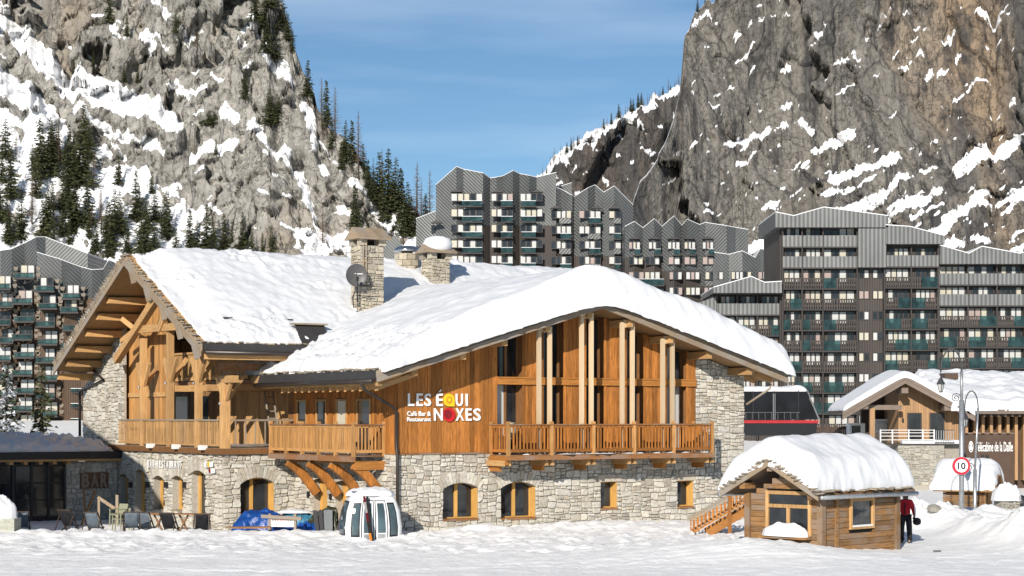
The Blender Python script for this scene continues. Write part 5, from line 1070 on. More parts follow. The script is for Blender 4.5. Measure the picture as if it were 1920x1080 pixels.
hr = obj('roof', mb, MAT['hut'], hut)
for p, q in ((v0, HR), (HR, v1_)): mb = MB(); mb.hexa([(u0-0.06,p,hz(p)-0.22),(u0-0.01,p,hz(p)-0.22),(u0-0.01,q,hz(q)-0.22),(u0-0.06,q,hz(q)-0.22),(u0-0.06,p,hz(p)+0.02),(u0-0.01,p,hz(p)+0.02),(u0-0.01,q,hz(q)+0.02),(u0-0.06,q,hz(q)+0.02)]); obj('barge_board', mb, MAT['barge'], hr)
for v in (0.1, HR, HV-0.1): mb = MB(); z = hz(v)-rt-0.03; mb.box(u0+0.05, 0.1, v-0.11, v+0.11, z-0.24, z-0.03); obj('purlin', mb, MAT['hut'], hr)
mb = MB(); mb.tube([(u0, v0-0.08, hz(v0)-0.12), (u1, v0-0.08, hz(v0)-0.14)], 0.075, 10); obj('gutter', mb, MAT['steel'], hr, smooth=True)
mb = MB(); mb.tube([(u0, v1_+0.08, hz(v1_)-0.12), (u1, v1_+0.08, hz(v1_)-0.14)], 0.075, 10); obj('gutter', mb, MAT['steel'], hr, smooth=True)
rnd = random.Random(8)
for layer in (0.0,): tiles(hr, [(u0, v0+0.05+layer, hz(v0)+layer), (u1, v0+0.05+layer, hz(v0)+layer)], 15, 0.42, MAT['lauze'], 0.03); tiles(hr, [(u0-0.02, HR, zA+layer), (u0-0.02, v1_, hz(v1_)+layer)], 12, 0.28, MAT['lauze'], 0.0); tiles(hr, [(u0-0.02, HR, zA+layer), (u0-0.02, v0, hz(v0)+layer)], 12, 0.28, MAT['lauze'], 0.0)
roof_snow('huge smooth cap of snow on the log hut roof', Hh, u0-0.06, u1+0.08, v0+0.06, HR, v1_+0.04, lambda c: zA-HS*smooth_abs(c-HR, 0.5)+0.05, lambda c, a: 0.92-0.06*np.abs(c-HR)/2+0.07*fbm(a*0.45, c*0.45, 3), 0.08, 0.02, 0.035, 'u', 0.5, 'snow', 11.0, droop=0.05)
# ---- wooden stair behind the hut
YS = 71.5; k = YS/FPX; sx = lambda px: (px-HX)*k; szt = lambda py: CZ+(HY-py)*k
stt = thing('wooden_stair', 'wooden outdoor stair with slatted handrail climbing behind the log hut', 'stair', (0, YS, 0))
for y in (0.0, 1.0):
    mb = MB(); mb.beam((sx(1296), y, szt(975)), (sx(1412), y, szt(908)), 0.10, 0.09); obj('handrail', mb, MAT['barge'], stt)
    mb = MB(); mb.beam((sx(1328), y, szt(1000)), (sx(1420), y, szt(946)), 0.08, 0.28); obj('stringer', mb, MAT['facade_y'], stt)
    mb = MB(); mb.beam((sx(1300), y, szt(998)), (sx(1412), y, szt(932)), 0.05, 0.08); obj('lower_rail', mb, MAT['facade_y'], stt)
    for i in range(15): px = 1300+7.3*i; py = 975-(px-1296)*67/116; mb = MB(); mb.box(sx(px)-0.025, sx(px)+0.025, y-0.025, y+0.025, szt(py+24), szt(py)); obj('baluster', mb, MAT['facade'], stt)
for i in range(8): px = 1330+11*i; py = 992-6.4*i; mb = MB(); mb.box(sx(px), sx(px)+0.30, 0.05, 0.95, szt(py)-0.04, szt(py)); obj('tread', mb, MAT['brown_x'], stt)
mb = MB(); mb.box(sx(1368)-0.07, sx(1368)+0.07, -0.07, 0.07, 0, szt(922)); obj('newel', mb, MAT['facade'], stt)
# ---- unseen chalet, added past the left frame edge to shade the annex
nb_ = thing('added_shade_chalet', 'unseen chalet added past the left edge to shade the annex', 'chalet', (-29.6, 69.0, 0.6), 0.0)
mb = MB(); mb.box(-7, 6.6, -3, 3.2, -0.5, 3.2); obj('stone_base', mb, MAT['mortar'], nb_)
mb = MB(); mb.prism([(-7,-3,3.2),(6.6,-3,3.2),(6.6,-3,8.6),(0,-3,14.2),(-7,-3,8.6)], (0, 6.2, 0)); obj('timber_wall', mb, MAT['facade'], nb_)
for s_ in (-1, 1): mb = MB(); mb.hexa([(0,-4,14.4),(s_*9.2,-4,6.9),(s_*9.2,4.2,6.9),(0,4.2,14.4),(0,-4,14.8),(s_*9.2,-4,7.3),(s_*9.2,4.2,7.3),(0,4.2,14.8)]); obj('roof', mb, MAT['barge'], nb_)
# ================================================================== apartment blocks behind
def seam_mat(name, c, c2, ang, scale=0.72, rough=0.45, metal=0.25):
    t = NT(name); w = t.n('TexWave', wave_type='BANDS', bands_direction='X'); w.inputs['Scale'].default_value = scale; w.inputs['Distortion'].default_value = 0.0
    t.l(t.coord((1,1,1), 0, (0, ang, 0)), w.inputs[0]); n1 = t.noise(t.coord((1,1,0.5)), 0.35, 4)
    b = t.ramp(w.outputs[1], [(0.0, sc(c, 0.6)), (0.3, c), (0.72, c), (0.95, c2)]); t.col(t.mix(1.0, b, t.ramp(n1, [(0.3, (0.8,)*3), (0.7, (1.15,)*3)]), 'MULTIPLY'))
    t.rough(rough, 0.4); t.b.inputs['Metallic'].default_value = metal; t.bump(w.outputs[1], 0.4, 0.05); return t.m
ZC, ZC2 = (0.095,0.10,0.10), (0.15,0.155,0.155)
MAT['zinc_a'] = seam_mat('zinc_rising_seams', ZC, ZC2, R(45)); MAT['zinc_b'] = seam_mat('zinc_falling_seams', ZC, ZC2, R(-45)); MAT['zinc_v'] = seam_mat('zinc_upright_seams', (0.145,0.148,0.147), (0.185,0.187,0.185), 0.0, 0.6)
MAT['brownclad'] = seam_mat('brown_boarding', (0.054,0.044,0.039), (0.07,0.057,0.05), 0.0, 1.0, 0.7, 0.0); MAT['tanclad'] = seam_mat('tan_boarding', (0.115,0.075,0.048), (0.14,0.09,0.06), 0.0, 1.0, 0.7, 0.0)
MAT['winframe'] = plain('window_frame_dark', (0.03,0.027,0.026), 0.5); MAT['tealglass'] = glass_mat('teal_glass', (0.02,0.055,0.06), 0.08, 0.5); MAT['farglass'] = glass_mat('far_glass', (0.02,0.023,0.027), 0.1, 0.4)
MAT['slab'] = plain('dark_slab', (0.045,0.04,0.038), 0.7); MAT['lampwood'] = plain('pale_panel', (0.20,0.165,0.13), 0.7)
def see_glass(name, c, tint, k):
    m = glass_mat(name, c, 0.06, 0.5); t = m.node_tree; o = [n for n in t.nodes if n.type == 'OUTPUT_MATERIAL'][0]; b = t.nodes['Principled BSDF']
    tr = t.nodes.new('ShaderNodeBsdfTransparent'); tr.inputs[0].default_value = tuple(tint)+(1,); mxs = t.nodes.new('ShaderNodeMixShader'); mxs.inputs[0].default_value = k
    t.links.new(b.outputs[0], mxs.inputs[1]); t.links.new(tr.outputs[0], mxs.inputs[2]); t.links.new(mxs.outputs[0], o.inputs[0]); return m
MAT['tealglass'] = see_glass('teal_glass_panel', (0.04,0.078,0.082), (0.42,0.6,0.6), 0.6)
CUR = {'w': 'curtain', 'c': 'curtain2', 'p': 'curtain3', 'd': 'farglass'}
class Block:
    def __init__(s, name, label, Y):
        s.Y = Y; s.k = Y/FPX; s.o = thing(name, label, 'apartment block', (0, Y, 0)); s.rn = random.Random(int(Y))
    def x(s, px): return (px-HX)*s.k
    def z(s, py): return CZ+(HY-py)*s.k
    def box(s, name, px0, px1, py0, py1, v0, v1, mat, parent=None):
        mb = MB(); mb.box(s.x(px0), s.x(px1), v0, v1, s.z(py1), s.z(py0)); return obj(name, mb, MAT[mat], parent or s.o)
    def window(s, px0, px1, py0, py1, kinds, v, gap=0.9, fm='winframe'):
        f = MB(); x0, x1, z0, z1 = s.x(px0), s.x(px1), s.z(py1), s.z(py0); t = 0.10; n = len(kinds)
        f.box(x0-t, x1+t, v-0.02, v+0.14, z0-t, z0).box(x0-t, x1+t, v-0.02, v+0.14, z1, z1+t).box(x0-t, x0, v-0.02, v+0.14, z0, z1).box(x1, x1+t, v-0.02, v+0.14, z0, z1)
        w_ = obj('window', f, MAT[fm], s.o); g = 0.24 if s.Y > 300 else 0.16
        for i, k in enumerate(kinds):
            a, b = x0+(x1-x0)*i/n+g*(i > 0)/2, x0+(x1-x0)*(i+1)/n-g*(i < n-1)/2; m = MB(); m.box(a, b, v+0.03, v+0.10, z0, z1); obj('pane', m, MAT[CUR[k]], w_)
            if i: m = MB(); m.box(x0+(x1-x0)*i/n-g/2, x0+(x1-x0)*i/n+g/2, v-0.01, v+0.12, z0, z1); obj('mullion', m, MAT[fm], w_)
        return w_
    def facets(s, verts, base, brown, depth=13.0, mats=('zinc_a', 'zinc_b'), low='brownclad', snow=True):
        """folded facade: verts (px, top py, v); brown: row where the boarding starts"""
        for i, (p, q) in enumerate(zip(verts, verts[1:])):
            bl = brown(0.5*(p[0]+q[0])) if callable(brown) else brown
            P, Q = (s.x(p[0]), p[2]), (s.x(q[0]), q[2])
            m = MB(); zb = s.z(bl) if bl else s.z(base)
            m.prism([(P[0],P[1],zb),(Q[0],Q[1],zb),(Q[0],Q[1],s.z(q[1])),(P[0],P[1],s.z(p[1]))], (0, depth, 0)); obj('zinc_panel', m, MAT[mats[i % 2]], s.o)
            if bl and bl < base: m = MB(); m.prism([(P[0],P[1]+0.03,s.z(base)),(Q[0],Q[1]+0.03,s.z(base)),(Q[0],Q[1]+0.03,zb),(P[0],P[1]+0.03,zb)], (0, depth, 0)); obj('boarded_wall', m, MAT[low], s.o)
            if snow: m = MB(); m.prism([(P[0],P[1]-0.08,s.z(p[1])-0.0),(Q[0],Q[1]-0.08,s.z(q[1])-0.0),(Q[0],Q[1]-0.08,s.z(q[1])+0.10),(P[0],P[1]-0.08,s.z(p[1])+0.10)], (0, depth+0.1, 0)); o = obj('roof_snow', m, MAT['snow'], s.o)
    def kinds(s, n, w=(5, 2, 0.6, 4)): return ''.join(s.rn.choices('wcpd', w, k=n))
    def glass_balcony(s, px0, px1, py0, py1, v, mat='tealglass', frame=True):
        b = s.box('balcony', px0-1, px1+1, py1, py1+2.0, v-1.0, v+0.2, 'slab'); s.box('glass_panel', px0, px1, py0, py1-0.5, v-0.98, v-0.93, mat, b)
        if frame: s.box('top_rail', px0-0.5, px1+0.5, py0-1.0, py0, v-1.0, v-0.9, 'steel', b)
        return b
    def slats(s, px0, px1, py0, py1, v, parent, mat='brownclad', step=0.30, w=0.2):
        m = MB(); x = s.x(px0); x1 = s.x(px1); z0, z1 = s.z(py1), s.z(py0)
        while x < x1-0.05: m.box(x, min(x1, x+w), v-0.04, v, z0, z1); x += step
        m.box(s.x(px0), x1, v, v+0.04, z1-0.16, z1); m.box(s.x(px0), x1, v, v+0.04, z0+(z1-z0)*0.25, z0+(z1-z0)*0.25+0.2)
        o = obj('slat_panel', m, MAT[mat], parent); o['kind'] = 'stuff'; return o

# ---- large terraced block on the right
B = Block('apartment_block', 'large terraced apartment block with grey metal upper storeys and brown balconies', 236.0)
B.box('core', 1462, 1660, 412, 835, 0.0, 15, 'brownclad'); B.box('core', 1660, 1768, 440, 834, 0.01, 15, 'brownclad'); B.box('core', 1768, 2040, 485, 833, 0.02, 15, 'brownclad'); B.box('core', 1340, 1462, 545, 832, 1.5, 15, 'brownclad')
P0 = 38.9
def section(bays, rows, dy, zinc, v=0.0, wide=None, last_fin=True, skip=()):
    for bi, (a, b) in enumerate(bays):
        for r in rows:
            if (bi, r) in skip: continue
            y0 = 428.6+P0*r+dy; pt = 444.5+P0*r+dy; pb = pt+19.5
            # recessed window wall with glazing; brown panel beside it
            w = b-a; fr = B.rn.choice((0.0, 0.22, 0.30)); n = 3 if w < 42 else 4
            B.window(a+4+fr*w*0.5, b-4, y0+1, pt+8, B.kinds(n), v-0.05)
            zn = r in zinc
            sl_ = B.box('balcony', a, b, pb, pb+2.2, v-1.05, v, 'slab')
            if zn: B.box('parapet', a-0.4, b+0.4, pt-1.5, pb-0.2, v-1.02, v-0.9, 'zinc_v', sl_)
            else:
                k = B.rn.random(); m = a+w*B.rn.choice((0.38, 0.5, 0.6))
                def pan(x0, x1, g):
                    if g: B.box('glass_panel', x0+0.4, x1-0.4, pt, pb-0.3, v-1.02, v-0.97, 'tealglass', sl_)
                    else: B.slats(x0+0.3, x1-0.3, pt, pb-0.3, v-0.98, sl_)
                g0 = k < 0.42; pan(a+1, m, g0); pan(m, b-1, (not g0) and k < 0.75)
        y_top = 428.6+P0*min(rows)+dy-2
        for e in ([a, b] if bi == len(bays)-1 else [a]): B.box('party_fin', e-1.1, e+1.1, y_top, 832, v-0.9, v+0.3, 'slab')
def fascia(pts, bot, v0, v1, mat='zinc_v'):
    m = MB(); m.prism([(B.x(pts[0][0]), v0, B.z(bot))]+[(B.x(p), v0, B.z(q)) for p, q in pts]+[(B.x(pts[-1][0]), v0, B.z(bot))], (0, v1-v0, 0)); f = obj('roof_fascia', m, MAT[mat], B.o)
    for p, q in zip(pts, pts[1:]): m = MB(); m.prism([(B.x(p[0]),v0-0.05,B.z(p[1])),(B.x(q[0]),v0-0.05,B.z(q[1])),(B.x(q[0]),v0-0.05,B.z(q[1])+0.1),(B.x(p[0]),v0-0.05,B.z(p[1])+0.11)], (0, v1-v0+0.1, 0)); obj('roof_snow', m, MAT['snow'], B.o)
fascia([(1450, 401), (1484, 408), (1540, 392), (1660, 408)], 429, -1.9, 14)
fascia([(1655, 425), (1700, 428), (1765, 445)], 460, -1.9, 14.2)
fascia([(1757, 463), (1810, 478), (1834, 465), (1905, 478), (1935, 470), (2040, 490)], 497, -1.9, 14.4)
fascia([(1335, 541), (1405, 521), (1430, 532), (1462, 530)], 551, -1.9, 14.1)
section([(1466, 1502), (1502, 1541), (1541, 1605)], range(0, 10), 0, (0, 1))
section([(1656, 1706), (1706, 1756)], range(1, 10), -2, (1,))
section([(1758, 1812), (1812, 1866), (1866, 1918), (1918, 1975)], range(2, 10), -7, (2, 3))
section([(1345, 1383), (1383, 1421), (1421, 1465)], range(3, 8), 9, (3,), 1.4)
for k in range(10):                                        # stair column with paired windows
    y = 428.6+P0*k
    if k >= 2:
        for a in (1611, 1637): B.window(a, a+17, y+78-77.4, y+78-77.4+14, B.kinds(2), -0.15)
B.box('stair_front', 1606, 1655, 429, 834, -0.10, 0.0, 'brownclad'); B.box('stair_cap', 1605, 1657, 429, 503, -1.6, -0.11, 'zinc_v')
m = MB(); m.prism([(B.x(1300), 0.5, B.z(600)), (B.x(1300), 0.5, B.z(571)), (B.x(1345), 0.5, B.z(555)), (B.x(1345), 0.5, B.z(600))], (0, 14, 0)); obj('low_gable', m, MAT['zinc_v'], B.o)
B.window(1312, 1336, 598, 612, 'wdw', 0.4); B.box('core', 1300, 1345, 600, 832, 0.6, 14, 'brownclad')
# ---- folded zinc block in the middle
C = Block('apartment_block', 'tall dark zinc apartment block with folded pointed facade between the cliffs', 332.0)
vs = [(817,346,0.6),(856,314,-0.9),(869,318,-0.3),(906,327,-1.6),(919,334,0.2),(931,333,-0.3),(943,330,0.2),(962,322,-1.4),(974,326,0.0),(992,331,-1.2),(1006,333,-0.2),(1043,324,-0.2)]
C.facets(vs, 620, lambda px: 449 if px < 905 else (423 if px < 1043 else 475))
C.facets([(779,408,2.0),(819,394,1.0),(839,383,1.2)], 620, lambda p: 460)
vs = [(1030,361,1.0),(1042,351,0.2),(1052,354,0.8),(1073,367,-0.4),(1077,368,0.9),(1102,353,-0.3),(1116,346,0.8),(1132,361,0.0),(1151,350,-0.8),(1188,384,1.0)]
C.facets(vs, 640, lambda px: 452 if px < 1080 else 480)
C.facets([(1043,345,6.0),(1074,335,6.0)], 480, None, 8.0)
rows = [371.5, 400.5, 429.5, 458.5, 487.5]
cols = [(847, 904, 5), (922, 961, 4), (976, 1016, 4)]
for ri, y in enumerate(rows+[517, 546]):
    for ci, (a, b, n) in enumerate(cols):
        C.window(a, b, y-6, y+7, C.kinds(n, (6, 1.5, 0.4, 5)), -1.75); 
        if ri < 5: C.glass_balcony(a+(b-a)*(0.35 if ci == 0 else (0.45 if ci == 1 else 0.05)), b-(0 if ci < 2 else (b-a)*0.3), y+8.5, y+18, -1.75)
for ri, y in enumerate([402.5, 431.5, 459.5, 488.5, 518, 547]):
    for ci, (a, b, n) in enumerate([(1034, 1070, 4), (1086, 1125, 4), (1142, 1163, 2)]):
        C.window(a, b, y-6, y+7, C.kinds(n, (6, 1.5, 0.5, 5)), -0.95)
        if ri < 5: (C.glass_balcony(a+(b-a)*0.45, b, y+8.5, y+18, -0.95) if (ri+ci) % 2 else C.box('parapet', a+(b-a)*0.4, b, y+8.5, y+18, -1.5, -1.3, 'zinc_b'))
for a, b, y in ((809, 831, 428), (808, 832, 458), (808, 832, 488)): C.window(a, b, y-6, y+6, 'dw', 0.75)
for px, y in ((856, 356), (932, 357), (1007, 357), (1042, 387), (1118, 387), (1151, 387), (819, 414)):
    m = MB(); m.prism([(C.x(px-11), -1.9, C.z(y+6)), (C.x(px), -1.9, C.z(y)), (C.x(px+11), -1.9, C.z(y+6))], (0, 1.2, 0)); obj('window_hood', m, MAT['winframe'], C.o)
# ---- lower zinc row to the right of it
D = Block('apartment_block', 'low row of zinc fronted flats with small pointed gables left of the terraced block', 322.0)
vs = [(1172,424,0.8),(1189,416,-0.4),(1206,427,0.5),(1226,411,-0.6),(1242,424,0.6),(1263,406,-0.7),(1279,422,0.6),(1288,412,-0.6),(1312,421,0.4),(1322,418,-0.5),(1362,424,-0.3),(1380,426,0.6),(1404,430,0.8)]
D.facets(vs, 660, lambda px: 482 if px < 1242 else (508 if px < 1312 else 536))
D.facets([(1336,474,-0.9),(1366,478,-0.7),(1390,472,-1.3),(1415,484,-0.6),(1424,468,-1.4),(1470,478,-0.8)], 660, lambda px: 536)
for a, b in ((1179, 1199), (1216, 1237), (1252, 1273), (1283, 1302), (1317, 1336)):
    D.window(a, b, 455, 467, D.kinds(3, (7, 2, 1, 1)), -0.85); m = MB(); m.prism([(D.x(a-1), -1.0, D.z(449)), (D.x((a+b)/2), -1.0, D.z(444)), (D.x(b+1), -1.0, D.z(449))], (0, 1, 0)); obj('window_hood', m, MAT['winframe'], D.o)
    D.glass_balcony((a+b)/2, b, 469, 479, -0.85)
for y, L in ((489, [(1179,1204,3),(1210,1235,3),(1253,1273,2),(1283,1303,2),(1317,1336,2)]), (517, [(1179,1206,3),(1209,1236,3),(1255,1277,3),(1286,1310,3),(1322,1354,4),(1370,1406,5),(1420,1443,3)]), (546, [(1209,1242,3),(1255,1278,3),(1286,1311,3),(1320,1335,2)]), (575, [(1255,1278,3),(1286,1311,3)])):
    for a, b, n in L: D.window(a, b, y-6, y+7, D.kinds(n, (6, 2, 2, 2)), -1.5 if a > 1335 else -0.85)
D.glass_balcony(1188, 1243, 525, 536, -0.85)
m = MB(); m.box(C.x(716)-0, C.x(745), 0, 6, C.z(600), C.z(450)); m = MB(); m.prism([(C.x(716),0,C.z(600)),(C.x(760),0,C.z(600)),(C.x(760),0,C.z(468)),(C.x(743),0,C.z(442)),(C.x(716),0,C.z(456))], (0, 6, 0))
tag(obj('zinc_hut', m, MAT['zinc_a'], None, (0, 331, 0)), 'dark zinc gabled roof rising just right of the tall stone chimney', 'building')
# ---- brown block at the left edge
A = Block('apartment_block', 'brown apartment block with zinc top storeys and rows of dark balconies at the left edge', 285.0)
vs = [(-70,470,0.5),(0,470,0.2),(25,468,-0.8),(45,456,0.3),(72,446,-1.2),(86,445,-0.2),(165,476,-0.2)]
A.facets(vs, 830, lambda px: 552 if px < 30 else (550 if px < 105 else 560), 14, low='tanclad')
A.facets([(74,475,-1.6),(118,488,-0.9),(130,493,-2.2),(155,502,-1.0),(178,508,-2.0),(196,506,-1.0),(210,490,-2.2),(235,500,-1.2)], 830, lambda px: 560, 12, low='tanclad')
A.box('lower_wing', 178, 260, 560, 830, -0.6, 11, 'tanclad')
rn = random.Random(31)
for ri in range(9):
    y = 519+33.2*ri
    for ci, (a, b) in enumerate(((4, 24), (44, 68), (84, 106), (134, 154))):
        dx = (0 if ri % 2 == 0 else (-4 if ci % 2 else 5)); a2, b2 = a+dx, b+dx; 
        if ci == 3 and ri > 4: continue
        yy = y+(0, -20, 4, 18)[ci] if ri == 0 else y+(0, -6, 3, 10)[ci]
        A.window(a2, b2, yy, yy+22, A.kinds(2, (6, 1, 0.5, 4)), -2.35 if (ci > 1 and ri < 2) else -1.35)
        bl = A.box('balcony', a2-7, b2+7, yy+25, yy+28, -3.6, -1.2, 'slab'); m = MB(); x0, x1 = A.x(a2-7), A.x(b2+7); z0, z1 = A.z(yy+25), A.z(yy+15)
        A.box('glass_panel', a2-6, b2+6, yy+17, yy+25, -3.5, -3.44, 'darkteal' if 'darkteal' in MAT else 'tealglass', bl); A.box('top_rail', a2-7, b2+7, yy+15.5, yy+17, -3.6, -3.4, 'black', bl)
        for s_ in (-1, 1):
            for q in (0, 12):
                cx = (a2-9) if s_ < 0 else (b2+9); mm = MB(); X = A.x(cx); Z = A.z(yy+6+q); mm.prism([(X-0.22,-2.5 if (ci > 1 and ri < 2) else -1.6,Z-0.3),(X+0.22,-2.5 if (ci > 1 and ri < 2) else -1.6,Z-0.3),(X+0.36,-2.5 if (ci > 1 and ri < 2) else -1.6,Z+0.25),(X-0.36,-2.5 if (ci > 1 and ri < 2) else -1.6,Z+0.25)], (0, 0.4, 0)); obj('wall_bracket_panel', mm, MAT['lampwood'], A.o)
for ri in range(5):
    y = 712+28*ri; A.window(135, 152, y, y+16, A.kinds(2), -0.8); A.glass_balcony(130, 157, y+17, y+24, -0.8)
for px in (176, 205):
    for ri in range(4): y = 590+33*ri; A.window(px, px+16, y, y+20, A.kinds(2), -0.75); A.glass_balcony(px-4, px+20, y+22, y+30, -0.75)
# ================================================================== lift station buildings on the right
T = Block('lift_station', 'wooden gabled lift station building with a snowy roof and dark sign wall', 118.0); T.o['category'] = 'lift station'
MAT['tan'] = wood('station_wood', (0.40,0.24,0.125), 0.22); MAT['tan_barge'] = wood('station_barge', (0.20,0.155,0.125), 0.2, 1, 'x'); MAT['choc'] = wood('station_brown', (0.085,0.055,0.04), 0.25, 1, 'x'); MAT['choc_z'] = wood('station_brown_upright', (0.09,0.06,0.045), 0.25)
EAVL, APX, EAVR = (1570, 771), (1686, 704), (1815, 774)
for i, (p, q) in enumerate(((EAVL, APX), (APX, EAVR))):
    m = MB(); m.hexa([(T.x(p[0]),-1.8,T.z(p[1]+3)),(T.x(q[0]),-1.8,T.z(q[1]+3)),(T.x(q[0]),3.5,T.z(q[1]+3)),(T.x(p[0]),3.5,T.z(p[1]+3)),(T.x(p[0]),-1.8,T.z(p[1])),(T.x(q[0]),-1.8,T.z(q[1])),(T.x(q[0]),3.5,T.z(q[1])),(T.x(p[0]),3.5,T.z(p[1]))]); rf_ = obj('roof', m, MAT['choc'], T.o)
    for k, (a, b, y) in enumerate(((0, 8, -1.90), (8, 16, -1.86))): m = MB(); m.prism([(T.x(p[0]),y,T.z(p[1]+b)),(T.x(q[0]),y,T.z(q[1]+b)),(T.x(q[0]),y,T.z(q[1]+a)),(T.x(p[0]),y,T.z(p[1]+a))], (0, 0.08, 0)); obj('barge_board', m, MAT['tan_barge'], rf_)
Tx = T.x(1686); k0 = (T.z(704)-T.z(771))/(T.x(1686)-T.x(1570)); roof_snow('smooth snow on the gabled station roof', Frame(Tx, 118.0, 0), -1.95, 3.5, T.x(1570)-Tx+0.05, 0.0, T.x(1815)-Tx, lambda c: T.z(704)-k0*smooth_abs(c, 0.3)+0.02, lambda c, a: np.interp(c, [-4, -2, 0, 2, 4.4], [0.25, 0.36, 0.45, 0.6, 0.7])*(0.75+0.35*sstep(-1.5, 2.5, a)), 0.14, 0.02, 0.04, 'v', 0.3, 'snow', 9.0)
yl = lambda px: (APX[1]+(EAVR[1]-APX[1])*(px-APX[0])/(EAVR[0]-APX[0]) if px > APX[0] else APX[1]+(EAVL[1]-APX[1])*(APX[0]-px)/(APX[0]-EAVL[0]))+6
m = MB(); m.prism([(T.x(1684),0,T.z(834)),(T.x(1797),0,T.z(834)),(T.x(1797),0,T.z(yl(1797))),(T.x(1686),0,T.z(yl(1686)))], (0, 6, 0)); gwall = obj('gable_wall', m, MAT['tan'], T.o)
wn_ = [(1703.5, 1724.5), (1745.5, 1767)]
x = 1684.0; rnd = random.Random(3)
while x < 1796:
    x1 = min(1797, x+rnd.uniform(4.2, 5.2)); mid = (x+x1)/2; inw = any(a-1 < mid < b+1 for a, b in wn_)
    for y0, y1 in ([(776, None)] if inw else [(834, None)]):
        m = MB(); d = rnd.uniform(0.03, 0.06); m.prism([(T.x(x)+0.006,-d,T.z(y0)),(T.x(x1)-0.006,-d,T.z(y0)),(T.x(x1)-0.006,-d,T.z(yl(x1))),(T.x(x)+0.006,-d,T.z(yl(x)))], (0, 0.05, 0)); obj('plank', m, MAT['tan'], gwall)
    x = x1
for a, b in wn_: T.window(a, b, 777, 830, 'd', -0.12)
T.box('porch_post', 1624.5, 1633.5, 765, 845, -1.2, -0.9, 'tan'); m = MB(); m.beam((T.x(1606), -1.05, T.z(764)), (T.x(1684), -1.05, T.z(764)), 0.25, 0.3); obj('porch_beam', m, MAT['tan_barge'], T.o)
for px, y in ((1686, 733), (1612, 762), (1765, 765)): T.box('purlin_end', px-6, px+6, y-5, y+5, -1.75, 0, 'tan_barge')
T.box('porch_back', 1640, 1684, 730, 812, 4.5, 5, 'choc'); T.box('lamp', 1690.5, 1693.5, 784, 791, -0.2, 0, 'black')
T.box('balcony_floor', 1630, 1797, 831, 834, -1.9, 0, 'slab')
for y in (806, 811, 817, 824): T.box('railing_bar', 1640, 1740, y-0.5, y+0.5, -1.86, -1.82, 'white')
for px in (1640, 1662, 1692, 1718, 1739): T.box('railing_post', px-1, px+1, 805, 831, -1.88, -1.80, 'white')
for px in np.arange(1743, 1776, 4.5): T.box('railing_post', px-0.5, px+0.5, 806, 831, -1.86, -1.82, 'steel')
for y in (806, 829): T.box('railing_bar', 1740, 1777, y-0.6, y+0.6, -1.86, -1.82, 'black')
o = roof_snow('snow lying on the station balcony edge', Frame(T.x(1738), 116.6, 0), -1.9, 1.9, -0.4, 0, 0.4, lambda c: T.z(831)+0*c, lambda c, a: 0.22+0*c, 0.1, 0.06, 0.05, 'u', 0.15, 'snow_rough', 4.0)
m = MB(); m.box(T.x(1672), T.x(1757), -1.95, 2, -0.5, T.z(834.5)); sb1 = obj('stone_base', m, MAT['mortar'], T.o); m = MB(); m.box(T.x(1757), T.x(1797), -1.4, 2, -0.5, T.z(834.6)); sb2 = obj('stone_base', m, stone('render_stone', [(0.30,0.27,0.22),(0.33,0.3,0.26)], 0.8, 1.5), T.o)
GST = stone('ashlar', [(0.26,0.25,0.22),(0.40,0.38,0.33),(0.33,0.32,0.29),(0.46,0.43,0.36)])
place_stones([(P, fmap(-1.95), 1) for P in lay_stones(T.x(1672), T.x(1757), 0.3, T.z(835), [], 51, 0.10)], sb1, GST, 200, 5)
# long wing with the sign wall
m = MB(); m.box(T.x(1797), T.x(2010), 0.4, 8, -0.5, T.z(776)); lw_ = obj('sign_wing', m, MAT['choc'], T.o)
T.box('sign_wall', 1806, 1901, 813, 935, -0.1, 0.38, 'choc', lw_); T.box('sign_wall_cap', 1805, 1902, 811, 813.5, -0.14, 0.39, 'tan_barge', lw_)
for i, px in enumerate(np.arange(1810, 2010, 15.5)): T.box('fin', px-2.6, px+2.6, 776, 812 if px < 1903 else 900, -0.35, 0.39, 'tan', lw_)
for px in (1828, 1841, 1849.5): T.box('slit_window', px-2.7, px+3.2, 853, 890, -0.13, -0.09, 'black', lw_)
for px in (1906, 1921, 1937, 1953): T.box('upper_pane', px-4, px+5, 779, 826, 0.3, 0.395, 'farglass', lw_); T.box('lower_pane', px-4, px+5, 850, 898, 0.3, 0.395, 'farglass', lw_)
m = MB(); m.hexa([(T.x(1800),-1.9,T.z(776)),(T.x(2015),-1.9,T.z(776)),(T.x(2015),9,T.z(712)),(T.x(1800),9,T.z(712)),(T.x(1800),-1.9,T.z(768)),(T.x(2015),-1.9,T.z(768)),(T.x(2015),9,T.z(704)),(T.x(1800),9,T.z(704))]); wr_ = obj('wing_roof', m, MAT['tan_barge'], T.o)
for i in range(16): px = 1808+13*i; T.box('rafter_end', px-2, px+2, 775, 781, -1.6, 0.4, 'tan_barge', wr_)
zz0, zz1 = T.z(768), T.z(704); roof_snow('thick snow with a ragged drooping edge on the station wing roof', Frame(0, 118.0, 0), T.x(1772), T.x(2015), -1.95, 6, 9.2, lambda c: zz0+(c+1.9)/10.9*(zz1-zz0)+0.02, lambda c, a: 0.62+0.22*fbm(a*0.4, c*0.4, 3)+0*c, 0.14, 0.03, 0.14, 'u', 0.35, 'snow_rough', 6.0)
T.box('roof_chimney', 1806, 1832, 696, 708, 5, 7, 'choc')
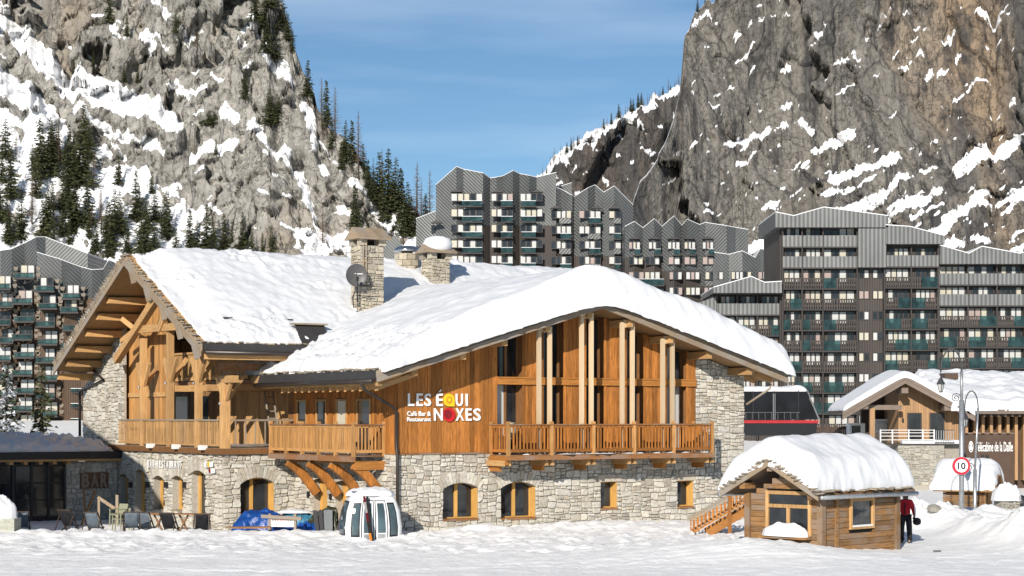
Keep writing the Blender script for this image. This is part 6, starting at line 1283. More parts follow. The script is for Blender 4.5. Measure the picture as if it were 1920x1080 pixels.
# sign lettering
sgl = thing('station_sign', 'white lift station name and round emblem on the brown wall', 'sign', (0, 118.0, 0))
fit('station_name', 'Télécabine de la Daille', WHT, sgl, 'F', T.x(1828), T.x(1898), T.z(846.5), T.z(828.5), -0.11, 0.04, 0.004)
m = MB(); n = 22; rx, rz_ = T.x(4.3)-T.x(0), T.z(0)-T.z(10.5); cx, cz = T.x(1819.5), T.z(837.5)
for sc_ in (1.0, 0.80): m.v += [(cx+rx*sc_*math.cos(2*math.pi*k/n), -0.16, cz+rz_*sc_*math.sin(2*math.pi*k/n)) for k in range(n)]
for k in range(n): m.f.append((k, (k+1) % n, n+(k+1) % n, n+k))
obj('emblem_ring', m, WHT, sgl); m = MB(); m.box(cx-0.05, cx+0.05, -0.15, -0.11, cz-0.20, cz+0.22).box(cx-0.09, cx+0.09, -0.16, -0.12, cz-0.2, cz+0.0); obj('emblem_cabin', m, WHT, sgl)
# equipment under the station porch
for px0, px1, py0, py1, lb, nm in ((1638, 1681, 786, 812, 'pale grey ventilation unit on the station terrace', 'ventilation_unit'), (1593, 1622, 794, 832, 'white framed ticket booth left of the station porch post', 'ticket_booth')):
    e = thing(nm, lb, 'booth' if 'booth' in nm else 'ventilation unit', (0, 121.5, 0)); kk = 121.5/118
    m = MB(); m.box(T.x(px0)*kk, T.x(px1)*kk, 0, 1.2, T.z(py1)-(0 if 'vent' in nm else 3), T.z(py0)); obj('casing', m, MAT['white'], e)
    m = MB(); m.box(T.x(px0+4)*kk, T.x(px0+(px1-px0)*0.7)*kk, -0.03, 0.0, T.z(py1-4), T.z(py0+5)); obj('front_panel', m, MAT['steel' if 'vent' in nm else 'farglass'], e)
    if 'vent' in nm: m = MB(); m.box(T.x(px0+32)*kk, T.x(px1-3)*kk, -0.03, 0.0, T.z(py1-4), T.z(py0+5)); obj('side_panel', m, MAT['steel'], e)
fe = thing('slat_fence', 'dark upright slat fence between the glass station and the white booth', 'fence', (0, 125, 0)); kk = 125/118
for i in range(18): px = 1530+3.6*i; m = MB(); m.box(T.x(px)*kk, T.x(px+2.4)*kk, 0, 0.06, T.z(850), T.z(800)); obj('slat', m, MAT['choc_z'], fe)
m = MB(); m.box(T.x(1528)*kk, T.x(1596)*kk, 0.06, 0.12, T.z(806), T.z(802)); obj('rail', m, MAT['choc_z'], fe)
# ---- black glass gondola station
S = Block('glass_station', 'black glass lift building with a slanted end and a red stripe behind the chalet', 101.0); S.o['category'] = 'building'
m = MB(); pr = [(1380, 730), (1511, 731), (1534, 787), (1380, 787)]; m.prism([(S.x(a), 0, S.z(b)) for a, b in pr], (0, 9, 0)); hall = obj('glass_hall', m, glass_mat('station_glass', (0.008,0.008,0.011), 0.12, 0.25), S.o)
m = MB(); m.prism([(S.x(1378), -0.08, S.z(788)), (S.x(1534.5), -0.08, S.z(788)), (S.x(1534), -0.08, S.z(793.5)), (S.x(1378), -0.08, S.z(793.5))], (0, 9, 0)); obj('red_stripe', m, plain('red_trim', (0.38,0.015,0.022), 0.4), S.o)
m = MB(); m.prism([(S.x(1378), -0.02, S.z(793.6)), (S.x(1533), -0.02, S.z(793.6)), (S.x(1530), -0.02, S.z(812)), (S.x(1520), -0.02, S.z(815)), (S.x(1420), -0.02, S.z(817)), (S.x(1378), -0.02, S.z(815))], (0, 9, 0)); obj('black_hull', m, plain('gloss_black', (0.012,0.012,0.014), 0.25, 0, 0.5), S.o)
for px in (1412, 1452, 1497): S.box('mullion', px-0.6, px+0.6, 731, 787, -0.05, 0.0, 'black', hall)
S.box('pier', 1449, 1454, 738, 787, -0.03, 0.0, 'zincpanel', hall)
m = MB(); m.prism([(S.x(1512), -0.06, S.z(731)), (S.x(1514), -0.06, S.z(731)), (S.x(1537), -0.06, S.z(787)), (S.x(1534), -0.06, S.z(787))], (0, 0.1, 0)); obj('end_frame', m, MAT['zincpanel'], hall)
for i in range(9): S.box('railing_post', 1398+12*i, 1398.6+12*i, 773, 787, -0.06, -0.02, 'zincpanel', hall)
S.box('railing_bar', 1396, 1500, 773, 773.7, -0.07, -0.03, 'zincpanel', hall)
for px in (1392, 1516): S.box('leg', px, px+4, 812, 900, 2, 2.5, 'black')
roof_snow('snow on the flat roof of the black glass station', Frame(0, 101.0, 0), S.x(1376), S.x(1512), -0.05, 5, 8.8, lambda c: S.z(730.5)+0*c, lambda c, a: 0.16+0.08*sstep(S.x(1470), S.x(1495), a), 0.1, 0.04, 0.05, 'u', 0.3, 'snow', 8.0)
# ---- little kiosk hut under snow behind the lamp posts
Kf = Frame((1768-HX)/FPX*88.5, 88.5, R(-24)); kio = thing('log_kiosk', 'small log kiosk under a rounded snow cap behind the lamp posts', 'hut', (Kf.cx, Kf.cy, 0.3), R(-24))
KU = Kf.u_at(1846); kz = Kf.z_at(928, 0, 0); KD = 1.9
for i in range(9): m = MB(); z0 = kz*i/9; m.box(0, KU, 0.0, 0.12, z0+0.008, kz*(i+1)/9-0.008); obj('log_board', m, MAT['hut'], kio)
for i in range(9): m = MB(); z0 = kz*i/9; m.box(KU-0.12, KU, 0.12, KD*0.25, z0+0.008, kz*(i+1)/9-0.008); obj('log_board', m, MAT['hut_y'], kio)
m = MB(); m.box(0.1, KU-0.5, 0.2, KD, 0, kz+0.3); obj('inner_wall', m, MAT['inside'], kio)
for v in (0.1, KD-0.1): m = MB(); m.box(KU-0.16, KU+0.04, v-0.1, v+0.1, 0, kz+0.1); obj('corner_post', m, MAT['hut_y'], kio)
m = MB(); m.tube([(KU-0.05, KD*0.72, 0), (KU-0.05, KD*0.72, kz*0.9)], 0.16, 10); obj('log_post', m, MAT['light'], kio)
ka = kz+0.95
for p, q, zp, zq in ((-0.4, KD/2, kz-0.02, ka), (KD/2, KD+0.4, ka, kz-0.02)): m = MB(); m.hexa([(-0.4,p,zp-0.1),(KU+0.5,p,zp-0.1),(KU+0.5,q,zq-0.1),(-0.4,q,zq-0.1),(-0.4,p,zp),(KU+0.5,p,zp),(KU+0.5,q,zq),(-0.4,q,zq)]); obj('roof', m, MAT['hut'], kio); m = MB(); m.hexa([(KU+0.5,p,zp-0.2),(KU+0.56,p,zp-0.2),(KU+0.56,q,zq-0.2),(KU+0.5,q,zq-0.2),(KU+0.5,p,zp+0.03),(KU+0.56,p,zp+0.03),(KU+0.56,q,zq+0.03),(KU+0.5,q,zq+0.03)]); obj('barge_board', m, MAT['hut_y'], kio)
roof_snow('rounded snow cap on the little log kiosk', Kf, -0.5, KU+0.55, -0.42, KD/2, KD+0.42, lambda c: ka+0.3-0.72*smooth_abs(c-KD/2, 0.45)+0.02, lambda c, a: 0.62+0*c, 0.09, 0.03, 0.06, 'u', 0.4, 'snow', 12.0)
# ---- street lamps and the speed sign
LMP = plain('lamp_metal', (0.05,0.05,0.05), 0.5); LGL = glass_mat('lamp_glass', (0.35,0.35,0.33), 0.2, 0.5)
def lamp(label, px, Y, ptop, apex, lant, zg, r0):
    k = Y/FPX; t = thing('street_lamp', label, 'street lamp', ((px-HX)*k, Y, zg), 0.0); X = lambda p: (p-px)*k; Z = lambda q: CZ+(HY-q)*k-zg
    m = MB(); m.tube([(0,0,-1.2),(0,0,Z(ptop[2]))], r0, 12); obj('post', m, MAT['steel'], t, smooth=True)
    m = MB(); m.tube([(0,0,Z(ptop[2])),(X(ptop[0]),0,Z(ptop[1]))], r0*0.55, 10); obj('upper_post', m, MAT['steel'], t, smooth=True)
    p0, p1, p2 = (ptop[0], ptop[1]), apex, (lant[0], lant[1]); pts = []
    for i in range(17):
        a = math.pi*i/16; cx, rx = (p0[0]+p2[0])/2, (p0[0]-p2[0])/2; base = p0[1]+(p2[1]-p0[1])*i/16; pts.append((X(cx+rx*math.cos(a)), 0, Z(base-(max(p0[1], p2[1])-p1[1])*math.sin(a))))
    m = MB(); m.tube(pts, r0*0.32, 8); obj('swan_neck', m, LMP, t, smooth=True)
    m = MB(); sp = [(X(px-6)+0.16*(1-i/26)*math.cos(i*0.5)*1.3-0.1, 0, Z(ptop[2]-4)+0.2*(1-i/26)*math.sin(i*0.5)) for i in range(24)]; m.tube(sp, 0.018, 6); obj('scroll', m, LMP, t)
    lx, lz, s_ = X(lant[0]), Z(lant[2]), k*1.0
    ln = MB(); ln.lathe([(3*s_,0),(6*s_,14*s_)], 4, (lx, 0, lz)); L = obj('lantern', ln, LGL, t)
    m = MB(); m.lathe([(8.5*s_,14*s_),(7.5*s_,16*s_),(5*s_,20*s_),(3.5*s_,24*s_),(1.2*s_,26*s_),(1.2*s_,34*s_)], 4, (lx, 0, lz)); obj('lantern_roof', m, LMP, L)
    for q in range(4): a = math.pi/2*q; m = MB(); m.tube([(lx+3.1*s_*math.cos(a), 3.1*s_*math.sin(a), lz), (lx+6.2*s_*math.cos(a), 6.2*s_*math.sin(a), lz+14*s_)], 0.7*s_, 6); obj('lantern_bar', m, LMP, L)
    m = MB(); m.lathe([(3.6*s_,-2*s_),(3.6*s_,0)], 4, (lx, 0, lz)); obj('lantern_base', m, LMP, L)
    m = MB(); m.tube([(lx, 0, lz+33*s_), (lx, 0, Z(lant[1]))], 0.02, 6); obj('hanger', m, LMP, L)
    return t
lamp('tall street lamp with a hanging lantern and the speed sign on its post', 1803, 75.5, (1803, 695, 750), (1784, 655), (1764, 697, 734), gz((1803-HX)/FPX*75.5, 75.5), 0.105)
lamp('thinner street lamp with curled neck behind the speed sign', 1828, 82.0, (1834, 765, 880), (1816, 733), (1809, 765, 800), gz((1828-HX)/FPX*82, 82.0), 0.085)
sgp = thing('speed_limit_sign', 'round speed sign with black 10 on white inside a red ring', 'road sign', ((1802.5-HX)/FPX*75.3, 75.3, 0), 0.0); zc = CZ+(HY-873.5)/FPX*75.3
obj('red_ring', disc(0, zc, 0.355, -0.02, 0.03, 40), plain('sign_ring_red', (0.50,0.012,0.03), 0.4), sgp); obj('rim', disc(0, zc, 0.37, 0.0, 0.03, 40), MAT['steel'], sgp); obj('white_face', disc(0, zc, 0.26, -0.035, 0.02, 40), WHT, sgp)
fit('number', '10', MAT['black'], sgp, 'F', -0.155, 0.165, zc-0.14, zc+0.14, -0.036, 0.012, 0.03)
for z in (-0.12, 0.12): m = MB(); m.box(-0.14, 0.14, 0.03, 0.11, zc+z-0.02, zc+z+0.02); obj('clamp', m, MAT['steel'], sgp)
# ---- snow-capped stone post and dark boulder by the lane
ps = thing('stone_pillar', 'squat stone pillar wearing a big round cap of snow at the lane side', 'pillar', place(1888, 82.0), 0.2)
m = MB(); m.box(-0.42, 0.42, -0.4, 0.4, -0.5, 0.95); pc = obj('shaft', m, MAT['mortar'], ps); place_stones([(P, fmap(-0.4), 1) for P in lay_stones(-0.42, 0.42, -0.2, 0.95, [], 71, 0.05)], pc, GST, 60, 3)
o = mound('snow_cap', '', (0, 0, 0.75), 0.62, 0.55, 0.72, 7.0); o.parent = ps; o['kind'] = 'stuff'
m = MB(); m.lathe([(0.1,-0.1),(0.55,0.0),(0.6,0.25),(0.35,0.45),(0.05,0.5)], 9); tag(obj('parked_cover', m, plain('dark_cover', (0.03,0.03,0.035), 0.5), None, place(1912, 83.5)+Vector((0, 0, 0.55)), (0.1, 0.1, 0.4), True), 'dark covered lump poking out of the snow bank at the right edge', 'boulder')
m = MB(); m.lathe([(0.05,-0.05),(0.32,0.0),(0.3,0.16),(0.1,0.24)], 8); tag(obj('boulder', m, GST, None, place(1752, 75.2)+Vector((0, 0, 0.0)), (0.2, 0.1, 0.0)), 'small rock showing in the face of the snow bank', 'rock')
m = MB(); m.box(-0.14, 0.14, -0.03, 0.03, 0, 0.03); tag(obj('lost_glove', m, MAT['black'], None, place(1757, 63.6)+Vector((0,0,0.03)), (0,0,0.3)), 'tiny dark scrap lying on the snowy lane', 'litter')
# ---- the skier behind the hut
def skin_body(name, joints, edges, mat, parent, sub=2):
    me = bpy.data.meshes.new(name); names = list(joints); me.from_pydata([joints[k][0] for k in names], [(names.index(a), names.index(b)) for a, b in edges], []); me.update()
    o = bpy.data.objects.new(name, me); COL.objects.link(o); sm = o.modifiers.new('skin', 'SKIN'); sm.use_smooth_shade = True
    for i, k in enumerate(names): v = me.skin_vertices[0].data[i]; v.radius = (joints[k][1],)*2 if not isinstance(joints[k][1], tuple) else joints[k][1]; v.use_root = (i == 0)
    ss = o.modifiers.new('sub', 'SUBSURF'); ss.levels = sub; ss.render_levels = sub
    dg = bpy.context.evaluated_depsgraph_get(); m2 = bpy.data.meshes.new_from_object(o.evaluated_get(dg)); bpy.data.objects.remove(o); m2.materials.clear(); m2.materials.append(mat)
    m2.polygons.foreach_set('use_smooth', [True]*len(m2.polygons)); r = obj(name, m2, mat, parent); return r
pr_ = thing('person', 'person in red jacket and black ski trousers walking behind the hut', 'person', place(1698, 68.4), R(-20)); pr_.scale = (1.05,)*3
REDJ = plain('red_jacket', (0.50,0.012,0.025), 0.7, 0, 0.3, 0.2, 8, 0.4); BLKT = plain('black_trousers', (0.016,0.016,0.02), 0.75, 0, 0.3, 0.3, 8, 0.4); SKN = plain('skin', (0.45,0.27,0.19), 0.6)
J = {'pelvis': ((0,0,0.95), (0.16,0.12)), 'hipL': ((-0.10,0,0.90), 0.11), 'hipR': ((0.10,0,0.90), 0.11), 'kneeL': ((-0.13,-0.10,0.50), 0.085), 'kneeR': ((0.12,0.06,0.50), 0.085), 'ankL': ((-0.13,0.02,0.12), 0.075), 'ankR': ((0.12,0.16,0.12), 0.075), 'toeL': ((-0.14,-0.16,0.06), 0.06), 'toeR': ((0.13,-0.02,0.06), 0.06),
     'waist': ((0,-0.01,1.10), (0.15,0.11)), 'chest': ((0,-0.02,1.32), (0.18,0.13)), 'neck': ((0,-0.03,1.50), 0.065), 'head': ((0,-0.05,1.62), 0.095), 'crown': ((0,-0.04,1.73), 0.08), 'shL': ((-0.19,-0.01,1.42), 0.085), 'shR': ((0.19,-0.01,1.42), 0.085), 'elL': ((-0.27,0.06,1.15), 0.065), 'elR': ((0.28,0.05,1.15), 0.065), 'haL': ((-0.27,-0.08,0.92), 0.045), 'haR': ((0.31,-0.06,0.90), 0.045)}
E_ = [('pelvis','hipL'),('pelvis','hipR'),('hipL','kneeL'),('hipR','kneeR'),('kneeL','ankL'),('kneeR','ankR'),('ankL','toeL'),('ankR','toeR'),('pelvis','waist'),('waist','chest'),('chest','neck'),('neck','head'),('head','crown'),('chest','shL'),('chest','shR'),('shL','elL'),('shR','elR'),('elL','haL'),('elR','haR')]
skin_body('body', J, E_, SKN, pr_)
g = lambda k, f=1.0, add=0.025: (J[k][0], tuple(x+add for x in J[k][1]) if isinstance(J[k][1], tuple) else J[k][1]+add)
JJ = {k: g(k) for k in ('waist','chest','shL','shR','elL','elR')}; JJ = {'waist': JJ['waist'], **JJ}; JJ['hem'] = ((0,0,0.93), (0.19,0.15)); JJ['cufL'] = ((-0.27,-0.05,0.97), 0.06); JJ['cufR'] = ((0.305,-0.03,0.96), 0.06); JJ['collar'] = ((0,-0.03,1.50), 0.09)
skin_body('jacket', JJ, [('waist','hem'),('waist','chest'),('chest','collar'),('chest','shL'),('chest','shR'),('shL','elL'),('shR','elR'),('elL','cufL'),('elR','cufR')], REDJ, pr_)
JT = {k: g(k, 1, 0.02) for k in ('pelvis','hipL','hipR','kneeL','kneeR','ankL','ankR')}; skin_body('trousers', JT, [('pelvis','hipL'),('pelvis','hipR'),('hipL','kneeL'),('hipR','kneeR'),('kneeL','ankL'),('kneeR','ankR')], BLKT, pr_)
for s_, a, b in ((-1, 'ankL', 'toeL'), (1, 'ankR', 'toeR')): skin_body('ski_boot', {'a': (tuple(np.array(J[a][0])+[0,0,0.12]), 0.095), 'b': (J[a][0], 0.10), 'c': (J[b][0], 0.085)}, [('a','b'),('b','c')], BLKT, pr_, 1)
for s_, k, c in ((-1, 'haL', 'cufL'), (1, 'haR', 'cufR')):
    h = Vector(J[k][0]); gl_ = skin_body('glove', {'w': (tuple(Vector(JJ[c][0])-Vector((0,0,0.02))), 0.045), 'p': (tuple(h), (0.05,0.03)), 'f1': (tuple(h+Vector((-0.03,-0.02,-0.10))), 0.016), 'f2': (tuple(h+Vector((-0.01,-0.025,-0.115))), 0.016), 'f3': (tuple(h+Vector((0.012,-0.02,-0.11))), 0.016), 'f4': (tuple(h+Vector((0.033,-0.015,-0.095))), 0.015), 't': (tuple(h+Vector((-0.06*s_,-0.04,-0.05))), 0.018)}, [('w','p'),('p','f1'),('p','f2'),('p','f3'),('p','f4'),('p','t')], BLKT, pr_, 1)
m = MB(); m.lathe([(0.10,0.0),(0.125,0.06),(0.125,0.14),(0.09,0.20),(0.02,0.22)], 16, (0,-0.045,1.60)); obj('hat', m, BLKT, pr_, smooth=True)
m = MB(); m.box(-0.02, 0.02, -0.19, -0.165, 1.0, 1.4); obj('jacket_zip', m, BLKT, pr_)
m = MB(); m.prism([(0.30,-0.09,1.36),(0.345,-0.02,1.15),(0.36,-0.05,0.98),(0.335,-0.09,1.0)], (0.012,0,0)); obj('sleeve_stripe', m, WHT, pr_)
bag = MB(); bag.lathe([(0.03,-0.14),(0.13,-0.1),(0.16,0.0),(0.13,0.1),(0.03,0.14)], 12); hl = obj('helmet', bag, BLKT, None, Matrix.Translation(pr_.location) @ Matrix.Rotation(R(-20), 4, 'Z') @ Vector((0.42,-0.08,0.80)), None, True); tag(hl, 'dark helmet dangling from the hand of the person in red', 'helmet')
# ================================================================== the rock walls behind
def rock_mat(name, base, warm, dark, streak, snowc=(0.86,0.87,0.89), warm_lo=0.55, warm_hi=0.75, vz=0.16, vsc=0.07, sk0=0.56, tilt=-16, big=0.4):
    t = NT(name); v = t.coord((1,1,1)); vs = t.coord((1, 0.5, vz), 0, (0, R(tilt), 0))
    n1 = t.noise(v, 0.055, 6, 0.62); n2 = t.noise(vs, 0.22, 6, 0.66, 0.8); n3 = t.noise(v, 0.9, 5, 0.7); n4 = t.noise(t.coord((1,1,0.35)), 0.03, 3, 0.5)
    c = t.ramp(n3, [(0.25, sc(base, 0.45)), (0.5, base), (0.8, sc(base, 1.35))])
    c = t.mix(t.ramp(n4, [(warm_lo, (0,0,0)), (warm_hi, (0.75,)*3)]), c, warm)
    c = t.mix(t.ramp(n2, [(sk0, (0,0,0)), (sk0+0.12, (streak,)*3)]), c, dark)
    c = t.mix(t.ramp(n1, [(0.35, (0.45,)*3), (0.5, (0,0,0))]), c, sc(base, 0.62))
    n5 = t.noise(t.coord((1, 0.6, 0.13), 0, (0, R(tilt), 0)), 0.075, 5, 0.6, 0.5); c = t.mix(t.ramp(n5, [(0.50, (0,0,0)), (0.64, (big,)*3)]), c, sc(dark, 1.6))
    vo = t.n('TexVoronoi', feature='DISTANCE_TO_EDGE'); vo.inputs['Scale'].default_value = vsc
    wv_ = t.n('VectorMath', operation='ADD'); nz_ = t.n('TexNoise'); nz_.inputs['Scale'].default_value = 0.07; nz_.inputs['Detail'].default_value = 6
    sca = t.n('VectorMath', operation='SCALE'); sca.inputs['Scale'].default_value = 14.0
    t.l(v, nz_.inputs['Vector']); t.l(nz_.outputs['Color'], sca.inputs[0]); t.l(t.coord((1, 0.8, 0.4), 0, (0, R(-14), 0)), wv_.inputs[0]); t.l(sca.outputs[0], wv_.inputs[1]); t.l(wv_.outputs[0], vo.inputs['Vector'])
    crack = t.ramp(vo.outputs['Distance'], [(0.0, (0.0,)*3), (0.035, (1,)*3)])
    c = t.mix(t.math('MULTIPLY', t.math('SUBTRACT', 1.0, crack), 0.55), c, sc(dark, 0.8))
    for (sx_, rot_, scl, wd_) in (((1, 0.6, 0.22), tilt, 0.16, 0.010), ((0.35, 0.6, 1), -tilt*2, 0.14, 0.008), ((1, 1, 0.5), 40, 0.3, 0.012)):
        nn = t.noise(t.coord(sx_, 0, (0, R(rot_), 0)), scl, 5, 0.6, 0.3); ln = t.ramp(t.math('ABSOLUTE', t.math('SUBTRACT', nn, 0.5)), [(0.0, (0.8,)*3), (wd_, (0,0,0))]); c = t.mix(ln, c, sc(dark, 0.7))
    at = t.n('Attribute', attribute_name='snow').outputs['Fac']; e = t.noise(t.coord((1, 1, 1.8), 0, (0, R(tilt*1.5), 0)), 0.7, 8, 0.8)
    f = t.math('ADD', at, t.math('MULTIPLY', t.math('SUBTRACT', e, 0.5), 1.1))
    sm_ = t.ramp(f, [(0.44, (0,0,0)), (0.50, (0.55,)*3), (0.60, (1,1,1))])
    c = t.mix(sm_, c, snowc)
    t.col(c); t.rough(0.9, 0.15)
    h = t.math('ADD', t.math('MULTIPLY', n2, 1.2), t.math('ADD', n3, t.math('MULTIPLY', crack, 0.5)))
    t.bump(t.math('MULTIPLY', h, t.math('SUBTRACT', 1.0, t.math('MULTIPLY', sm_, 0.9))), 0.8, 0.7); return t.m
def poly_dist(px, py, line):
    d = np.full(px.shape, 1e9)
    for (x0, y0), (x1, y1) in zip(line, line[1:]):
        L = (x1-x0)**2+(y1-y0)**2; t = np.clip(((px-x0)*(x1-x0)+(py-y0)*(y1-y0))/L, 0, 1); d = np.minimum(d, np.hypot(px-x0-t*(x1-x0), py-y0-t*(y1-y0)))
    return d
class Cliff:
    def __init__(s, name, label, mat, p0, p1, dp, tops, Y0, nr, slope, disp, back=(6, 25, 70, 150)):
        px = np.arange(p0, p1, dp); t = (px-HX)/FPX; top = np.interp(px, [q[0] for q in tops], [q[1] for q in tops])
        top = top+5*fbm(px*0.03, px*0+3.3, 4)
        r = np.linspace(0, 1, nr)[:, None]; Yb = Y0(px)[None, :] if callable(Y0) else np.full((1, len(px)), float(Y0))
        zm = np.full((1, len(px)), 60.0); Y = Yb+r*30; PX = np.repeat(px[None, :], nr, 0)
        for it in range(4):
            zm = np.maximum(CZ+(HY-top[None, :])/FPX*Y[-1:], 2.0); Z = -2+(zm+2)*r
            PY = HY-(Z-CZ)/Y*FPX; S = slope(PX, PY, Z); dz = (zm+2)/(nr-1)
            Y = Yb+np.concatenate([np.zeros((1, len(px))), np.cumsum((S[1:]+S[:-1])/2*dz, 0)], 0)
        def hs(A, n, ax):
            k = np.exp(-0.5*(np.arange(-3*n, 3*n+1)/n)**2); k /= k.sum(); B_ = np.take(A, np.clip(np.arange(-3*n, A.shape[ax]+3*n), 0, A.shape[ax]-1), ax)
            return sum(k[i]*np.take(B_, np.arange(i, i+A.shape[ax]), ax) for i in range(len(k)))
        Ys = hs(Y, 22, 1); Hh = Y-Ys; Y = Ys+0.8*(Hh-hs(Hh, 14, 0))
        Yd = Y-disp(PX, PY, t[None, :]*Y, Z)
        g = np.gradient(Yd, axis=0)/np.maximum(dz, 1e-3)
        for _ in range(1): g[1:-1] = (g[:-2]+2*g[1:-1]+g[2:])/4; g[:, 1:-1] = (g[:, :-2]+2*g[:, 1:-1]+g[:, 2:])/4
        S2 = S.copy(); S2[1:-1] = (S[:-2]+2*S[1:-1]+S[2:])/4; s.snow = np.clip(sstep(0.45, 1.0, S2)*0.95-0.30*sstep(0.1, -0.6, g-S2)+0.22*sstep(0.5, 1.6, g-S2), 0, 1); s.px, s.Y, s.Z, s.PY = px, Yd, Z, HY-(Z-CZ)/Yd*FPX
        rows = [np.stack([t[None, :]*Yd, Yd, Z], -1)]; sn = [s.snow]
        for k, b in enumerate(back): yy = Yd[-1:]+b; zz = Z[-1:]+(1.5, 0, -12, -60)[k]; rows.append(np.stack([t[None, :]*yy, yy, zz], -1)); sn.append(np.full_like(zz, 0.9))
        o = obj(name, grid_mesh(name, np.concatenate(rows, 0), mat, {'snow': np.concatenate(sn, 0)}), None); struct(o); s.o = o
    def hit(s, px, py):
        j = int(np.clip(np.searchsorted(s.px, px), 0, len(s.px)-1)); col = s.PY[:, j]; i = np.where(col <= py)[0]
        i = i[0] if len(i) else len(col)-1; return Vector(((px-HX)/FPX*s.Y[i, j], s.Y[i, j], s.Z[i, j]))
def stroke_slope(PX, PY, strokes, jit=7.0):
    j = jit*fbm(PX*0.02, PY*0.02, 3)+0.6*jit*fbm(PX*0.075, PY*0.075, 4, 0.65); m = np.zeros(PX.shape)
    for w, line in strokes: m = np.maximum(m, sstep(w*1.15, w*0.75, poly_dist(PX, PY, line)+j))
    return m
L_STROKES = [(16, [(-60,-10),(0,25),(55,75),(75,110)]), (24, [(75,110),(130,150),(200,185),(255,205),(300,225)]), (9, [(300,225),(330,240)]), (26, [(-80,110),(0,160),(60,200),(110,260)]), (7, [(335,170),(360,160),(385,165)]), (9, [(360,290),(400,270),(440,262)]), (8, [(470,230),(500,265),(530,285)]), (6, [(200,250),(250,265),(300,285)]), (9, [(420,200),(440,215)]), (7, [(530,290),(560,330),(585,400),(600,460)]), (5, [(285,20),(310,30)]), (7, [(465,30),(480,60),(500,75)]), (8, [(495,100),(530,120),(545,150)]), (6, [(570,200),(585,240),(590,290)]), (7, [(600,270),(625,300),(640,320)]), (6, [(660,350),(690,375),(720,410)]), (12, [(560,440),(620,455),(680,440)]), (10, [(700,400),(740,420),(770,450)]), (5, [(345,65),(370,50)]), (5, [(210,60),(225,80),(240,78)]), (6, [(265,75),(290,100)]), (6, [(140,190),(190,240),(240,300)])]
def l_slope(PX, PY, Z):
    tl = np.interp(PX, [-400, -40, 40, 110, 200, 290, 350, 400, 440, 500, 560, 640, 760], [120, 175, 215, 255, 285, 330, 365, 420, 470, 500, 470, 455, 450])
    tal = sstep(-14, 14, PY-tl+26*fbm(PX*0.018, PY*0.018, 4))
    led = fbm(PX*0.016+PY*0.008, PY*0.04-PX*0.012, 4); led = sstep(0.56, 0.74, led)*0.9
    st = stroke_slope(PX, PY, L_STROKES)
    outc = sstep(0.25, 0.45, fbm(PX*0.02+7, PY*0.028, 4))*tal                     # rock outcrops inside the slope
    return 0.16+np.maximum.reduce([tal*1.15*(1-0.85*outc), led, st*1.45])
def l_disp(PX, PY, X, Z):
    rk = sstep(14, -14, PY-np.interp(PX, [-400, -40, 110, 290, 400, 440, 900], [120, 175, 255, 330, 420, 470, 470]))*0.8+0.2
    q = X*0.92+Z*0.36; w = Z*0.92-X*0.3; wx, wz_ = 0.35*fbm(X/9, Z/9, 3), 0.35*fbm(X/9+7, Z/9, 3)
    d = 9*fbm(X/42, Z/48, 3)+6.5*facet(q/17+wx, w/24+wz_)+3.0*facet(q/7.5+wx, w/9+wz_, 40)+1.3*facet(q/3.2+wx, w/3.6+wz_, 90)+0.5*facet(X/1.5, Z/1.6, 20)
    return rk*d+0.35*fbm(X/3, Z/3, 4)
CL = Cliff('cliff', '', rock_mat('left_rock', (0.35,0.335,0.305), (0.335,0.27,0.20), (0.075,0.07,0.064), 0.6, warm_lo=0.50, warm_hi=0.62, vz=0.4, vsc=0.10), -330, 920, 2.6,
           [(-400,-160),(500,-140),(522,-20),(535,25),(545,60),(560,108),(570,150),(585,185),(605,222),(640,262),(665,300),(690,330),(715,352),(745,385),(790,412),(840,440),(900,470),(960,520)], 312, 330, l_slope, l_disp)
R_STROKES = [(7, [(1350,265),(1400,250),(1440,235),(1470,215)]), (5, [(1450,130),(1480,105)]), (6, [(1580,110),(1600,90)]), (6, [(1690,120),(1720,85),(1740,75)]), (5, [(1740,130),(1800,95)]), (4, [(1380,50),(1440,25)]), (9, [(1530,270),(1570,255),(1600,245)]), (12, [(1560,335),(1610,310),(1680,300)]), (14, [(1800,320),(1850,280),(1920,245),(1990,215)]), (10, [(1600,390),(1660,360),(1700,330)]), (12, [(1750,440),(1800,400),(1860,375),(1930,350)]), (5, [(1830,25),(1900,15)]), (5, [(1760,190),(1830,165)]), (6, [(1650,25),(1700,5)]), (4, [(1770,60),(1790,40)]), (6, [(1500,215),(1520,235)]), (9, [(1620,420),(1700,395),(1760,360)]), (14, [(1390,470),(1440,465),(1475,440)]), (8, [(1860,200),(1900,180)]), (7, [(1530,60),(1560,30)]), (6, [(1300,45),(1330,20)]), (10, [(1690,470),(1760,465),(1850,455)])]
def r_slope(PX, PY, Z):
    a = 0.55; ca, sa = math.cos(a), math.sin(a); p, q = PX*ca-PY*sa, PX*sa+PY*ca
    low = sstep(150, 470, PY+0.16*(PX-1500))
    led = fbm(p*0.010, q*0.042, 5, 0.6); led = sstep(0.72-0.36*low, 0.92-0.34*low, led)
    led2 = fbm(p*0.03+5, q*0.10, 4, 0.6); led2 = sstep(0.74-0.26*low, 0.94-0.26*low, led2)
    led = led*sstep(1225, 1300, PX); led2 = led2*sstep(1195, 1260, PX)
    return 0.14+np.maximum.reduce([led*1.2, led2*1.0, stroke_slope(PX, PY, [(w_*(0.8 if min(q[1] for q in l_) > 200 else 0.42), l_) for w_, l_ in R_STROKES], 8)*1.5])
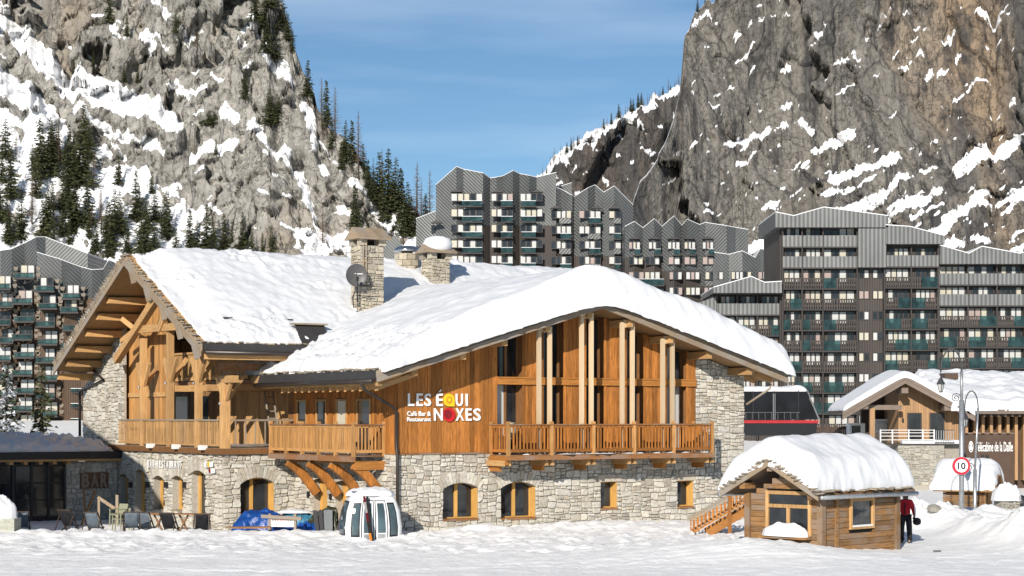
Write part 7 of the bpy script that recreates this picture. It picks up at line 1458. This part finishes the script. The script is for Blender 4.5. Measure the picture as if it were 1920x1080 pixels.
def r_disp(PX, PY, X, Z):
    q = X*0.9+Z*0.42; w = Z*0.8-X*0.5; wx, wz_ = 0.35*fbm(X/9, Z/9, 3), 0.35*fbm(X/9+7, Z/9, 3)
    return 13*fbm(X/62, Z/88+X/150, 3)+5.5*facet(q/20+0.5*wx, w/70+0.5*wz_)+2.2*facet(q/9+0.5*wx, w/40+0.5*wz_, 40)+0.7*facet(q/3.6+0.5*wx, w/16+0.5*wz_, 90)+0.35*facet(q/1.5, w/5, 20)+0.4*fbm(X/3, Z/3, 4)
CR_ = Cliff('cliff', '', rock_mat('right_rock', (0.215,0.20,0.178), (0.33,0.24,0.155), (0.04,0.04,0.043), 0.85, warm_lo=0.55, warm_hi=0.68, vz=0.10, sk0=0.50, tilt=12, big=0.75), 1165, 2260, 2.6,
           [(1160,470),(1178,425),(1188,385),(1200,345),(1228,308),(1250,262),(1266,215),(1275,170),(1279,120),(1283,62),(1298,32),(1322,8),(1340,-25),(1420,-140),(2300,-200)], lambda p: 400+0*p, 330, r_slope, r_disp)
def f_slope(PX, PY, Z):
    led = fbm(PX*0.03+PY*0.03, PY*0.05-PX*0.03, 4); top = np.interp(PX, [960,1020,1100,1200,1280], [345,326,264,194,150])
    return 0.3+np.maximum(sstep(0.45, 0.65, led)*1.2, sstep(16, 2, PY-top+16*fbm(PX*0.04, PY*0.05, 4, 0.6))*1.2)
FAR = Cliff('ridge', '', rock_mat('far_rock', (0.10,0.092,0.085), (0.16,0.12,0.085), (0.04,0.04,0.042), 0.5), 930, 1420, 2.6,
           [(930,372),(985,345),(1020,326),(1040,300),(1075,275),(1100,262),(1125,245),(1150,225),(1200,194),(1235,172),(1280,148),(1420,90)], 640, 200, f_slope, lambda PX, PY, X, Z: 12*fbm(X/40, Z/60, 4)+8*facet(X/22, Z/34)+3*facet(X/8, Z/12, 30))

# ------------------------------------------------------------------ conifers
def needle_mat(name, c, tip=1.0, snowy=0.0):
    t = NT(name); rv = t.n('NewGeometry').outputs['Random Per Island']; oi = t.n('ObjectInfo').outputs['Random']
    cc = t.ramp(rv, [(0, sc(c, 0.45)), (0.5, c), (1, sc(c, 1.55))]); cc = t.mix(0.35, cc, t.mix(1.0, cc, t.ramp(oi, [(0, (0.6,0.65,0.5)), (1, (1.4,1.25,1.0))]), 'MULTIPLY'))
    if snowy: cc = t.mix(t.ramp(t.noise(t.coord((1,1,1)), 1.1, 3), [(0.5, (0,0,0)), (0.56, (snowy,)*3)]), cc, (0.8,0.82,0.86))
    t.col(cc); t.rough(0.8, 0.15); return t.m
MAT['needle'] = needle_mat('needles', (0.062,0.07,0.034)); MAT['needle_snow'] = needle_mat('snowy_needles', (0.04,0.05,0.028), 1, 0.9)
MAT['twig'] = needle_mat('bare_twigs', (0.13,0.095,0.07)); MAT['bark'] = plain('bark', (0.07,0.052,0.04), 0.9)
def conifer_mesh(seed, H=10.0, spread=0.19, dens=1.0, whorl=0.30, start=0.1, sparse=False):
    rn = random.Random(seed); mb = MB(); z = H*start
    while z < H*0.985:
        f = 1-(z/H); rad = H*spread*(f**0.8)*rn.uniform(0.7, 1.15)+0.10; nb = max(3, int((5 if sparse else 8)*dens*(0.6+0.6*f)))
        a0 = rn.uniform(0, 6.28)
        for i in range(nb):
            a = a0+6.283*i/nb+rn.uniform(-.35,.35); L = rad*rn.uniform(0.55, 1.15); d = Vector((math.cos(a), math.sin(a), 0)); sd = Vector((-d.y, d.x, 0)); zz = z+rn.uniform(-.2,.2); dr = rn.uniform(-0.1, 0.35)
            if sparse:
                w = 0.035; p0 = Vector((0,0,zz)); p1 = d*L+Vector((0,0,zz-dr*L*0.5+0.15*L)); mb.poly([p0+Vector((0,0,w)), p0-Vector((0,0,w)), p1])
                for q in range(4): c = p0.lerp(p1, rn.uniform(.3, 1)); e = c+(sd*rn.choice((-1,1))*0.5+d*0.4)*L*0.3+Vector((0,0,rn.uniform(-.15,.05)*L)); mb.poly([c+Vector((0,0,w*.8)), c-Vector((0,0,w*.8)), e])
                continue
            nseg = max(2, int(L/0.28))
            for q in range(nseg):
                t = (q+rn.uniform(0.3, 1.0))/nseg; c = d*L*t+Vector((0,0,zz-dr*L*t*t+0.05)); s_ = (0.26+0.2*f)*(1.15-0.55*t)*H/10*rn.uniform(0.7, 1.35)
                for w_ in (0, 1):
                    o1 = Vector((rn.uniform(-1,1), rn.uniform(-1,1), rn.uniform(-.6,.5)))*s_; o2 = Vector((rn.uniform(-1,1), rn.uniform(-1,1), rn.uniform(-.6,.5)))*s_
                    mb.poly([c+o1, c+o2, c+d*s_*1.3+Vector((0,0,-0.5*s_))+sd*rn.uniform(-.8,.8)*s_])
        z += H*0.033*whorl/0.3*rn.uniform(0.8, 1.2)
    return mb
def make_tree(name, label, cat, seed, kind='spruce'):
    H = 10.0; tr = thing(name, label, cat); tm = MB(); tm.tube([(0,0,-1.0),(0.03,0,H*0.4),(0,0.02,H*0.97)], [0.17,0.11,0.02], 6)
    obj('trunk', tm, MAT['bark'], tr)
    rn = random.Random(seed)
    if kind == 'spruce': m = conifer_mesh(seed, H, rn.uniform(0.16, 0.21)); mt = MAT['needle']
    elif kind == 'pine': m = conifer_mesh(seed, H, rn.uniform(0.24, 0.31), 0.95, 0.34, 0.04); mt = MAT['needle']
    elif kind == 'snowy': m = conifer_mesh(seed, H, 0.22, 1.25, 0.25, 0.05); mt = MAT['needle_snow']
    else: m = conifer_mesh(seed, H, 0.18, 1.3, 0.24, 0.2, True); mt = MAT['twig']
    obj('crown', m, mt, tr); return tr
protos = {}
used = {}
def plant(kind, var, pos, h, label, group, seed):
    key = (kind, var); rn = random.Random(seed)
    name = {'spruce': 'spruce_tree', 'pine': 'pine_tree', 'larch': 'larch_tree', 'snowy': 'snowy_spruce_tree'}[kind]
    if key not in protos: protos[key] = make_tree(name, label, 'tree', 100+var*7+len(kind), kind); t = protos[key]; t.location = pos; t.scale = (h/10,)*3; t.rotation_euler = (0,0,rn.uniform(0,6.28))
    else: t = tree_copy(protos[key], pos, (0,0,rn.uniform(0,6.28)), (h/10*rn.uniform(.85,1.2), h/10*rn.uniform(.85,1.2), h/10))
    t['label'] = label; t['group'] = group; t['category'] = 'tree'; return t
rn = random.Random(21); tid = 0
def slope_tree(px, py, hpx, kind, label, group, cl=None):
    global tid; tid += 1; c = (cl or CL).hit(px, py); plant(kind, tid % 4, c-Vector((0,0,0.3)), hpx*(1.12 if cl is None else 1.0)/FPX*c.y, label, group, tid)
LAB = {'spruce': 'dark green spruce in the stand on the snowy slope under the left cliff', 'pine': 'bushy dark pine in the stand on the snowy slope under the left cliff', 'larch': 'bare brown larch in the stand on the snowy slope under the left cliff'}
hand = [(222,352,66,'spruce'),(313,455,88,'spruce'),(255,420,90,'spruce'),(275,440,70,'pine'),(290,478,62,'pine'),(238,480,60,'spruce'),(120,400,70,'spruce'),(75,345,110,'spruce'),(95,330,85,'pine'),(110,325,100,'larch'),(130,350,95,'pine'),(150,350,110,'pine'),(60,420,90,'larch'),(20,380,95,'spruce'),(40,450,80,'pine'),(85,450,85,'pine'),(140,440,100,'pine'),(165,430,95,'spruce'),(190,440,80,'larch'),(205,470,85,'pine'),(180,475,60,'spruce'),(330,478,48,'pine'),(356,470,70,'spruce'),(370,478,60,'pine'),(388,474,85,'spruce'),(400,478,75,'pine'),(420,476,70,'spruce'),(437,474,60,'pine'),(455,478,75,'spruce'),(472,478,45,'pine'),(492,478,40,'spruce'),(510,480,55,'pine'),(350,400,36,'larch'),(285,365,40,'spruce'),(10,300,70,'pine'),(30,300,50,'larch'),(165,300,70,'pine'),(175,360,70,'larch'),(265,470,66,'pine'),(100,470,60,'spruce'),(15,460,60,'spruce'),(130,300,60,'spruce'),(225,440,75,'pine')]
def zone(px, py): return ' at the left edge' if px < 40 else (' above the brown block roof' if px < 200 else (' on open snow' if px < 330 else ' just above the wing roof'))
LAB = {'spruce': 'dark green spruce under the left cliff', 'pine': 'bushy dark pine under the left cliff', 'larch': 'bare brown larch under the left cliff'}
for px, py, h, k in hand: slope_tree(px, py, h, k, LAB[k]+zone(px, py), 'trees on the slope under the left cliff')
for i in range(80):
    px = rn.uniform(-60, 310); py = rn.uniform(265, 485)
    if px > 175 and py < 385: continue
    if px < 60 and rn.random() < 0.5: continue
    k = rn.choice(('pine', 'spruce', 'larch', 'pine')); slope_tree(px, py, rn.uniform(35, 80), k, LAB[k]+zone(px, py), 'trees on the slope under the left cliff')
LAB2 = {'spruce': 'small dark spruce on a ledge of the left rock wall', 'pine': 'low bushy pine on a ledge of the left rock wall', 'larch': 'bare larch standing on a ledge of the left rock wall'}
for px, py, h, k in [(138,140,28,'spruce'),(175,140,36,'spruce'),(205,45,55,'pine'),(238,70,42,'spruce'),(233,155,36,'spruce'),(258,157,34,'spruce'),(265,50,20,'pine'),(330,60,40,'pine'),(345,58,36,'spruce'),(370,95,60,'larch'),(460,185,52,'pine'),(400,232,60,'pine'),(385,235,45,'pine'),(505,235,62,'pine'),(520,230,50,'pine'),(560,60,10,'spruce'),(405,290,30,'spruce'),(365,290,40,'larch'),(665,432,80,'spruce'),(605,468,80,'larch'),(480,40,55,'pine'),(495,55,60,'pine'),(520,55,60,'pine'),(500,100,60,'pine'),(515,110,50,'pine')]: slope_tree(px, py, h, k, LAB2[k]+(' high at its top' if py < 80 else (' low at its foot' if py > 350 else ' halfway up')), 'trees on ledges of the left rock wall')
LAB3 = {'spruce': 'dark spruce on the skyline of the left cliff', 'pine': 'full dark pine on the skyline of the left cliff', 'larch': 'leafless larch on the skyline of the left cliff'}
for px, py, h, k in [(505,10,60,'pine'),(528,40,55,'pine'),(540,70,45,'pine'),(548,95,40,'spruce'),(577,185,68,'spruce'),(603,228,78,'larch'),(612,240,84,'spruce'),(628,262,95,'larch'),(622,280,60,'spruce'),(648,300,70,'pine'),(660,310,80,'spruce'),(672,318,105,'larch'),(680,330,60,'pine'),(700,330,48,'larch'),(716,345,82,'larch'),(712,378,90,'pine'),(728,382,100,'spruce'),(742,392,90,'pine'),(752,400,80,'spruce'),(765,412,70,'pine'),(782,420,110,'larch'),(790,424,80,'larch'),(806,430,105,'larch'),(798,436,70,'spruce'),(770,440,70,'pine'),(735,430,90,'pine'),(718,415,80,'spruce'),(700,380,60,'pine'),(690,350,50,'spruce'),(756,445,80,'spruce'),(640,318,50,'spruce')]: slope_tree(px, py+3, h, k, LAB3[k]+(' near the top' if px < 590 else (' midway' if px < 695 else ' beside the zinc block')), 'trees on the skyline of the left cliff')
LAB4 = {'spruce': 'tiny dark spruce along the crest of the far rocky ridge', 'larch': 'tiny bare larch along the crest of the far rocky ridge'}
for i in range(46):
    px = 1015+262*(i+rn.random())/46; py = float(np.interp(px, [985,1020,1040,1075,1100,1125,1150,1200,1235,1280], [345,326,300,275,262,245,225,194,172,148])); k = 'larch' if rn.random() < 0.55 else 'spruce'
    slope_tree(px, py+3+rn.uniform(0, 4), rn.uniform(12, 30), k, LAB4[k], 'trees along the far ridge', FAR)
for px, py, h in ((1308, 22, 26), (1322, 12, 20)): slope_tree(px, py+2, h, 'spruce', 'small spruce on the top corner of the right rock wall', 'trees on the right rock wall', CR_)
plant('snowy', 0, Vector(((12-HX)/FPX*128, 128, -0.5)), 8.6, 'spruce heavily loaded with snow behind the low annex roof', None, 1)
plant('spruce', 1, Vector(((78-HX)/FPX*132, 132, -0.5)), 8.8, 'tall thin dark spruce beside the snow loaded one behind the annex', None, 2)
